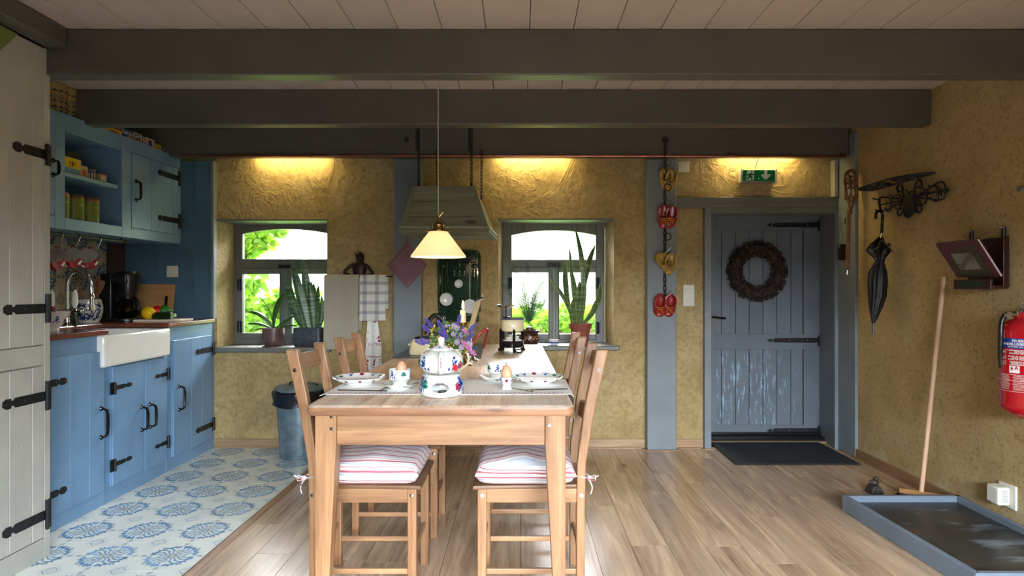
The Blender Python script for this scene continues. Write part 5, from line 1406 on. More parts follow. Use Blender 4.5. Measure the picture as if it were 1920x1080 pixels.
for i, (px, py, w_) in enumerate(((806, 608, 'highest on the left'), (801, 618, 'below the highest on the left'), (826, 612, 'left of centre near the top'), (833, 622, 'centre left'), (838, 634, 'centre'), (860, 603, 'near the candle'), (884, 617, 'farthest right'), (800, 640, 'low on the left'), (791, 643, 'lowest on the far left'), (878, 634, 'low on the right'), (829, 630, 'left of the centre daisies'), (864, 624, 'behind the centre daisies'))):
    lavender(P2(px, py), 'purple lavender sprig ' + w_)
for i, (px, py, w_) in enumerate(((851, 611, 'at the top'), (857, 615, 'top right'), (851, 626, 'in the middle'), (848, 639, 'below the middle'), (857, 641, 'low right'), (865, 651, 'lowest, near the pink bloom'), (872, 638, 'right of the middle'), (842, 648, 'low left'), (836, 612, 'upper left'), (843, 619, 'left of the middle'), (866, 627, 'right of the upper pair'), (830, 641, 'left above the lid'), (880, 646, 'far right above the pink bloom'), (862, 632, 'between middle and right'))):
    aster(P2(px, py), 'pale lilac daisy ' + w_)
m = MB(); mm = MB(); mc = MB()
for i in range(150):
    px, py = fr_.uniform(806, 876), fr_.uniform(612, 662)
    p = W(px, py, 3.38+fr_.uniform(-.06, .04)); m.sphere(tuple(p), .006+.003*fr_.random(), 6, 0, 4)
for i in range(60):
    p = W(fr_.uniform(808, 876), fr_.uniform(606, 668), 3.36+fr_.uniform(-.06, .05)); mm.tube([base_pt()+Vector((0,0,.1)), p], .0014, 4); leaves(mm, [tuple(p)]*2, .028, fr_)
bq = thing('filler_blossom', 'small yellow blossoms and greenery filling the bunch', 'flowers', vc)
build('yellow_blossoms', m, 'yel_f', bq, smooth=60, kind='stuff'); build('greenery', mm, 'stem', bq, smooth=0, kind='stuff')
for px0, py0, px1, py1, lb in ((868, 640, 889, 664, 'drooping pink fluffy flower at the right of the bunch'), (868, 618, 875, 624, 'small pink flower right of the top daisies')):
    a, b = W(px0, py0, 3.3), W(px1, py1, 3.27); t = thing('pink_flower', lb, 'flower', tuple(a)); build('stem', stem_to(a), 'stem', t); m = MB()
    for i in range(170):
        s = fr_.random(); c = a.lerp(b, s); d = Vector((fr_.gauss(0, 1), fr_.gauss(0, 1), fr_.gauss(0, 1))).normalized()*(.018 if py0 == 640 else .011); m.add([c+d*.1, c+d*.6+Vector((.002, 0, .002)), c+d, c+d*.6-Vector((.002, 0, .002))], [(0,1,2,3)])
    build('petals', m, 'pinkf', t, smooth=0)
# ------------------------------------------------------------ candlesticks
def candlestick(label, c, hgt, rb, mat, name='candlestick'):
    t = thing(name, label, 'candlestick', c, 'candlesticks behind the teapot')
    k = hgt/.26
    build('base', MB().lathe([(0, 0), (rb, 0), (rb, .006), (rb*.86, .012), (rb*.55, .018), (rb*.4, .03)], c, 28), mat, t)
    build('stem', MB().lathe([(rb*.4, .03), (.013, .045), (.019, .06), (.019, .075), (.010, .09*k), (.009, .15*k), (.014, .165*k), (.011, .18*k), (.012, .22*k), (.02, .235*k), (.027, .25*k), (.027, .257*k), (.014, .26*k), (0, .26*k)], c, 24), mat, t)
    return t
k1 = (W(868, 684, 3.78).x, 3.78, ZT+.001)
candlestick('tall brass candlestick holding the burning candle', k1, .265, .062, 'brass')
ztip = H-(583-VY)*3.78/F
tag(build('lit_candle', MB().lathe([(0, 0), (.019, 0), (.018, ztip-k1[2]-.258), (.012, ztip-k1[2]-.262), (0, ztip-k1[2]-.263)], (k1[0], k1[1], k1[2]+.262), 20), 'candle', None, (k1[0], k1[1], k1[2]+.262)), 'burning cream candle in the brass candlestick', 'candle')
cd = [o for o in SC.objects if o.name == 'lit_candle'][0]
build('wick', MB().tube([(k1[0], k1[1], ztip), (k1[0]+.001, k1[1], ztip+.012)], .0015, 5), 'lbl_black', cd)
build('flame', MB().lathe([(0, 0), (.006, .01), (.0085, .022), (.006, .04), (.0025, .054), (0, .060)], (k1[0], k1[1], ztip+.006), 12), 'flame', cd)
light('candle_flame_light', 'POINT', (k1[0], k1[1]-.03, ztip+.05), 1.2, (1, .6, .25), radius=.01)
k2 = (W(884, 681, 4.02).x, 4.0, ZT+.001); candlestick('shorter silver candlestick just behind the brass one', k2, .20, .05, 'chrome')
# slanted chrome-edged bar and red handle behind the flowers
a, b = W(878, 618, 4.45), W(898, 562, 4.55)
sb = thing('slanted_bar', 'long slanted cream bar with a chrome cap behind the candle', 'utensil', (W(868, 650, 4.35).x, 4.35, ZT+.006))
a0 = W(868, 654, 4.35); a0.z = ZT+.008
m = MB(); u = Vector((1, 0, .35)).normalized()*.022; v_ = Vector((0, .012, 0))
m.hexa([a0-u, a0+u, a0+u+v_, a0-u+v_], [b-u, b+u, b+u+v_, b-u+v_]); build('bar', m, 'lbl_cream', sb, bevel=.003)
m = MB(); u2 = u*1.0; m.hexa([a0+u, a0+u*1.35, a0+u*1.35+v_, a0+u+v_], [b+u, b+u*1.35, b+u*1.35+v_, b+u+v_]); m.tube([b-u*1.1, b+u*1.4], .012, 8); m.sphere(tuple(b+u*1.0+Vector((0,0,.02))), .010)
build('chrome_cap', m, 'chrome', sb)
rh = bez([W(884, 648, 4.5), W(896, 630, 4.5), W(909, 618.5, 4.52), W(914.5, 620, 4.55), W(912, 632, 4.6), W(907, 652, 4.65)], 6)
rt_ = thing('bent_handle', 'red bent tubular handle with dark tip on the slate slab', 'pan handle', (rh[0].x, rh[0].y, ZT+.008))
build('handle', MB().tube(rh, .011, 10), 'red_enamel', rt_); build('handle_tip', MB().tube([rh[0]-Vector((.0, 0, 0)), rh[0]+Vector((-.022, 0, -.012))], .013, 8).sphere(tuple(rh[0]+Vector((.02, -.0, -.02))), (.02, .012, .010)), 'lbl_blue', rt_)
# toaster
tq0, tq1 = W(766, 668, 4.28).x, W(822, 668, 4.28).x
to = thing('toaster', 'cream toaster with a dark top on the slate slab', 'toaster', ((tq0+tq1)/2, 4.4, ZT+.006))
z0_, z1_ = ZT+.008, H-(636-VY)*4.32/F
rg = []
for (z, i) in ((z0_, .0), (z0_+.02, -.004), (z0_+(z1_-z0_)*.8, .008), (z1_, .022)): rg.append([(x, y, z) for x, y in rrect(tq0+i, tq1-i, 4.29+i, 4.47-i, .03)])
build('housing', MB().loft(rg), 'cream', to, smooth=50)
build('top_plate', MB().box(tq0+.035, tq1-.03, 4.315, 4.445, z1_, z1_+.014), 'black', to, bevel=.006, seg=2)
build('bread_slot', MB().box(tq0+.05, tq1-.05, 4.34, 4.36, z1_+.013, z1_+.016).box(tq0+.05, tq1-.05, 4.40, 4.42, z1_+.013, z1_+.016), 'lbl_black', to)
build('lever', MB().box(tq0-.018, tq0+.004, 4.36, 4.39, z1_-.05, z1_-.035), 'cream', to, bevel=.004)
# kettle
kc = (W(827, 640, 4.8).x, 4.8, ZT+.008)
kt_ = thing('stovetop_kettle', 'shiny steel kettle with a black handle behind the flowers', 'kettle', kc)
kz = 1.0
build('kettle_body', MB().lathe([(0, 0), (.115, 0), (.125, .02), (.125, .07), (.112, .12), (.102, .128), (.1, .135), (.085, .17), (.05, .2), (.02, .21), (0, .212)], kc, 36), 'chrome', kt_)
build('knob', MB().lathe([(.012, .205), (.012, .22), (.02, .235), (.014, .245), (0, .247)], (kc[0]+.02, kc[1], kc[2]), 14), 'chrome', kt_)
build('handle', MB().tube(bez([(kc[0]-.11, kc[1], kc[2]+.11), (kc[0]-.10, kc[1], kc[2]+.20), (kc[0]-.05, kc[1], kc[2]+.255), (kc[0]-.005, kc[1]-.0, kc[2]+.235), (kc[0]+.01, kc[1], kc[2]+.215)], 6), .012, 10, flat=1.5), 'black', kt_)
build('spout', MB().tube([(kc[0]+.09, kc[1]+.03, kc[2]+.09), (kc[0]+.14, kc[1]+.06, kc[2]+.15)], [.025, .013], 12), 'chrome', kt_)
# small cream pot on a black burner stand
fc = (W(961, 655, 4.6).x, 4.62, ZT+.001)
fz = thing('burner_stand', 'black iron burner stand with curved legs under the cream pot', 'burner', fc)
for q, a in enumerate((-PI/2+.13, -PI/2+2.25, -PI/2-2.0, PI/2+.9)):
    d = Vector((cos(a), sin(a), 0)); C_ = Vector(fc)
    m = MB().tube(bez([C_+d*.115, C_+d*.098+Vector((0,0,.01)), C_+d*.094+Vector((0,0,.06)), C_+d*.096+Vector((0,0,.14)), C_+d*.092+Vector((0,0,.155)), C_+d*.08+Vector((0,0,.15))], 5), .011, 8, flat=1.5)
    build('leg', m, 'black_gloss', fz)
build('burner_pan', MB().lathe([(0, .03), (.075, .03), (.085, .04), (.085, .078), (.088, .082), (.07, .082), (0, .075)], fc, 30), 'black_gloss', fz)
build('burner_head', MB().lathe([(0, .08), (.075, .08), (.075, .086), (.05, .09), (.05, .108), (.03, .112), (.03, .125), (0, .127)], fc, 26), 'enamel', fz)
build('burner_ring', MB().tube([(fc[0]+.05+.03*cos(a_), fc[1]-.09+.02*sin(a_), fc[2]+.012+.01*sin(a_)) for a_ in [i*.6 for i in range(10)]], .005, 6), 'black_gloss', fz)
pp = (fc[0], fc[1], fc[2]+.148)
po = thing('cream_pot', 'small cream enamel pot with a dark rim on the black burner', 'pot', pp)
build('pot', MB().lathe([(0, 0), (.07, 0), (.083, .008), (.085, .02), (.085, .075), (.082, .08), (.085, .088), (.091, .092), (.086, .093), (.079, .082), (.08, .02), (0, .008)], pp, 32), 'cream', po)
build('rim', MB().tube([(pp[0]+.090*cos(a_), pp[1]+.090*sin(a_), pp[2]+.094) for a_ in [2*PI*i/32 for i in range(32)]], .0035, 6, closed=True), 'p_blue', po)
sc_ = (pp[0]-.055, pp[1], pp[2]+.098)
sd = thing('metal_dish_on_stem', 'shallow metal dish on a short stem above the cream pot', 'dish', sc_)
build('stem', MB().lathe([(.008, 0), (.006, .03), (.008, .05), (.006, .075)], (sc_[0]+.005, sc_[1], sc_[2]), 10).tube([(sc_[0]-.01, sc_[1], sc_[2]+.004), (sc_[0]+.13, sc_[1]+.01, sc_[2]+.004)], .004, 6).sphere((sc_[0]+.01, sc_[1], sc_[2]+.008), (.03, .02, .010), 12), 'iron', sd)
build('dish', MB().lathe([(0, .074), (.03, .076), (.06, .092), (.075, .104), (.071, .104), (.05, .09), (0, .082)], (sc_[0], sc_[1], sc_[2]), 26), 'steel', sd)
# ------------------------------------------------------------ green wooden hood on chains
hf, hbk, zb_ = 4.50, 5.24, 1.815
hd0 = thing('cooker_hood', 'grey-green wooden pyramid hood hanging on chains over the table end', 'hood', (-.53, 4.85, zb_))
A = [W(748, 436, hf), W(918, 433, hf)]; A = [Vector((a.x, hf, zb_)) for a in A]
Bk = [Vector((-.845, hbk, zb_)), Vector((-.192, hbk, zb_))]
zt3 = 2.185; Tf = [Vector(((772.5-VX)*4.7/F, 4.7, zt3)), Vector(((891-VX)*4.7/F, 4.7, zt3))]; Tb = [Vector((-.80, 5.08, zt3)), Vector((-.40, 5.08, zt3))]
th_ = .018
fd = (Vector((0, 1, 0)))
def slab(p, off, mat, nm, par): 
    return build(nm, MB().hexa(p, [q+off for q in p]), mat, par, bevel=.003, smooth=0)
# front made of three boards between two corner battens
def lerp2(u, v): return A[0].lerp(A[1], u).lerp(Tf[0].lerp(Tf[1], u), v)
for i, (v0, v1) in enumerate(((0, .33), (.335, .66), (.665, 1))):
    slab([lerp2(.0, v0), lerp2(1, v0), lerp2(1, v1), lerp2(0, v1)], Vector((0, th_, 0)), 'hood_wood', 'front_board', hd0)
for u0, u1 in ((0, .06), (.94, 1.0)):
    p = [lerp2(u0, 0), lerp2(u1, 0), lerp2(u1, 1), lerp2(u0, 1)]; slab([q-Vector((0, .006, 0)) for q in p], Vector((0, .006, 0)), 'hood', 'corner_batten', hd0)
slab([A[1], Bk[1], Tb[1], Tf[1]], Vector((-th_, 0, 0)), 'hood_wood', 'side_board', hd0)
slab([A[0], Bk[0], Tb[0], Tf[0]], Vector((th_, 0, 0)), 'hood_wood', 'side_board', hd0)
slab([Bk[0], Bk[1], Tb[1], Tb[0]], Vector((0, -th_, 0)), 'hood_wood', 'back_board', hd0)
slab([Tf[0], Tf[1], Tb[1], Tb[0]], Vector((0, 0, -th_)), 'hood', 'top_board', hd0)
z_ = .05; q_ = [A[0], A[1], Bk[1], Bk[0]]
slab([p+Vector((0, 0, .03)) for p in q_], Vector((0, 0, .015)), 'hood', 'inner_panel', hd0)
def chain_links(mb, a, b, L=.036, r=.0032, w=.0085):
    a, b = Vector(a), Vector(b); d = (b-a); n = max(1, int(d.length/(L-.008))); dn = d.normalized(); u = dn.orthogonal().normalized(); w_ = dn.cross(u)
    if abs(u.y) > abs(w_.y): u, w_ = w_, u
    for i in range(n):
        c = a+d*((i+.5)/n); s = u if i % 2 == 0 else w_
        pts_ = [c+dn*((L/2-w)*(1 if math.sin(t) >= 0 else -1))+dn*(w*sin(t))+s*(w*cos(t)) for t in [2*PI*(k+.5)/10 for k in range(10)]]
        mb.tube(pts_, r, 5, closed=True)
    return mb
cpos = [((785, 242, 4.82), (785, 350)), ((884, 242, 4.82), (884, 347)), ((819, 284, 5.14), (819, 347)), ((903, 284, 5.14), (902, 372))]
for i, ((px, py, y), (qx, qy)) in enumerate(cpos):
    if i < 2:
        a = W(px, py, y); a.z = ZC; b = W(qx, qy, y); b.z = zt3+.02
    else:
        a = W(px, py, y); b = W(qx, qy, 5.10); b.y = y; b.z = max(b.z, zt3+.01) if i == 2 else b.z
    m = chain_links(MB(), a, b)
    if i < 2: chain_links(m, a+Vector((-.018, .01, -.02)), Vector((a.x-.018, y+.01, H-(282-VY)*y/F)))
    m.tube([b+Vector((0,0,.02)), b+Vector((0,0,-.01))], .004, 6)
    if i > 1: m.tube([a+Vector((0, .03, .01)), a+Vector((0, 0, .01)), a], .005, 6)
    build('chain', m, 'iron', hd0, smooth=60)
# ------------------------------------------------------------ pendant lamp
LY = 3.70; lx_ = (822-VX)*LY/F
zsb = H-(481-VY)*LY/F; zst = H-(434-VY)*LY/F
pl = thing('pendant_lamp', 'white cone glass pendant lamp with a brass gallery over the table', 'lamp', (lx_, LY, zsb))
rb_, rt2 = 51.5*LY/F, 17*LY/F
pc = (lx_, LY, zsb)
shp = MB().lathe([(rb_-.003, .0), (rb_, -.004), (rb_, .003), (rt2, zst-zsb), (rt2-.003, zst-zsb), (rb_-.006, .004), (rb_-.003, .0)], pc, 48)
build('lamp_shade', shp, 'shade', pl, smooth=50)
gz = zst-zsb
build('gallery', MB().lathe([(rt2-.008, gz-.002), (rt2+.006, gz-.002), (rt2+.006, gz+.006), (rt2-.01, gz+.008), (.036, gz+.012), (.030, gz+.03), (.034, gz+.04), (.022, gz+.052), (.010, gz+.058), (0, gz+.058)], pc, 26), 'brass', pl)
wl = MB()
for s_ in (1, -1): wl.tube(bez([(lx_+s_*.036, LY, zst+.004), (lx_+s_*.04, LY, zst+.04), (lx_+s_*.026, LY, zst+.062), (lx_+s_*.006, LY, zst+.066)], 5), .0028, 6)
wl.tube([(lx_+.0, LY, zst+.05), (lx_, LY, zst+.09)], .008, 8); wl.tube([(lx_-.004, LY, zst+.08), (lx_+.03, LY-.005, zst+.118)], [.006, .002], 6)
for s_ in (1, -1): wl.sphere((lx_+s_*(rt2+.010), LY, zst+.002), .006, 8, 0, 5)
build('lamp_holder', wl, 'brass', pl)
build('cord', MB().tube([(lx_, LY, zst+.085), (lx_-.002, LY, zst+.4), (lx_, LY, ZC)], .0035, 6), 'cord', pl)
build('ceiling_cup', MB().lathe([(0, 0), (.05, 0), (.045, -.02), (.012, -.045), (0, -.045)], (lx_, LY, ZC), 20), 'cord', pl)
build('bulb', MB().sphere((lx_, LY, zsb+.06), (.03, .03, .036), 16, 0, 10), 'bulb', pl)
light('pendant_light', 'POINT', (lx_, LY, zsb+.012), 7, (1, .78, .48), radius=.03)
# copper pipe under the last beam
cp = MB().tube([(-2.86, 5.155, 2.517), (2.74, 5.155, 2.512)], .008, 8)
t = tag(build('copper_pipe', cp, 'copper', None, (0, 5.155, 2.515)), 'thin copper pipe running along the lower edge of the last beam', 'pipe')
cl = MB()
for px in (583, 760, 848, 1246, 1368, 1578):
    x = (px-VX)*5.155/F; build('pipe_clip', MB().tube([(x-.008, 5.155, 2.515), (x+.008, 5.155, 2.515)], .013, 8).box(x-.004, x+.004, 5.15, 5.172, 2.515, 2.545), 'copper', t)
# beam lamps: small housings behind the last beam
for lx in (-2.0, .12, 2.08):
    build('lamp_housing', MB().box(lx-.11, lx+.11, 5.275, 5.37, 2.60, 2.64), 'white_plastic', tag(bpy.data.objects.new('beam_lamp', None), {-2.0: 'small lamp hidden behind the last beam above the left window', .12: 'small lamp hidden behind the last beam above the right window', 2.08: 'small lamp hidden behind the last beam above the exit sign'}[lx], 'lamp', 'lamps behind the last beam'), bevel=.004)
for o in list(bpy.data.objects):
    if o.name.startswith('beam_lamp') and o.type == 'EMPTY' and not o.users_collection: COL.objects.link(o)
# ------------------------------------------------------------ towel rail with cast figure
TY = 5.33
trl = thing('towel_rail', 'thin dark iron rail holding the towels under the cast figure', 'rail', tuple(W(672, 518, TY)))
r0_, r1_ = W(609, 518, TY), W(735, 518, TY)
build('rail', MB().tube([r0_, r1_], .005, 6).sphere(tuple(r1_), .008, 8, 0, 5), 'iron', trl)
for px in (648, 698): 
    q = W(px, 516, TY); build('bracket', MB().tube([q, q+Vector((0, .07, .0))], .006, 6), 'iron', trl)
# the figure: half-length cast cook leaning over the rail
fg = thing('cast_figure', 'dark bronze half-length cast figure leaning over the towel rail', 'figurine', tuple(W(673, 517, 5.36)))
c = W(674, 500, 5.36); px_ = 5.36/F
def PX(px, py, dy=0): return W(px, py, 5.36)+Vector((0, dy, 0))
body = []
for py, w_, d_ in ((516, 11, .03), (508, 12, .035), (501, 13.5, .038), (495, 12, .034), (491, 7, .024), (488, 5, .02)):
    c_ = PX(674, py); body.append([c_+Vector((w_*px_*cos(a), d_*sin(a), 0)) for a in [2*PI*k/14 for k in range(14)]])
m = MB().loft(body); hc = PX(673, 481); m.sphere(tuple(hc), (.030, .028, .036), 14, 0, 10)
hair = [PX(668, 475, .01), PX(665, 485, .015), PX(665, 494, .012)]; m.sphere(tuple(hc+Vector((.008, .012, -.012))), (.036, .026, .052), 14, 0, 10)
m.sphere(tuple(hc+Vector((0, -.028, -.006))), (.006, .008, .009), 8, 0, 6)
m.lathe([(0, .036), (.024, .034), (.031, .022), (.033, .012), (.030, .010)], tuple(hc), 16)
build('figure', m, 'dark_bronze', fg, smooth=60)
for s_, pts_ in ((-1, [(664, 496), (656, 500), (650, 506), (647, 512), (657, 515)]), (1, [(683, 496), (691, 501), (696, 507), (700, 514), (690, 515)])):
    build('arm', MB().tube(bez([PX(a, b, -.012) for a, b in pts_], 4), [.019, .018, .017, .016, .015, .015, .015, .014, .014, .013, .013, .013, .012, .012, .011, .011, .010][:17], 8), 'dark_bronze', fg)
def towel(name, label, x0, x1, zt, zb, mat, y=TY, back=None, hem=None, cat='towel', fold=.006, extra=None):
    tw = x1-x0
    def f(u, v):
        x = x0+tw*u+.004*sin(v*5+u*3)*v; z = zt-(zt-zb)*v
        if v < .04: return (x, y-.008*(v/.04), zt+.006)
        return (x+(.01*v*(.5-u)), y-.012-fold*2.2*(.5+.5*sin(u*7+1+v))*min(1, v*2), z)
    m = MB().grid(f, 20, 24, thick=(0, .004, 0))
    if back is not None:
        def g(u, v):
            return (x0+.012+(tw+.008)*u, y+.012+.004*sin(u*7), zt+.004-(zt-back)*v)
        m.grid(g, 14, 10, thick=(0, .004, 0))
    o = build(name, m, mat, None, ((x0+x1)/2, y, zt), smooth=60); return tag(o, label, cat)
a_, b_ = W(608, 517, TY), W(673, 652, TY)
o = towel('linen_towel', 'plain beige linen towel on the left of the iron rail', a_.x, b_.x, a_.z+.004, W(0, 655, TY).z, 'linen', back=W(0, 620, TY).z)
hm = MB()
for py in (628, 633):
    z = W(0, py, TY).z; hm.grid(lambda u, v: (a_.x+.006+(b_.x-a_.x-.02)*u, TY-.0145-.0132*(.5+.5*sin(u*7+1.9)), z+.003*v), 16, 1)
build('hem_stitch', hm, 'lbl_cream', o)
a_, b_ = W(675, 517, TY), W(724, 601, TY)
towel('checked_towel', 'white towel with blue and red checks on the right of the rail', a_.x, b_.x, a_.z+.004, b_.z, 'checked', back=W(0, 580, TY).z)
# white printed kitchen cloth hanging below, gathered at the top
cy2 = 5.36
def clf(u, v):
    zt_, zb3 = W(0, 598, cy2).z, W(0, 704, cy2).z
    xl = W(690-7*v, 0, cy2).x; xr = W(708+8*min(1, v*2), 0, cy2).x
    return (xl+(xr-xl)*u, cy2-.01-.022*(.5+.5*sin(u*8+2.2))*min(1, .3+v), zt_+(zb3-zt_)*v)
m = MB().grid(clf, 26, 24, thick=(0, .004, 0))
pc_ = build('printed_cloth', m, 'lbl_white', None, tuple(W(704, 600, cy2)), smooth=60); tag(pc_, 'white cotton cloth with red farm print hanging behind the chairs', 'cloth')
pm = MB()
def cl2(px, py, off=-.0025):
    v = (py-598)/(704-598); xl = 690-7*v; xr = 708+8*min(1, v*2); u = (px-xl)/(xr-xl)
    q = clf(min(1, max(0, u)), v); return (q[0], q[1]+off, q[2])
put_text(pm, 'La Mont', lambda x, y: cl2(705+x/.00466, 645-y/.00466), .040, shear=.4)
for px0, px1, py in ((689, 718, 669), (689, 718, 667)): pm.grid(lambda u, v: cl2(px0+(px1-px0)*u, py+.8*v), 14, 1)
def blobp(cx, cy, w, h, n=8): pm.poly([cl2(cx+w*cos(2*PI*k/n), cy+h*sin(2*PI*k/n)) for k in range(n)])
for c_ in ((690.5, 676, 1.6, 3), (703, 678, 1.6, 3.6), (705, 674, 1, 2), (702, 683, 2.4, 2), (714, 674, 1.4, 1.2), (713, 678, 1.4, 1), (690, 683, 1, 2), (689.5, 694, 2.4, 5), (711, 632, 1.6, 3), (712, 639, 2.4, 2.6), (708, 634, 1.2, 1), (691, 624, .6, 3)): blobp(*c_)
for i in range(9): blobp(689.5-(i*.5), 634+i*3.2, .8, 1.0)
put_text(pm, 'France', lambda x, y: cl2(703+x/.00466, 688-y/.00466), .020)
build('print', pm, 'print_red', pc_, smooth=0)
build('hanging_loop', MB().tube(bez([W(699, 599, cy2-.01), W(703, 604, cy2-.04), W(708, 599, cy2-.01)], 5), .004, 6), 'print_red', pc_)
# quilted pot holder on the post
hc_ = W(763.5, 497, YP-.012); 
def ph(u, v):
    a, b = (u-.5), (v-.5); w_, h_ = 36.5*YP/F, 42.5*YP/F
    e = min(1, 6*min(u, 1-u, v, 1-v)); 
    return (hc_.x+(a+b)*w_+.0, YP-.004-.012*e-.0035*abs(sin(u*28))*e-.0035*abs(sin(v*28))*e, hc_.z+(b-a)*h_*1.0+.0)
m = MB().grid(ph, 40, 40); m.grid(lambda u, v: (ph(v, u)[0], YP-.003, ph(v, u)[2]), 4, 4)
phd = build('pot_holder', m, 'mauve', None, (hc_.x, YP, hc_.z)); tag(phd, 'mauve quilted square pot holder hanging on the grey post', 'pot holder')
ed = [(0,0),(1,0),(1,1),(0,1)]
build('binding', MB().tube([Vector(ph(a, b))+Vector((0, -.004, 0)) for i in range(4) for a, b in [(ed[i][0]+(ed[(i+1)%4][0]-ed[i][0])*k/6, ed[i][1]+(ed[(i+1)%4][1]-ed[i][1])*k/6) for k in range(6)]], .006, 6, closed=True), 'mauve', phd)
tp_ = Vector((hc_.x, YP-.01, hc_.z+42.5*YP/F))
build('loop', MB().tube(bez([tp_+Vector((-.01, 0, -.01)), tp_+Vector((-.006, 0, .045)), tp_+Vector((.004, 0, .05)), tp_+Vector((.010, 0, -.01))], 5), .005, 6), 'mauve', phd)
tag(build('wall_nail', MB().tube([tp_+Vector((0, .01, .045)), tp_+Vector((0, -.012, .046))], .003, 6), 'iron', None, tuple(tp_)), 'small nail the mauve pot holder hangs from', 'nail')
# ------------------------------------------------------------ green enamel utensil rack with ladles
EY = 5.395
er = thing('enamel_rack', 'dark green enamel utensil rack on the wall under the hood', 'rack', tuple(W(860, 600, EY)))
def E(px, py, d=0): v = W(px, py, EY); return Vector((v.x, EY-d, v.z))
outl = [(821, 602), (821, 589), (824, 583), (823.5, 480)]+[(832+9*cos(PI-PI/2*i/5)*1.0, 482-10*sin(PI/2*i/5)) for i in range(1, 6)]+[(850, 470), (868, 470)]+[(890+9.5*cos(PI/2-PI/2*i/5), 482-11*sin(PI/2-PI/2*i/5)) for i in range(6)]+[(899.5, 583), (897, 589), (898, 602)]
build('back_plate', MB().prism([E(a, b, .0) for a, b in outl], (0, -.02, 0)), 'green_enamel', er, bevel=.006, seg=3)
build('rolled_edge', MB().tube([E(a, b, .022) for a, b in outl[2:-2]], .012, 8), 'green_enamel', er)
for px in (829, 834.5, 887, 892.5): build('column', MB().tube([E(px, 505, .022), E(px, 575, .022)], .010, 8), 'green_enamel', er)
for px in (832, 890): build('capital', MB().sphere(tuple(E(px, 499, .024)), (.032, .014, .022), 12, 0, 8), 'green_enamel', er)
build('top_arch', MB().tube(bez([E(828, 486, .024), E(836, 479, .026), E(845, 484, .026), E(861, 479, .026), E(877, 484, .026), E(886, 479, .026), E(894, 486, .024)], 5), .012, 8), 'green_enamel', er)
build('inner_panel', MB().prism([E(a, b, .02) for a, b in ((842, 494), (881, 494), (881, 560), (842, 560))], (0, -.004, 0)), 'green_enamel', er, bevel=.003)
m = MB()
for px in (852, 861.5, 871): m.sphere(tuple(E(px, 510, .018)), (.018, .014, .05), 12, 0, 10)
build('embossing', m, 'green_enamel', er)
build('drip_tray', MB().box(E(821, 0).x, E(899, 0).x, EY-.075, EY, E(0, 602).z, E(0, 590).z).tube([E(822, 590, .075), E(898, 590, .075)], .008, 8), 'green_enamel', er, bevel=.005)
m = MB().tube([E(828, 492, .05), E(893, 492, .05)], .005, 8)
for px in (839, 861.5, 882): m.tube(bez([E(px, 492, .05), E(px, 489, .055), E(px+2, 488, .045)], 4), .003, 6)
build('hanging_bar', m, 'iron', er)
def ladle(name, label, px, py0, py1, r, depth=.02, tilt=0, mat='enamel', holes=False, hx=None):
    c = E(px, py1, .07); t = thing(name, label, 'ladle', tuple(c), 'enamel ladles on the green rack')
    mx = Matrix.Translation(c) @ Matrix.Rotation(R(90+tilt), 4, 'X')
    prof = [(r, 0), (r*.97, -.4*depth), (r*.7, -.85*depth), (0, -depth)] if not holes else [(r, 0), (r*.98, -.003), (0, -.005)]
    m = MB().lathe(prof+[(0, -depth-.002) if not holes else (0, -.007)]+([(r*.72, -.9*depth-.002), (r+.001, 0)] if not holes else [(r, -.004), (r, 0)]), (0,0,0), 26).xf(mx)
    b = build('bowl', m, mat, t)
    h0 = E(hx or px, py0, .056)
    build('handle', MB().tube([h0, E((hx or px), py0+4, .05), c+Vector((0, .01, r*.9))], .005, 6, flat=.6), 'green_enamel' if not holes else mat, t)
    if holes:
        k = MB()
        for rr, n in ((.0, 1), (.3, 7), (.55, 13), (.8, 19)):
            for i in range(n):
                a = 2*PI*i/n; k.lathe([(0, .0016), (.0028, .0014)], (r*rr*cos(a), r*rr*sin(a), 0), 6)
        build('holes', k.xf(mx), 'lbl_black', b, smooth=0, kind='stuff')
    return t
ladle('soup_ladle', 'small white ladle bowl in the centre of the green rack', 861.5, 491, 532, .036)
ladle('soup_ladle', 'white ladle bowl low on the left of the green rack', 838.5, 491, 561, .056, .028, 8)
ladle('skimmer', 'perforated white skimmer low on the right of the green rack', 882, 491, 574, .062, .01, 0, 'enamel', True)
# ------------------------------------------------------------ plants
def pot_thing(name, label, c): return thing(name, label, 'plant', c)
def blade(mb, base, tip, w, bend=(0,0,0), n=10, thick=.004, prof=None, edge=None, twist=0, face=(0,-1,0)):
    b, t_ = Vector(base), Vector(tip); mid = (b+t_)/2+Vector(bend); ring = []; er_ = []
    for i in range(n+1):
        s = i/n; p = b*(1-s)**2+mid*2*s*(1-s)+t_*s*s; d = ((mid-b)*(1-s)+(t_-mid)*s).normalized()
        f = Vector(face); u = d.cross(f).normalized(); a = twist*s; nrm = d.cross(u).normalized(); u2 = u*cos(a)+nrm*sin(a); n2 = d.cross(u2).normalized()
        ww = w*(prof(s) if prof else min(1, .55+1.2*s)*(1-s**4)**.7)+.0008
        ring.append([p-u2*ww+n2*.15*ww, p+n2*thick*.5-n2*.25*ww, p+u2*ww+n2*.15*ww, p-n2*thick*.5-n2*.25*ww])
        er_.append((p-u2*ww+n2*.15*ww, p+u2*ww+n2*.15*ww))
    mb.loft(ring)
    if edge is not None: edge.tube([q[0] for q in er_], .0022, 4); edge.tube([q[1] for q in er_], .0022, 4)
zs1, zs2 = .884, .900
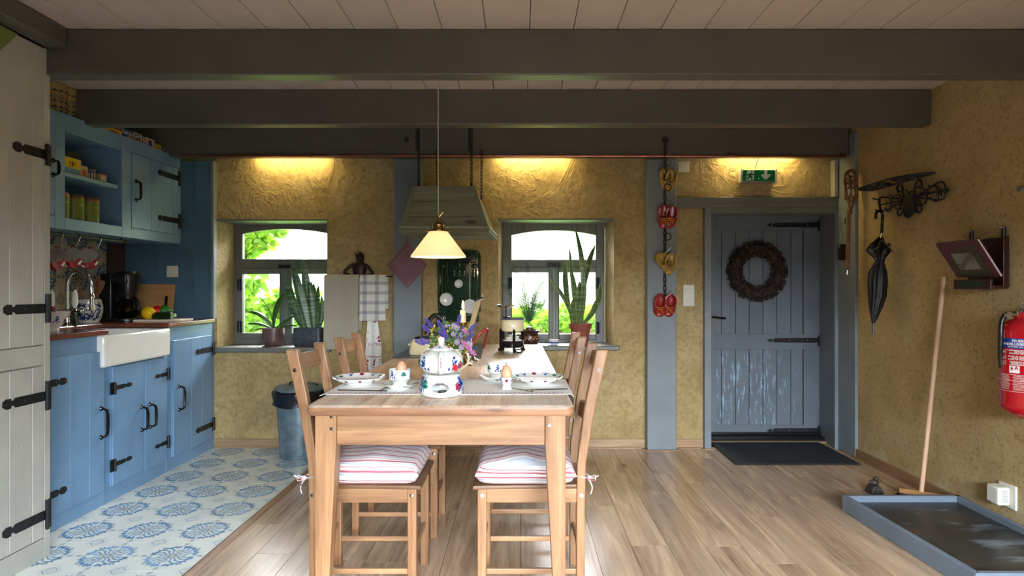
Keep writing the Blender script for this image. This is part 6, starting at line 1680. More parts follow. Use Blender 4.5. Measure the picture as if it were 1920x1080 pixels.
# orchid
oc = (W(513, 648, 5.52).x, 5.52, zs1); ot = pot_thing('potted_orchid', 'orchid without flowers in a round brown pot on the left window sill', oc)
k = 5.52/F
build('pot', MB().lathe([(0, 0), (15*k, 0), (19*k, 5*k), (20.5*k, 14*k), (19.5*k, 34*k), (17.5*k, 34*k), (18*k, 28*k), (0, 27*k)], oc, 30), 'pot_brown', ot)
build('soil', MB().lathe([(0, 29*k), (18*k, 29*k)], oc, 20), 'soil', ot)
ob = Vector((oc[0], oc[1], oc[2]+30*k))
lp_ = lambda s: (.25+1.6*s)*(1-s**3)**.8 if s < .45 else (.97)*(1-((s-.45)/.56)**3)**.7
for (px, py), w_, bd_, dy in (((534, 549), 5, (-.06, 0, .02), -.02), ((465, 585), 5.5, (.02, 0, .10), -.03), ((555, 591), 5, (0, 0, .03), .0), ((464, 607), 4.5, (.0, 0, .05), -.06), ((556, 610), 4.5, (0, 0, .03), -.05), ((476, 619), 3, (0, 0, .03), -.08)):
    tpt = W(px, py, 5.52+dy); m = MB(); blade(m, ob, tpt, w_*k, bd_, 12, prof=lp_, face=(0, -.5, .8) if abs(px-513) > 30 else (.2, -1, 0)); build('leaf', m, 'leaf', ot)
build('flower_stem', MB().tube(bez([ob, W(507, 586, 5.5), W(492, 562, 5.5), W(482, 552, 5.5)], 5), .004, 6), 'stem', ot)
# snake plant left
sc2 = (W(582, 648, 5.50).x, 5.50, zs1); s1t = pot_thing('snake_plant', 'mottled snake plant in a square dark grey pot on the left window sill', sc2)
k = 5.5/F
x0_, x1_ = W(555.5, 0, 5.5).x, W(606, 0, 5.5).x
m = MB().loft([[(x, y, z) for x, y in rrect(x0_+i, x1_-i, 5.41+i, 5.59-i, .02)] for z, i in ((zs1, .012), (zs1+.012, .002), (zs1+.16, 0), (zs1+.17, .004), (zs1+.17, .012), (zs1+.15, .014))])
build('pot', m, 'pot_slate', s1t); 
sb2 = W(582, 616, 5.5)
for i, ((bx_, by_), (tx, ty), w_, bn) in enumerate((((578, 617), (546, 488), 9, .00), ((584, 617), (568, 486), 8.5, 0), ((571, 617), (539, 523), 8.5, -.02), ((580, 617), (567, 536), 10.5, 0), ((590, 616), (583, 527), 5, 0), ((592, 617), (588, 531), 5.5, 0), ((596, 617), (603, 555), 5, .01), ((588, 617), (579, 528), 6, 0), ((593, 617), (597, 535), 4, 0), ((570, 617), (561, 575), 8, 0), ((597, 617), (612, 545), 4, .01), ((586, 617), (585, 540), 7, 0))):
    yy = 5.46+.09*((i*37) % 7)/7; m = MB(); e = MB()
    blade(m, W(bx_, by_, yy), W(tx, ty, yy-.01), w_*k, (bn*3, 0, 0), 12, edge=e, twist=.3*((i % 3)-1)); lf = build('leaf', m, 'snake_leaf', s1t); build('leaf_edge', e, 'pale_green' if i < 2 else 'leaf', lf)
# sago palm
cc2 = (W(993, 641, 5.46).x, 5.47, zs2); ct = pot_thing('sago_palm', 'sago palm in a glazed brown patterned pot on the right window sill', cc2)
k = 5.46/F
m = MB().lathe([(0, 0), (15*k, 0), (17*k, 4*k), (18.5*k, 14*k), (16*k, 22*k), (19*k, 27*k), (17*k, 28*k), (15*k, 22*k), (0, 22*k)], cc2, 30)
fn, _ = surf([(17*k, 4*k), (18.5*k, 14*k), (16*k, 22*k)], cc2)
for q in range(8):
    for an in (60, 120, 90): decal(m, fn, -PI/2-1.4+q*.45, .025, leaf2d(0, 0, R(an), .045, .007), 1, .0015)
build('pot', m, ['pot_dark', 'pot_paint'], ct)
build('trunk', MB().lathe([(6*k, 20*k), (7.5*k, 27*k), (6*k, 33*k), (0, 35*k)], cc2, 14), 'pot_brown', ct)
cb_ = W(991, 606, 5.46)
for i, ((tx, ty), bn, dy) in enumerate((((956, 491), (.06, 0, .06), -.0), ((989, 490), (0, 0, .02), .02), ((1035, 500), (-.07, 0, .03), 0), ((942, 532), (.03, 0, .05), -.05), ((1019, 526), (-.03, 0, .02), .03), ((969, 545), (.0, 0, .03), .04), ((1023, 545), (-.02, 0, .03), -.05), ((1024, 562), (-.01, 0, .04), -.02), ((981, 530), (0, 0, .0), -.05), ((1003, 540), (0, 0, 0), -.03))):
    t0 = W(tx, ty, 5.46+dy); b = cb_; mid = (b+t0)/2+Vector(bn); m = MB(); pts_ = []
    for j in range(21):
        s = j/20; pts_.append(b*(1-s)**2+mid*2*s*(1-s)+t0*s*s)
    m.tube(pts_, [.004-.0028*j/20 for j in range(21)], 5)
    for j in range(2, 41):
        s = j/41; p = b*(1-s)**2+mid*2*s*(1-s)+t0*s*s; d = ((mid-b)*(1-s)+(t0-mid)*s).normalized(); u = d.cross(Vector((0, -1, 0))).normalized()
        L = .05*sin(PI*min(1, .12+.86*s))**.7
        for sg in (1, -1):
            q = p+u*sg*L*.75+d*L*.65+Vector((0, -.012, 0)); m.add([p-d*.0015, p+(q-p)*.5-d*.0026, q, p+(q-p)*.5+d*.0026, p+d*.002], [(0, 1, 2, 3, 4)])
    build('frond', m, 'cycad', ct, smooth=0)
# snake plant right
tc2 = (W(1088, 646, 5.47).x, 5.47, zs2); s2t = pot_thing('snake_plant', 'tall yellow-edged snake plant in a terracotta pot on the right window sill', tc2)
k = 5.47/F
build('saucer', MB().lathe([(0, 0), (17*k, 0), (20*k, 4*k), (19*k, 4*k), (16*k, 2*k), (0, 2*k)], tc2, 24), 'terracotta', s2t)
build('pot', MB().lathe([(0, 2*k), (14.5*k, 2*k), (18.5*k, 30*k), (21*k, 30.5*k), (21.8*k, 40*k), (19.5*k, 40*k), (18*k, 34*k), (0, 34*k)], tc2, 30), 'terracotta', s2t)
for i, ((bx_, by_), (tx, ty), w_, bn, tw) in enumerate((((1084, 607), (1078, 427), 6, .04, .8), ((1092, 607), (1116, 460), 6.5, -.03, .3), ((1080, 607), (1068, 466), 3.5, .0, .5), ((1076, 607), (1061, 490), 5.5, -.02, 0), ((1072, 607), (1031, 524), 4, .03, .5), ((1087, 607), (1073, 510), 5, 0, .2), ((1095, 607), (1125, 533), 5.5, .03, .2), ((1090, 607), (1092, 480), 2.5, .02, .8), ((1083, 607), (1087, 528), 6, 0, .2), ((1093, 607), (1118, 562), 6, .02, .1), ((1080, 607), (1084, 540), 5, 0, .1), ((1088, 607), (1094, 560), 6, 0, 0), ((1078, 607), (1076, 560), 5, -.01, 0))):
    yy = 5.43+.08*((i*37) % 7)/7; m = MB(); e = MB()
    blade(m, W(bx_, by_, yy), W(tx, ty, yy-.01), w_*k, (bn*3, 0, 0), 14, edge=e, twist=tw, prof=lambda s: (.35+.9*s)*(1-s**5)**.8 if s < .6 else .89*(1-((s-.6)/.41)**2.2)**.8 if s < 1 else .05); lf = build('leaf', m, 'snake_leaf', s2t); build('leaf_edge', e, 'leaf_edge', lf)
# little bowl and dish on the sill
sbw = (W(1038.5, 643, 5.42).x, 5.42, zs2)
m = MB().lathe([(0, .002), (.022, 0), (.024, .006), (.038, .026), (.046, .05), (.044, .05), (.035, .028), (0, .01)], sbw, 28); fn, _ = surf([(.024, .006), (.038, .026), (.046, .05)], sbw)
for q in range(9):
    for an in (40, 90, 140): decal(m, fn, q*.7, .015, leaf2d(0, 0, R(an), .02, .005), 1)
tag(build('small_bowl', m, ['white_glaze', 'p_blue'], None, sbw), 'tiny blue and white bowl on the right window sill', 'bowl')
fd_ = W(1036, 650, 5.37)
tag(build('flat_coaster', MB().box(fd_.x-.04, fd_.x+.045, 5.362, 5.40, zs2, zs2+.004), 'bluegrey_cup', None, (fd_.x, 5.38, zs2), bevel=.001), 'flat grey-blue slip lying before the tiny bowl', 'coaster')
# ------------------------------------------------------------ zinc bin
bc_ = ((562-VX)*5.14/F, 5.145, 0); bn_ = thing('zinc_bin', 'round galvanised dustbin with lid and black liner behind the left chair', 'bin', bc_)
rT, rB = .195, .155
build('bin_body', MB().lathe([(0, .01), (rB, .01), (rB+.006, 0), (rB+.008, .03), (rB+.002, .035), (rB+.003, .045), (rT-.012, .42), (rT-.008, .56), (rT-.012, .56), (0, .55)], bc_, 40), 'galv', bn_)
sm = MB()
for i in range(10):
    a = -2.95+i*.628; r0 = rB+.004; r1_ = rT-.009; sm.tube([(bc_[0]+r0*cos(a), bc_[1]+r0*sin(a), .045), (bc_[0]+r1_*cos(a), bc_[1]+r1_*sin(a), .44)], .0035, 5)
build('ribs', sm, 'galv', bn_, kind='stuff')
rg = []
for (r, z) in ((rT-.01, .565), (rT+.018, .552), (rT+.022, .53), (rT+.012, .49), (rT+.016, .445), (rT+.012, .432), (rT-.004, .44)):
    rg.append([(bc_[0]+(r+.006*sin(9*a+z*50)+.004*sin(23*a))*cos(a), bc_[1]+(r+.006*sin(9*a+z*50))*sin(a), z+.006*sin(5*a+1)) for a in [2*PI*k/60 for k in range(60)]])
build('bin_liner', MB().loft(rg, caps=False), 'bag', bn_, smooth=60)
lid = build('lid', MB().lathe([(rT+.006, .555), (rT+.010, .575), (rT-.004, .585), (rT*.7, .60), (rT*.3, .612), (0, .614)], bc_, 40), 'galv', bn_)
build('lid_handle', MB().tube(bez([(bc_[0]-.06, bc_[1]-.07, .605), (bc_[0]-.04, bc_[1]-.1, .63), (bc_[0]-.0, bc_[1]-.11, .63), (bc_[0]+.03, bc_[1]-.1, .605)], 5), .006, 6).tube([(bc_[0]-.02, bc_[1]+.02, .613), (bc_[0]+.16, bc_[1]-.02, .597)], .006, 6), 'iron', lid)
# ------------------------------------------------------------ clogs on a chain
CX = (1248-VX)*5.26/F
cht = thing('clog_chain', 'rusty iron chain on the grey post carrying the painted clogs', 'chain', (CX, 5.26, 1.3))
hk = W(1248, 262, 5.15)
m = MB().tube([(circ[0], circ[1], circ[2]) for circ in [(hk.x+.022*cos(a), 5.155, hk.z+.022*sin(a)) for a in [2*PI*i/14 for i in range(14)]]], .006, 6, closed=True).tube([(hk.x, 5.17, hk.z), (hk.x, 5.15, hk.z)], .010, 8)
build('wall_ring', m, 'dark_bronze', cht)
zz = lambda py: H-(py-VY)*5.2/F
cm = chain_links(MB(), (hk.x, 5.15, hk.z-.02), (hk.x, 5.15, 2.50), .046, .0045, .012); chain_links(cm, (hk.x, 5.15, 2.50), (CX, 5.286, 2.40), .046, .0045, .012); chain_links(cm, (CX, 5.286, 2.40), (CX, 5.286, zz(562)), .046, .0045, .012)
build('chain', cm, 'dark_bronze', cht, smooth=60)
for py in (436, 344): build('ring', MB().tube([(CX+.03*cos(a), 5.19, zz(py+8)+.03*sin(a)) for a in [2*PI*i/14 for i in range(14)]], .005, 6, closed=True), 'dark_bronze', cht)
for py in (312, 388, 470, 555): build('hook', MB().tube(bez([(CX+.012, 5.19, zz(py-12)), (CX+.03, 5.18, zz(py-6)), (CX, 5.18, zz(py)), (CX-.02, 5.18, zz(py+5)), (CX-.01, 5.18, zz(py+9))], 4), .003, 6), 'steel', cht)
def clog_mesh(L=.205, Wd=.102, Hh=.08):
    # local frame: length along +x (toe), width y, up z, opening upwards near the heel
    rings = []; N = 13
    for i in range(25):
        t = i/24; x = L*t
        w = Wd/2*(.35+.65*sin(min(1, t*5)*PI/2))*(1 if t < .72 else math.sqrt(max(0, 1-((t-.72)/.285)**2)))*(1+.12*sin(t*PI))
        h = Hh*(1.0-.1*t) if t < .35 else Hh*(.95-.62*((t-.35)/.65)**1.2)
        z0 = .0+.0+.028*max(0, (t-.8)/.2)**1.5
        if t > .85: h = Hh*(.95-.62)*1.0+.012; h = h*math.sqrt(max(.02, 1-((t-.85)/.155)**2))
        op = R(62) if .06 < t < .46 else (R(62)*(t/.06) if t <= .06 else R(62)*max(0, 1-(t-.46)/.10))
        if t <= .06: h = Hh*(.8+.2*t/.06)
        ring = []
        A0 = PI/2+op; A1 = PI/2+2*PI-op
        for kx in range(N):
            a = A0+(A1-A0)*kx/(N-1); ca, sa = cos(a), sin(a)
            ring.append((x, w*(abs(ca)**.8)*(1 if ca > 0 else -1), z0+h/2+h/2*(abs(sa)**.75)*(1 if sa > 0 else -1)))
        for kx in range(N):
            a = A1-(A1-A0)*kx/(N-1); ca, sa = cos(a), sin(a); q = .80 if op > .1 else .82
            ring.append((x, w*q*(abs(ca)**.8)*(1 if ca > 0 else -1), z0+h*.09+h/2+h/2*(q if sa < 0 else .97 if op > .1 else q)*(abs(sa)**.75)*(1 if sa > 0 else -1)-(.0 if sa < 0 else .006)))
        rings.append(ring)
    return MB().loft(rings)
def clog(label, p, mat, rz, rx, grp, s=1.0, ry=0):
    mx = Matrix.Translation(p) @ Matrix.Rotation(R(ry), 4, 'Y') @ Matrix.Rotation(R(rx), 4, 'Z') @ Matrix.Rotation(R(14), 4, 'X') @ Matrix(((0,1,0,0),(0,0,-1,0),(-1,0,0,0),(0,0,0,1))) @ Matrix.Scale(s, 4)
    # toe points down, opening towards the room
    m = clog_mesh(); m.xf(mx)
    t = build('wooden_clog', m, mat, None, tuple(p), smooth=60); tag(t, label, 'clog', grp)
    d = MB()
    for yy in (-.02, 0, .02): d.tube(bez([(.115+abs(yy), yy-.008, .074), (.14+abs(yy), yy, .070), (.16, yy+.006, .060)], 3), .0016, 4)
    d.tube([(.112, -.032, .058), (.108, 0, .076), (.112, .032, .058)], .0018, 4); d.tube([(.125, -.04, .048), (.128, -.0, .073), (.125, .04, .048)], .0016, 4)
    build('painted_lines', d.xf(mx), 'lbl_yellow' if mat == 'red_clog' else 'leather', t)
cl_ = [('yellow_clog', 1243, 314, 84, -14, 'yellow clog of the top pair, left and in front', 'yellow clogs on the chain', 1.0, 1237), ('yellow_clog', 1260, 318, 84, 12, 'yellow clog of the top pair, right and tipped away', 'yellow clogs on the chain', .95, 1259),
       ('red_clog', 1243, 384, 90, -4, 'red clog of the upper pair, left', 'red clogs on the chain', 1.0, 1243), ('red_clog', 1260, 385, 90, 8, 'red clog of the upper pair, right', 'red clogs on the chain', .96, 1259),
       ('yellow_clog', 1230, 476, 60, -44, 'yellow clog of the lower pair, left with its toe to the right', 'yellow clogs on the chain', .95, 1238), ('yellow_clog', 1258, 474, 90, 8, 'yellow clog of the lower pair, right', 'yellow clogs on the chain', .92, 1258),
       ('red_clog', 1236, 550, 90, -2, 'red clog of the lowest pair, left', 'red clogs on the chain', .98, 1234), ('red_clog', 1256, 550, 90, 3, 'red clog of the lowest pair, right', 'red clogs on the chain', .98, 1256)]
for mat, px, py, _, ry, lb, grp, s, _2 in cl_:
    p = W(px, py, 5.285); p.y = 5.275
    clog(lb, p, mat, 0, 0, grp, s, ry)
# ------------------------------------------------------------ exit sign
ey = 5.40
e0, e1 = W(1390, 341, 5.32), W(1456.5, 317, 5.32)
es = thing('exit_sign', 'green and white emergency exit sign with an arrow above the door', 'sign', ((e0.x+e1.x)/2, ey, e0.z))
build('housing', MB().box(e0.x, e1.x, 5.33, ey, e0.z, e1.z), 'grey_plastic', es, bevel=.006, seg=2)
build('end_cap', MB().box(e0.x-.004, e0.x+.012, 5.32, ey-.01, e0.z-.004, e1.z+.004), 'white_plastic', es, bevel=.003)
build('end_cap', MB().box(e1.x-.012, e1.x+.004, 5.32, ey-.01, e0.z-.004, e1.z+.004), 'white_plastic', es, bevel=.003)
g0, g1 = e0.x+.014, e1.x-.014; gz0, gz1 = e0.z+.008, e1.z-.006
fc_ = build('sign_face', MB().box(g0, g1, 5.322, 5.332, gz0, gz1), 'sign_green', es, bevel=.002)
gw, gh = g1-g0, gz1-gz0
S2 = lambda u, v: (g0+gw*u, 5.3208, gz0+gh*v)
m = MB(); m.poly([S2(.08, .05), S2(.34, .05), S2(.36, .95), S2(.14, .95)], 0)
ar = [(.66, .95), (.76, .95), (.76, .55), (.85, .62), (.85, .45), (.71, .1), (.57, .45), (.57, .62), (.66, .55)]
m.poly([S2(a, b) for a, b in ar], 0)
S3 = lambda u, v: (g0+gw*u, 5.3200, gz0+gh*v)
def seg(a, b, w): 
    dx_, dy_ = (b[0]-a[0])*gw, (b[1]-a[1])*gh; L = math.hypot(dx_, dy_); nx, ny = -dy_/L*w/gw, dx_/L*w/gh
    m.poly([S3(a[0]+nx, a[1]+ny), S3(b[0]+nx, b[1]+ny), S3(b[0]-nx, b[1]-ny), S3(a[0]-nx, a[1]-ny)], 1)
for a, b, w in (((.25, .68), (.21, .42), .011), ((.25, .66), (.31, .55), .006), ((.31, .55), (.35, .62), .005), ((.23, .62), (.16, .60), .006), ((.16, .60), (.12, .48), .005), ((.22, .43), (.28, .32), .008), ((.28, .32), (.27, .08), .007), ((.20, .43), (.17, .24), .008), ((.17, .24), (.07, .22), .007)): seg(a, b, w)
m.poly([S3(.27+.022*cos(t)*1.0, .82+.1*sin(t)) for t in [2*PI*i/12 for i in range(12)]], 1)
build('pictogram', m, ['sign_white', 'sign_green'], fc_, smooth=0)
build('status_light', MB().sphere(S2(.49, .2), (.003, .002, .003), 8, 0, 5), 'led', fc_)
build('cable', MB().tube(bez([W(1417, 318, 5.37), W(1418, 308, 5.36), W(1422, 300, 5.34), W(1424, 290, 5.33)], 5), .0035, 6), 'iron', es)
# ------------------------------------------------------------ wreath
wc_ = Vector((dx(1417), YD-.03, dz(509))); k = YD/F
wr = thing('pod_wreath', 'brown wreath of dried seed pods hanging on the grey door', 'wreath', tuple(wc_))
R0, r0 = 42*k, 13.5*k
build('ring', MB().tube([(wc_.x+R0*cos(a), wc_.y+.0, wc_.z+R0*sin(a)) for a in [2*PI*i/40 for i in range(40)]], r0*.8, 10, closed=True), 'pod', wr)
rw = random.Random(4); m = MB(); m2 = MB()
for i in range(620):
    a = rw.random()*2*PI; b = rw.uniform(-1.9, 1.9); rr = r0*(.85+.2*rw.random())
    c = Vector((wc_.x+(R0+rr*sin(b))*cos(a), wc_.y-rr*cos(b)*.9, wc_.z+(R0+rr*sin(b))*sin(a)))
    n_ = Vector((sin(b)*cos(a), -cos(b), sin(b)*sin(a))); u = n_.orthogonal().normalized(); w = n_.cross(u); q = 1.9*k*(.7+.5*rw.random())
    mb_ = m if i % 3 else m2
    ring0 = [c+(u*cos(t)+w*sin(t))*q for t in [2*PI*j/6 for j in range(6)]]; ring1 = [c+n_*q*1.1+(u*cos(t)+w*sin(t))*q*1.05 for t in [2*PI*j/6 for j in range(6)]]; ring2 = [c+n_*q*.5+(u*cos(t)+w*sin(t))*q*.5 for t in [2*PI*j/6 for j in range(6)]]
    mb_.loft([ring0, ring1, ring2])
build('seed_pods', m, 'pod', wr, smooth=0, kind='stuff'); build('pale_pods', m2, 'brown_wood', wr, smooth=0, kind='stuff')
# ------------------------------------------------------------ door mat
tag(build('door_mat', MB().prism([(1.705, 4.86, 0.001), (2.70, 4.86, 0.001), (2.70, 5.54, 0.001), (1.72, 5.54, 0.001)], (0, 0, .012)), 'rubber', None, (2.2, 5.2, 0), bevel=.004, smooth=0), 'black rubber-backed doormat in front of the grey door', 'doormat')
# ------------------------------------------------------------ carpet beater on the corner post
by = 5.03
bt = thing('carpet_beater', 'woven rattan carpet beater hanging on the corner post', 'carpet beater', (2.74, by, 1.9))
BQ = lambda px, py, d=0: Vector(((px-VX)*by/F, by-d*.3, H-(py-VY)*by/F))
def loop(cx, cy, w, h, rot=0, n=20):
    out = []
    for i in range(n):
        a = 2*PI*i/n; x, y = w*cos(a), h*sin(a); c_, s_ = cos(rot), sin(rot); out.append(BQ(cx+x*c_-y*s_, cy+x*s_+y*c_, .04*sin(3*a+cx)))
    return out
m = MB()
for args in ((1595, 345, 13, 27, 0), (1592, 337, 8, 17, .25), (1599, 337, 8, 17, -.25), (1595, 358, 9, 19, 0), (1590, 352, 6, 22, .15), (1600, 352, 6, 22, -.15), (1595, 332, 11, 12, 0)): m.tube(loop(*args), .0075, 6, closed=True)
for a, b in ((1586, 1593), (1590, 1592), (1600, 1593), (1604, 1594)): m.tube(bez([BQ(a, 368, .03), BQ((a+b)/2, 383, .05), BQ(b, 396, .03)], 4), .0075, 6)
build('woven_head', m, 'wicker', bt, smooth=60)
hp = []
m = MB()
for s_ in range(3):
    m.tube([BQ(1592+(-3)*(i/30), 394+i*3.8, 0)+Vector((.009*cos(i*.8+s_*2.09), .009*sin(i*.8+s_*2.09), 0)) for i in range(30)], .0095, 6)
build('twisted_handle', m, 'wicker', bt, smooth=60)
build('binding', MB().tube([BQ(1593, 393), BQ(1593, 401)], .022, 12), 'wicker', bt)
build('metal_tip', MB().tube([BQ(1588.5, 507), BQ(1588, 515)], .012, 10), 'silver_cap', bt)
# old bolt box behind it
lb_ = thing('rim_latch', 'dark leather strap and latch box on the door frame behind the beater', 'latch', (2.77, 5.16, 1.7))
LQ = lambda px, py: Vector((2.755, 5.2, H-(py-VY)*5.2/F))
build('box', MB().box(2.715, 2.775, 5.20, 5.24, LQ(0, 488).z, LQ(0, 458).z), 'dark_bronze', lb_, bevel=.004)
build('strap', MB().tube(bez([(2.71, 5.21, LQ(0, 465).z), (2.72, 5.20, LQ(0, 440).z), (2.74, 5.21, LQ(0, 418).z)], 5), .008, 6, flat=.4), 'leather', lb_)
build('hook', MB().tube(bez([(2.775, 5.19, LQ(0, 408).z), (2.74, 5.17, LQ(0, 412).z), (2.74, 5.17, LQ(0, 420).z)], 4), .005, 6), 'iron', lb_)
# ------------------------------------------------------------ wrought iron coat rack
RX = 2.765
cr = thing('coat_rack', 'black wrought iron coat rack with scrolls on the ochre side wall', 'coat rack', tuple(WR(1703, 400, RX)))
Q = lambda px, py, x=RX: WR(px, py, x)
def scroll(pts, r=.007, x=RX, n=5, name='scroll'): build(name, MB().tube(bez([Q(a, b, x) for a, b in pts], n), r, 6), 'iron', cr, smooth=60)
sh = [(1696, 371), (1706, 364), (1714, 362), (1715, 378), (1713, 392), (1703, 406), (1697, 394), (1695, 382)]
build('shield', MB().prism([Q(a, b) for a, b in sh], (-.012, 0, 0)), 'iron', cr, bevel=.003)
scroll([(1693, 392), (1698, 405), (1704, 407), (1711, 398), (1716, 386)], .008)
# left and right uprights ending in curls
scroll([(1685, 361), (1682, 352), (1686, 347), (1691, 350), (1693, 360), (1694, 372), (1694, 388), (1692, 398), (1687, 404), (1683, 400), (1685, 392), (1689, 391)], .0085)
scroll([(1688, 358), (1684, 360), (1682, 354)], .006)
scroll([(1721, 351), (1726, 353), (1728, 345), (1725, 338), (1719, 340), (1715, 350), (1715, 366), (1716, 382), (1718, 396), (1724, 398), (1728, 392), (1727, 384), (1722, 384), (1721, 387)], .0085)
# fans of rods, left and right
for pts_ in ([(1692, 375), (1670, 371), (1652, 370), (1647, 376), (1649, 388)], [(1692, 377), (1670, 380), (1652, 384)], [(1692, 379), (1676, 387), (1660, 394), (1652, 394)], [(1692, 374), (1680, 372), (1670, 372)]): scroll(pts_, .0065)
for pts_ in ([(1718, 369), (1735, 358), (1754, 345), (1765, 341), (1772, 348), (1770, 358), (1764, 357), (1764, 351)], [(1718, 370), (1740, 363), (1758, 359), (1775, 357)], [(1718, 371), (1738, 372), (1756, 375), (1768, 373), (1773, 364), (1769, 358), (1764, 361), (1766, 368)], [(1718, 369), (1728, 366), (1740, 360)]): scroll(pts_, .0065)
build('finial', MB().sphere(tuple(Q(1775, 357)), (.014, .014, .014), 8, 0, 6), 'iron', cr)
for pts_ in ([(1649, 371), (1649, 382), (1651, 394)], [(1670, 370), (1671, 383), (1669, 394)], [(1688, 368), (1689, 385)], [(1736, 355), (1738, 366), (1736, 374)], [(1757, 349), (1759, 361), (1757, 374)]): scroll(pts_, .008, RX-.01)
# projecting hooks
for pts_ in ([(1668, 366), (1674, 367), (1684, 365), (1689, 372)], [(1637, 372), (1642, 374), (1650, 374)], [(1659, 390), (1663, 396), (1668, 396), (1670, 388)], [(1677, 384), (1680, 391), (1686, 391), (1689, 383)], [(1699, 357), (1703, 362), (1708, 359), (1713, 359)], [(1719, 351), (1725, 354), (1732, 354), (1737, 360)], [(1724, 377), (1728, 382), (1734, 382), (1737, 375)], [(1741, 347), (1745, 351), (1752, 348), (1757, 352)], [(1745, 371), (1750, 376), (1756, 377), (1759, 371)], [(1642, 394), (1646, 397), (1651, 394)]):
    a0 = [Q(a, b, RX-.055*(1-i/(len(pts_)-1))) for i, (a, b) in enumerate(pts_)]
    m = MB().tube(bez(a0, 4), .0055, 6); m.sphere(tuple(a0[0]), .007, 6, 0, 5); build('hook', m, 'iron', cr, smooth=60)
zs_ = 2.172
def HS(px, py):
    y = (zs_-H)*F/(VY-py); return Vector(((px-VX)*y/F, y, zs_))
def hs(pts_, r=.008): build('shelf_bar', MB().tube(bez(pts_, 5), r, 6), 'iron', cr, smooth=60)
hs([Vector((2.775, 4.82, zs_)), Vector((2.66, 4.80, zs_)), Vector((2.61, 4.70, zs_)), Vector((2.60, 4.45, zs_)), Vector((2.62, 4.25, zs_)), Vector((2.70, 4.13, zs_)), Vector((2.775, 4.10, zs_))])
hs([Vector((2.775, 4.80, zs_)), Vector((2.77, 4.45, zs_)), Vector((2.775, 4.12, zs_))])
for cy3 in (4.72, 4.55, 4.34, 4.2):
    hs([Vector((2.69+.05*cos(a), cy3+.05*sin(a), zs_)) for a in [i*.7 for i in range(9)]], .007)
for cy3 in (4.62, 4.28): hs([Vector((2.60, cy3, zs_)), Vector((2.69, cy3+.02, zs_)), Vector((2.775, cy3, zs_-.0))], .006)
for px, py in ((1690, 350), (1722, 340)): q = Q(px, py); hs([q, Vector((2.74, q.y, zs_))], .006)
# ------------------------------------------------------------ umbrella
um = thing('umbrella', 'closed black umbrella with green trim hanging from the coat rack', 'umbrella', tuple(W(1648, 400, 4.6)))
U = lambda px, py, d=0: W(px, py, 4.6)+Vector((0, d, 0))
build('crook', MB().tube(bez([U(1642, 411), U(1642, 402), U(1646, 396.5), U(1651, 396), U(1655, 402), U(1654, 418), U(1653, 437)], 5), .0115, 8), 'black_gloss', um)
build('shaft', MB().tube([U(1653, 437), U(1651, 455)], [.008, .007], 8), 'steel', um)
build('ferrule', MB().tube([U(1638, 606), U(1636.5, 628)], .008, 8), 'black', um)
rg = []
sec = [(447, 1652, 3), (455, 1649, 8), (462, 1647, 14), (469, 1647, 19.5), (476, 1648, 16), (483, 1649, 10), (489, 1649.5, 7.2), (494, 1648, 8.5), (510, 1645, 15), (530, 1645, 16), (555, 1645, 14.5), (580, 1642, 10), (598, 1639, 5), (606, 1637.5, 2.5)]
for py, px, w_ in sec:
    c = U(px, py); k = 4.6/F*w_; rg.append([c+Vector((k*(1+.16*cos(7*a+py*.03))*cos(a), k*.7*(1+.2*cos(7*a+py*.03))*sin(a), (.018*cos(7*a) if py < 470 else 0))) for a in [2*PI*j/42 for j in range(42)]])
cn = build('canopy', MB().loft(rg), 'umbrella', um, smooth=60)
build('tie_band', MB().tube([Vector(p) for p in [U(1649.5, 489)+Vector((.031*cos(a), .024*sin(a), 0)) for a in [2*PI*j/20 for j in range(20)]]], .007, 6, closed=True), 'umbrella', cn)
build('trim', MB().tube(bez([U(1628, 471, -.045), U(1638, 464, -.055), U(1646, 452, -.04), U(1653, 459, -.055), U(1661, 466, -.05), U(1669, 473, -.04)], 4), .004, 5), 'olive_trim', cn)
build('button', MB().sphere(tuple(U(1662, 460, -.03)), .014, 8, 0, 6), 'umbrella', cn)
# ------------------------------------------------------------ wall book holder with book
bk_ = thing('book_holder', 'dark mahogany book rack with two pegs on the side wall', 'rack', (2.79, 3.65, 1.4))
yn, yf = 3.50, 3.80
bp_ = [(2.79, yn, 1.415)]+[(2.79, yn, 1.69)]+[(2.79, yn+(yf-yn)*i/8, 1.69+.012*sin(PI*i/8)-.01*(i/8)) for i in range(1, 9)]+[(2.79, yf, 1.415)]
build('back_board', MB().prism(bp_, (-.018, 0, 0)), 'mahogany', bk_, bevel=.004)
build('ledge', MB().box(2.70, 2.79, yn, yf, 1.40, 1.418), 'mahogany', bk_, bevel=.004)
lip = build('front_lip', MB().box(2.685, 2.70, yn, yf, 1.395, 1.455), 'mahogany', bk_, bevel=.004)
lp = MB().grid(lambda u, v: (2.6842, yn+.06+(yf-yn-.10)*u, 1.408+.034*v), 1, 1); ip = build('inlay', lp, 'lbl_dgreen', lip)
build('side_post', MB().box(2.755, 2.79, yn-.004, yn+.02, 1.41, 1.70), 'mahogany', bk_, bevel=.004)
for y_ in (yn+.02, yf-.03):
    pg = build('peg', MB().tube([(2.775, y_, 1.66), (2.775, y_, 1.755)], .012, 10), 'black', bk_); build('peg_tip', MB().sphere((2.766, y_, 1.75), .006, 8, 0, 5), 'silver_cap', pg)
b0, b1 = Vector((2.715, 3.463, 1.465)), Vector((2.715, 3.81, 1.468)); t0_, t1_ = Vector((2.58, 3.463, 1.676)), Vector((2.58, 3.81, 1.676))
n_ = (t0_-b0).cross(b1-b0).normalized()
if n_.x > 0: n_ = -n_
n_.normalize()
bo = thing('guest_book', 'dark red striped album leaning out of the wall rack', 'book', tuple(b0))
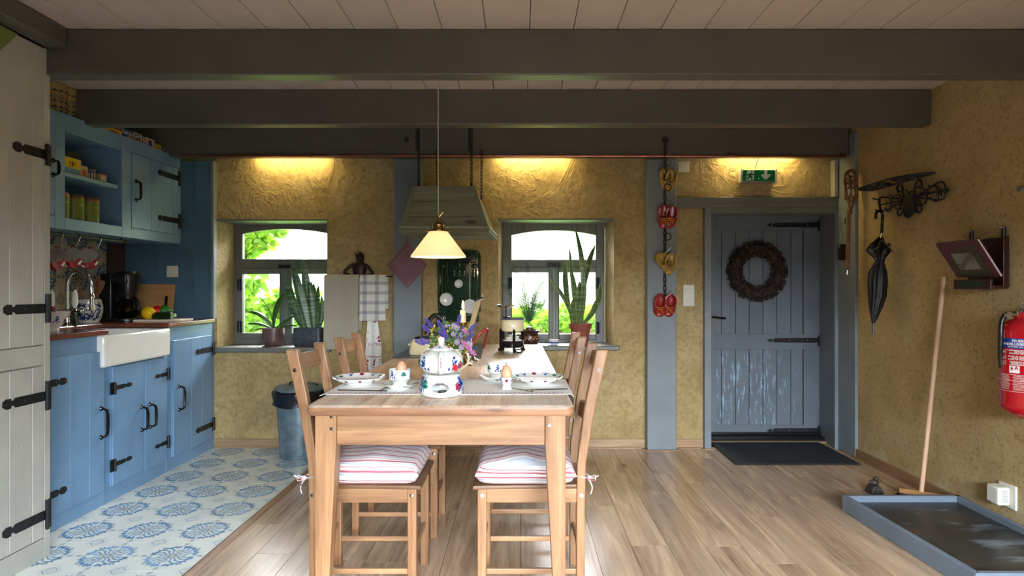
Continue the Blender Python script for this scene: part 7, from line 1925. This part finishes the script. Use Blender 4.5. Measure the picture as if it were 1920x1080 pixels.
def slab2(a, b, inset=0):
    e = (b1-b0).normalized()*inset; f = (t0_-b0).normalized()*inset
    return [p-n_*a*1.0 for p in (b0+e+f*0, b1-e+f*0, t1_-e-f, t0_+e-f)], [p-n_*b for p in (b0+e+f*0, b1-e+f*0, t1_-e-f, t0_+e-f)]
a, b = slab2(0, .003); cv = build('cover', MB().hexa(a, b), 'book_cloth', bo, smooth=0)
a, b = slab2(.003, .013, .003); build('pages', MB().hexa(a, b), 'pages', bo, smooth=0)
a, b = slab2(.013, .016); build('cover', MB().hexa(a, b), 'book_cloth', bo, smooth=0)
def BP(u, v, off=.0006): return b1.lerp(b0, u)+(t0_-b0)*v+n_*off   # u runs far -> near, v bottom -> top
m = MB(); m.poly([BP(.08, .04), BP(.85, .04), BP(.85, .84), BP(.08, .84)], 0)
m.poly([BP(.22, .22, .0010), BP(.70, .22, .0010), BP(.70, .68, .0010), BP(.22, .68, .0010)], 1)
rb = random.Random(8)
for i in range(90):
    u, v = rb.uniform(.14, .78), rb.uniform(.06, .78)
    if .24 < u < .68 and .24 < v < .66: continue
    pts_ = leaf2d(u, v, rb.random()*6.28, .05, .012); m.poly([BP(a, b, .0014) for a, b in pts_], 2)
ca, sa = cos(.55), sin(.55)
put_text(m, 'Beelden', lambda x, y: BP(.46+(x*ca-y*sa)/.347, .46+(x*sa+y*ca)/.25, .0016), .058, 3, shear=.3)
m.tube(bez([BP(.60, .62, .0016), BP(.65, .64, .0016), BP(.645, .5, .0016), BP(.60, .36, .0016)], 5), .0012, 4, mi=3)
build('cover_print', m, ['book_olive', 'leather', 'olive_trim', 'lbl_black'], cv, smooth=0)
# ------------------------------------------------------------ broom
P0 = W(1727, 915, 4.10); P0.x = 2.60; P0 = Vector(((1727-VX)*4.02/F, 4.02, .075)); P1 = Vector((2.775, 4.02*1.0, H-(519-VY)*4.02/F)); P1.y = 2.775*F/(1770-VX); P1.z = H-(519-VY)*P1.y/F
P0 = W(1727.5, 917, 4.05); 
br = thing('broom', 'wooden broom with a long pale handle leaning on the side wall', 'broom', (P0.x, P0.y, 0))
build('handle', MB().tube([P0-Vector((.001, 0, .02)), P1], .0145, 12), 'broom_wood', br)
hd1 = P0+Vector((-.0, .0, .0)); hx0, hy0 = P0.x, P0.y
u = Vector((-.82, .57, 0)); w = Vector((.57, .82, 0)); Lh = .125
rg = []
for s in (-1, -.9, -.5, 0, .5, .9, 1):
    c = Vector((hx0, hy0, .045))+u*Lh*s; ww = .032*(1-.5*abs(s)**6); hh = .014
    rg.append([c+w*ww*a+Vector((0, 0, hh*b)) for a, b in ((-1, -1), (1, -1), (1, .4), (.4, 1.2), (-.4, 1.2), (-1, .4))])
build('head', MB().loft(rg), 'board', br, bevel=.003)
m = MB(); rbm = random.Random(2)
for i in range(260):
    s = rbm.uniform(-.95, .95); t_2 = rbm.uniform(-.85, .85); c = Vector((hx0, hy0, .036))+u*Lh*s+w*.032*t_2; e = c+u*(.035*s)+w*(.02*t_2)+Vector((0, 0, -.034)); m.tube([c, e], .0028, 3)
build('bristles', m, 'bristle', br, smooth=0, kind='stuff')
# ------------------------------------------------------------ little bird figure on the floor
bd = W(1639.5, 923, 4.2); bd = (bd.x, 4.2, 0)
bi = thing('bird_figure', 'small dark cast bird on a stone foot behind the metal tray', 'figurine', bd)
k = 4.2/F
build('foot', MB().loft([[(bd[0]+a*w_*k, bd[1]+b*.04, z*k) for a, b in ((-1,-1),(1,-1),(1,1),(-1,1))] for z, w_ in ((0, 12.5), (3, 12.5), (13, 7.5), (15, 6.5))]), 'bird', bi, bevel=.004)
m = MB().sphere((bd[0]-.0*k, bd[1], 20*k), (8*k, 6.5*k, 6*k), 14, 0, 10).sphere((bd[0]+3*k, bd[1], 27*k), (4.5*k, 4.2*k, 4.2*k), 12, 0, 8)
m.tube([(bd[0]+6*k, bd[1], 27.5*k), (bd[0]+9.5*k, bd[1], 27*k)], [2*k, .3*k], 6); m.tube([(bd[0]-5*k, bd[1], 21*k), (bd[0]-11.5*k, bd[1], 22*k)], [4*k, 1*k], 8)
build('bird', m, 'bird', bi, smooth=60)
# ------------------------------------------------------------ metal tray with a wooden rim
tx0, tx1, ty0, ty1, tz = 2.03, 2.765, 2.80, 3.87, .10
tr = thing('boot_tray', 'large worn steel boot tray with a grey-blue wooden rim on the floor', 'tray', (2.4, 3.3, 0))
build('tray_bottom', MB().prism([(tx0+.075, ty0+.02, .055), (tx1-.02, ty0+.02, .055), (tx1-.02, ty1-.02, .055), (tx0+.02, ty1-.02, .055)], (0, 0, .007)), 'tray_steel', tr, smooth=0)
def TRX(y): return tx0+(ty1-y)*.045
for nm, p in (('front', [(TRX(ty0), ty0), (tx1, ty0), (tx1, ty0+.03), (TRX(ty0)+.03, ty0+.03)]), ('back', [(tx0, ty1-.03), (tx1, ty1-.03), (tx1, ty1), (tx0, ty1)]), ('left', [(TRX(ty0), ty0), (TRX(ty0)+.03, ty0+.03), (tx0+.03, ty1-.03), (tx0, ty1)]), ('right', [(tx1-.03, ty0), (tx1, ty0), (tx1, ty1), (tx1-.03, ty1)])):
    build('rim_board', MB().prism([(x, y, 0) for x, y in p], (0, 0, tz)), 'tray_rim', tr, bevel=.004, smooth=0)
# ------------------------------------------------------------ socket with plug-in adapter
sy_ = 3.52; sz_ = .215
so = thing('wall_socket', 'white wall socket low on the side wall above the tray', 'socket', (XR, sy_, sz_))
build('plate', MB().box(XR-.012, XR, sy_-.07, sy_+.055, sz_-.068, sz_+.068), 'white_plastic', so, bevel=.004)
pa = thing('plug_adapter', 'white plug-in adapter with vents and two lights in the low socket', 'adapter', (XR-.06, sy_, sz_))
bx_ = MB().box(XR-.082, XR-.012, sy_-.035, sy_+.06, sz_-.052, sz_+.052); ab = build('body', bx_, 'white_plastic', pa, bevel=.012, seg=3, smooth=60)
m = MB()
for i in range(9): m.box(XR-.06, XR-.03, sy_-.0362, sy_-.0345, sz_-.03+i*.0075, sz_-.027+i*.0075)
build('vents', m, 'grey_plastic', ab, smooth=0)
for z_ in (-.02, -.002): build('indicator', MB().sphere((XR-.072, sy_-.0355, sz_+z_), .004, 8, 0, 5), 'led', ab)
# ------------------------------------------------------------ fire extinguisher
ex = Vector(((1921-VX)*3.28/F, 3.28, 0)); EZ = lambda py: H-(py-VY)*3.28/F; er2 = 38.5*3.28/F
fe = thing('fire_extinguisher', 'red fire extinguisher with black hose on the side wall at the right edge', 'fire extinguisher', (ex.x, ex.y, EZ(783)))
zb4, zs4 = EZ(783), EZ(607)
prof = [(0, zb4), (er2*.35, zb4), (er2*.7, zb4+.025), (er2*.96, zb4+.05), (er2, zb4+.075), (er2, zs4-.05), (er2*.96, zs4-.02), (er2*.75, zs4+.012), (er2*.42, zs4+.028), (er2*.36, zs4+.06), (0, zs4+.06)]
build('cylinder', MB().lathe(prof, (ex.x, ex.y, 0), 44), 'ext_red', fe, smooth=50)
la = -PI/2-.0
FE = lambda a, z, o=.0008: (ex.x+(er2+o)*cos(a), ex.y+(er2+o)*sin(a), z)
def band(mb, a0, a1, z0, z1, mi, o=.0008, n=20): mb.grid(lambda u, v: FE(a0+(a1-a0)*u, z0+(z1-z0)*v, o), n, 1, mi)
m = MB(); A_ = PI+.05; B_ = PI*1.5+.9
band(m, PI-.8, B_, EZ(652), EZ(633), 0)
tx = lambda s, a, py, sz, mi, **k: put_text(m, s, lambda x, y: FE(a+x/er2, EZ(py)+y, .0016), sz, mi, **k)
tx('FEUERLÖSCHER', -2.15, 637.8, .0185, 1, bold=.03); tx('BRANDBLUSSER', -2.78, 643.8, .0180, 1, bold=.03); tx('6kg POEDER ABC', -2.62, 648.6, .009, 1, bold=.02)
for i, (py, ws) in enumerate(((658, ('BORGPEN VERWIJDEREN', 'ENTSICHERN')), (669, ('SLANG OP VUUR RICHTEN', 'LANCE VERS LE FEU')), (679, ('HANDGREEP INKNIJPEN', 'PRESSER LA POIGNEE')))):
    a0 = -3.14; 
    for (p, q) in (((-.11, -.105), (-.0, 0)),): 
        band(m, a0-.12, a0+.12, EZ(py+3.6), EZ(py-3.6), 1, .0010, 4); band(m, a0-.105, a0+.105, EZ(py+3.1), EZ(py-3.1), 2, .0014, 4)
        m.poly([FE(a0+.07*cos(t)+.01*i, EZ(py+.6)+.005*sin(t+i), .002) for t in [2*PI*j/7 for j in range(7)]], 1)
    for j, s in enumerate(ws+ws[:1]): tx(s, -2.38, py-2.6+j*2.7, .0095, 1, bold=.02)
band(m, -2.86, -2.44, EZ(697), EZ(684), 1, .0012, 6); tx('A', -2.56, 688, .026, 2, bold=.03)
m.poly([FE(-2.74+.05*cos(t), EZ(689)+.010*sin(t), .002) for t in (0, 1.2, 2.5, 3.6, 5)], 2)
for py in (655, 700, 711, 731): band(m, PI-.45, B_, EZ(py+.5), EZ(py), 1, .0012)
for i in range(9):
    py = 702.5+i*3.1
    for a, n_ in ((-3.1, 9), (-2.42, 11)): tx(('BRANDKLASSE A', 'POEDERBLUSSER', 'VOOR GEBRUIK', 'CONTROLE ELK')[i % 4][:n_+(i*3) % 4], a, py, .0085, 1)
build('label', m, ['lbl_blue', 'lbl_white', 'ext_red'], fe, smooth=0)
build('valve', MB().lathe([(0, zs4+.05), (.025, zs4+.05), (.027, zs4+.075), (.018, zs4+.08), (.018, zs4+.11), (0, zs4+.11)], (ex.x, ex.y, 0), 18).tube([(ex.x-.085, ex.y-.01, EZ(591)), (ex.x, ex.y, EZ(590))], .013, 10).lathe([(0, 0), (.020, 0), (.020, .012), (0, .012)], (ex.x-.095, ex.y-.02, EZ(591)), 14, axis='y'), 'chrome', fe)
build('lever', MB().prism([(ex.x-.05, ex.y-.012, EZ(584)), (ex.x+.10, ex.y-.012, EZ(570)), (ex.x+.10, ex.y-.012, EZ(574)), (ex.x-.045, ex.y-.012, EZ(589))], (0, .024, 0)), 'steel', fe, bevel=.002)
E3 = lambda px, py, d=0: Vector(((px-VX)*3.28/F, 3.28+d, EZ(py)))
build('hose', MB().tube(bez([E3(1903, 589), E3(1892, 588), E3(1882, 594), E3(1877, 610), E3(1876, 640), E3(1881, 668, .02), E3(1886, 690, .03)], 6), .0125, 10), 'black', fe)
build('wall_bracket', MB().box(ex.x+.02, XR, ex.y-.02, ex.y+.02, zb4+.3, zb4+.34).box(XR-.04, XR, ex.y-.03, ex.y+.08, zb4+.0, zb4+.03), 'black', fe)
# peg at the right edge
pgp = W(1921, 355, 3.4); pgp.x = XR
tag(build('wall_peg', MB().tube([(XR, pgp.y, pgp.z), (XR-.035, pgp.y, pgp.z+.004)], [.014, .018], 12), 'leather', None, (XR, pgp.y, pgp.z)), 'short round wooden peg high on the side wall at the right edge', 'peg')
# ------------------------------------------------------------ bring camera-height units to metres
Sm = Matrix.Scale(S, 4)
for me in {o.data for o in SC.objects if o.type == 'MESH'}: me.transform(Sm)
for o in SC.objects:
    o.location = o.location*S
    if o.type == 'LIGHT':
        o.data.energy *= S*S
        if o.data.type == 'AREA': o.data.size *= S; o.data.size_y *= S
        else: o.data.shadow_soft_size *= S
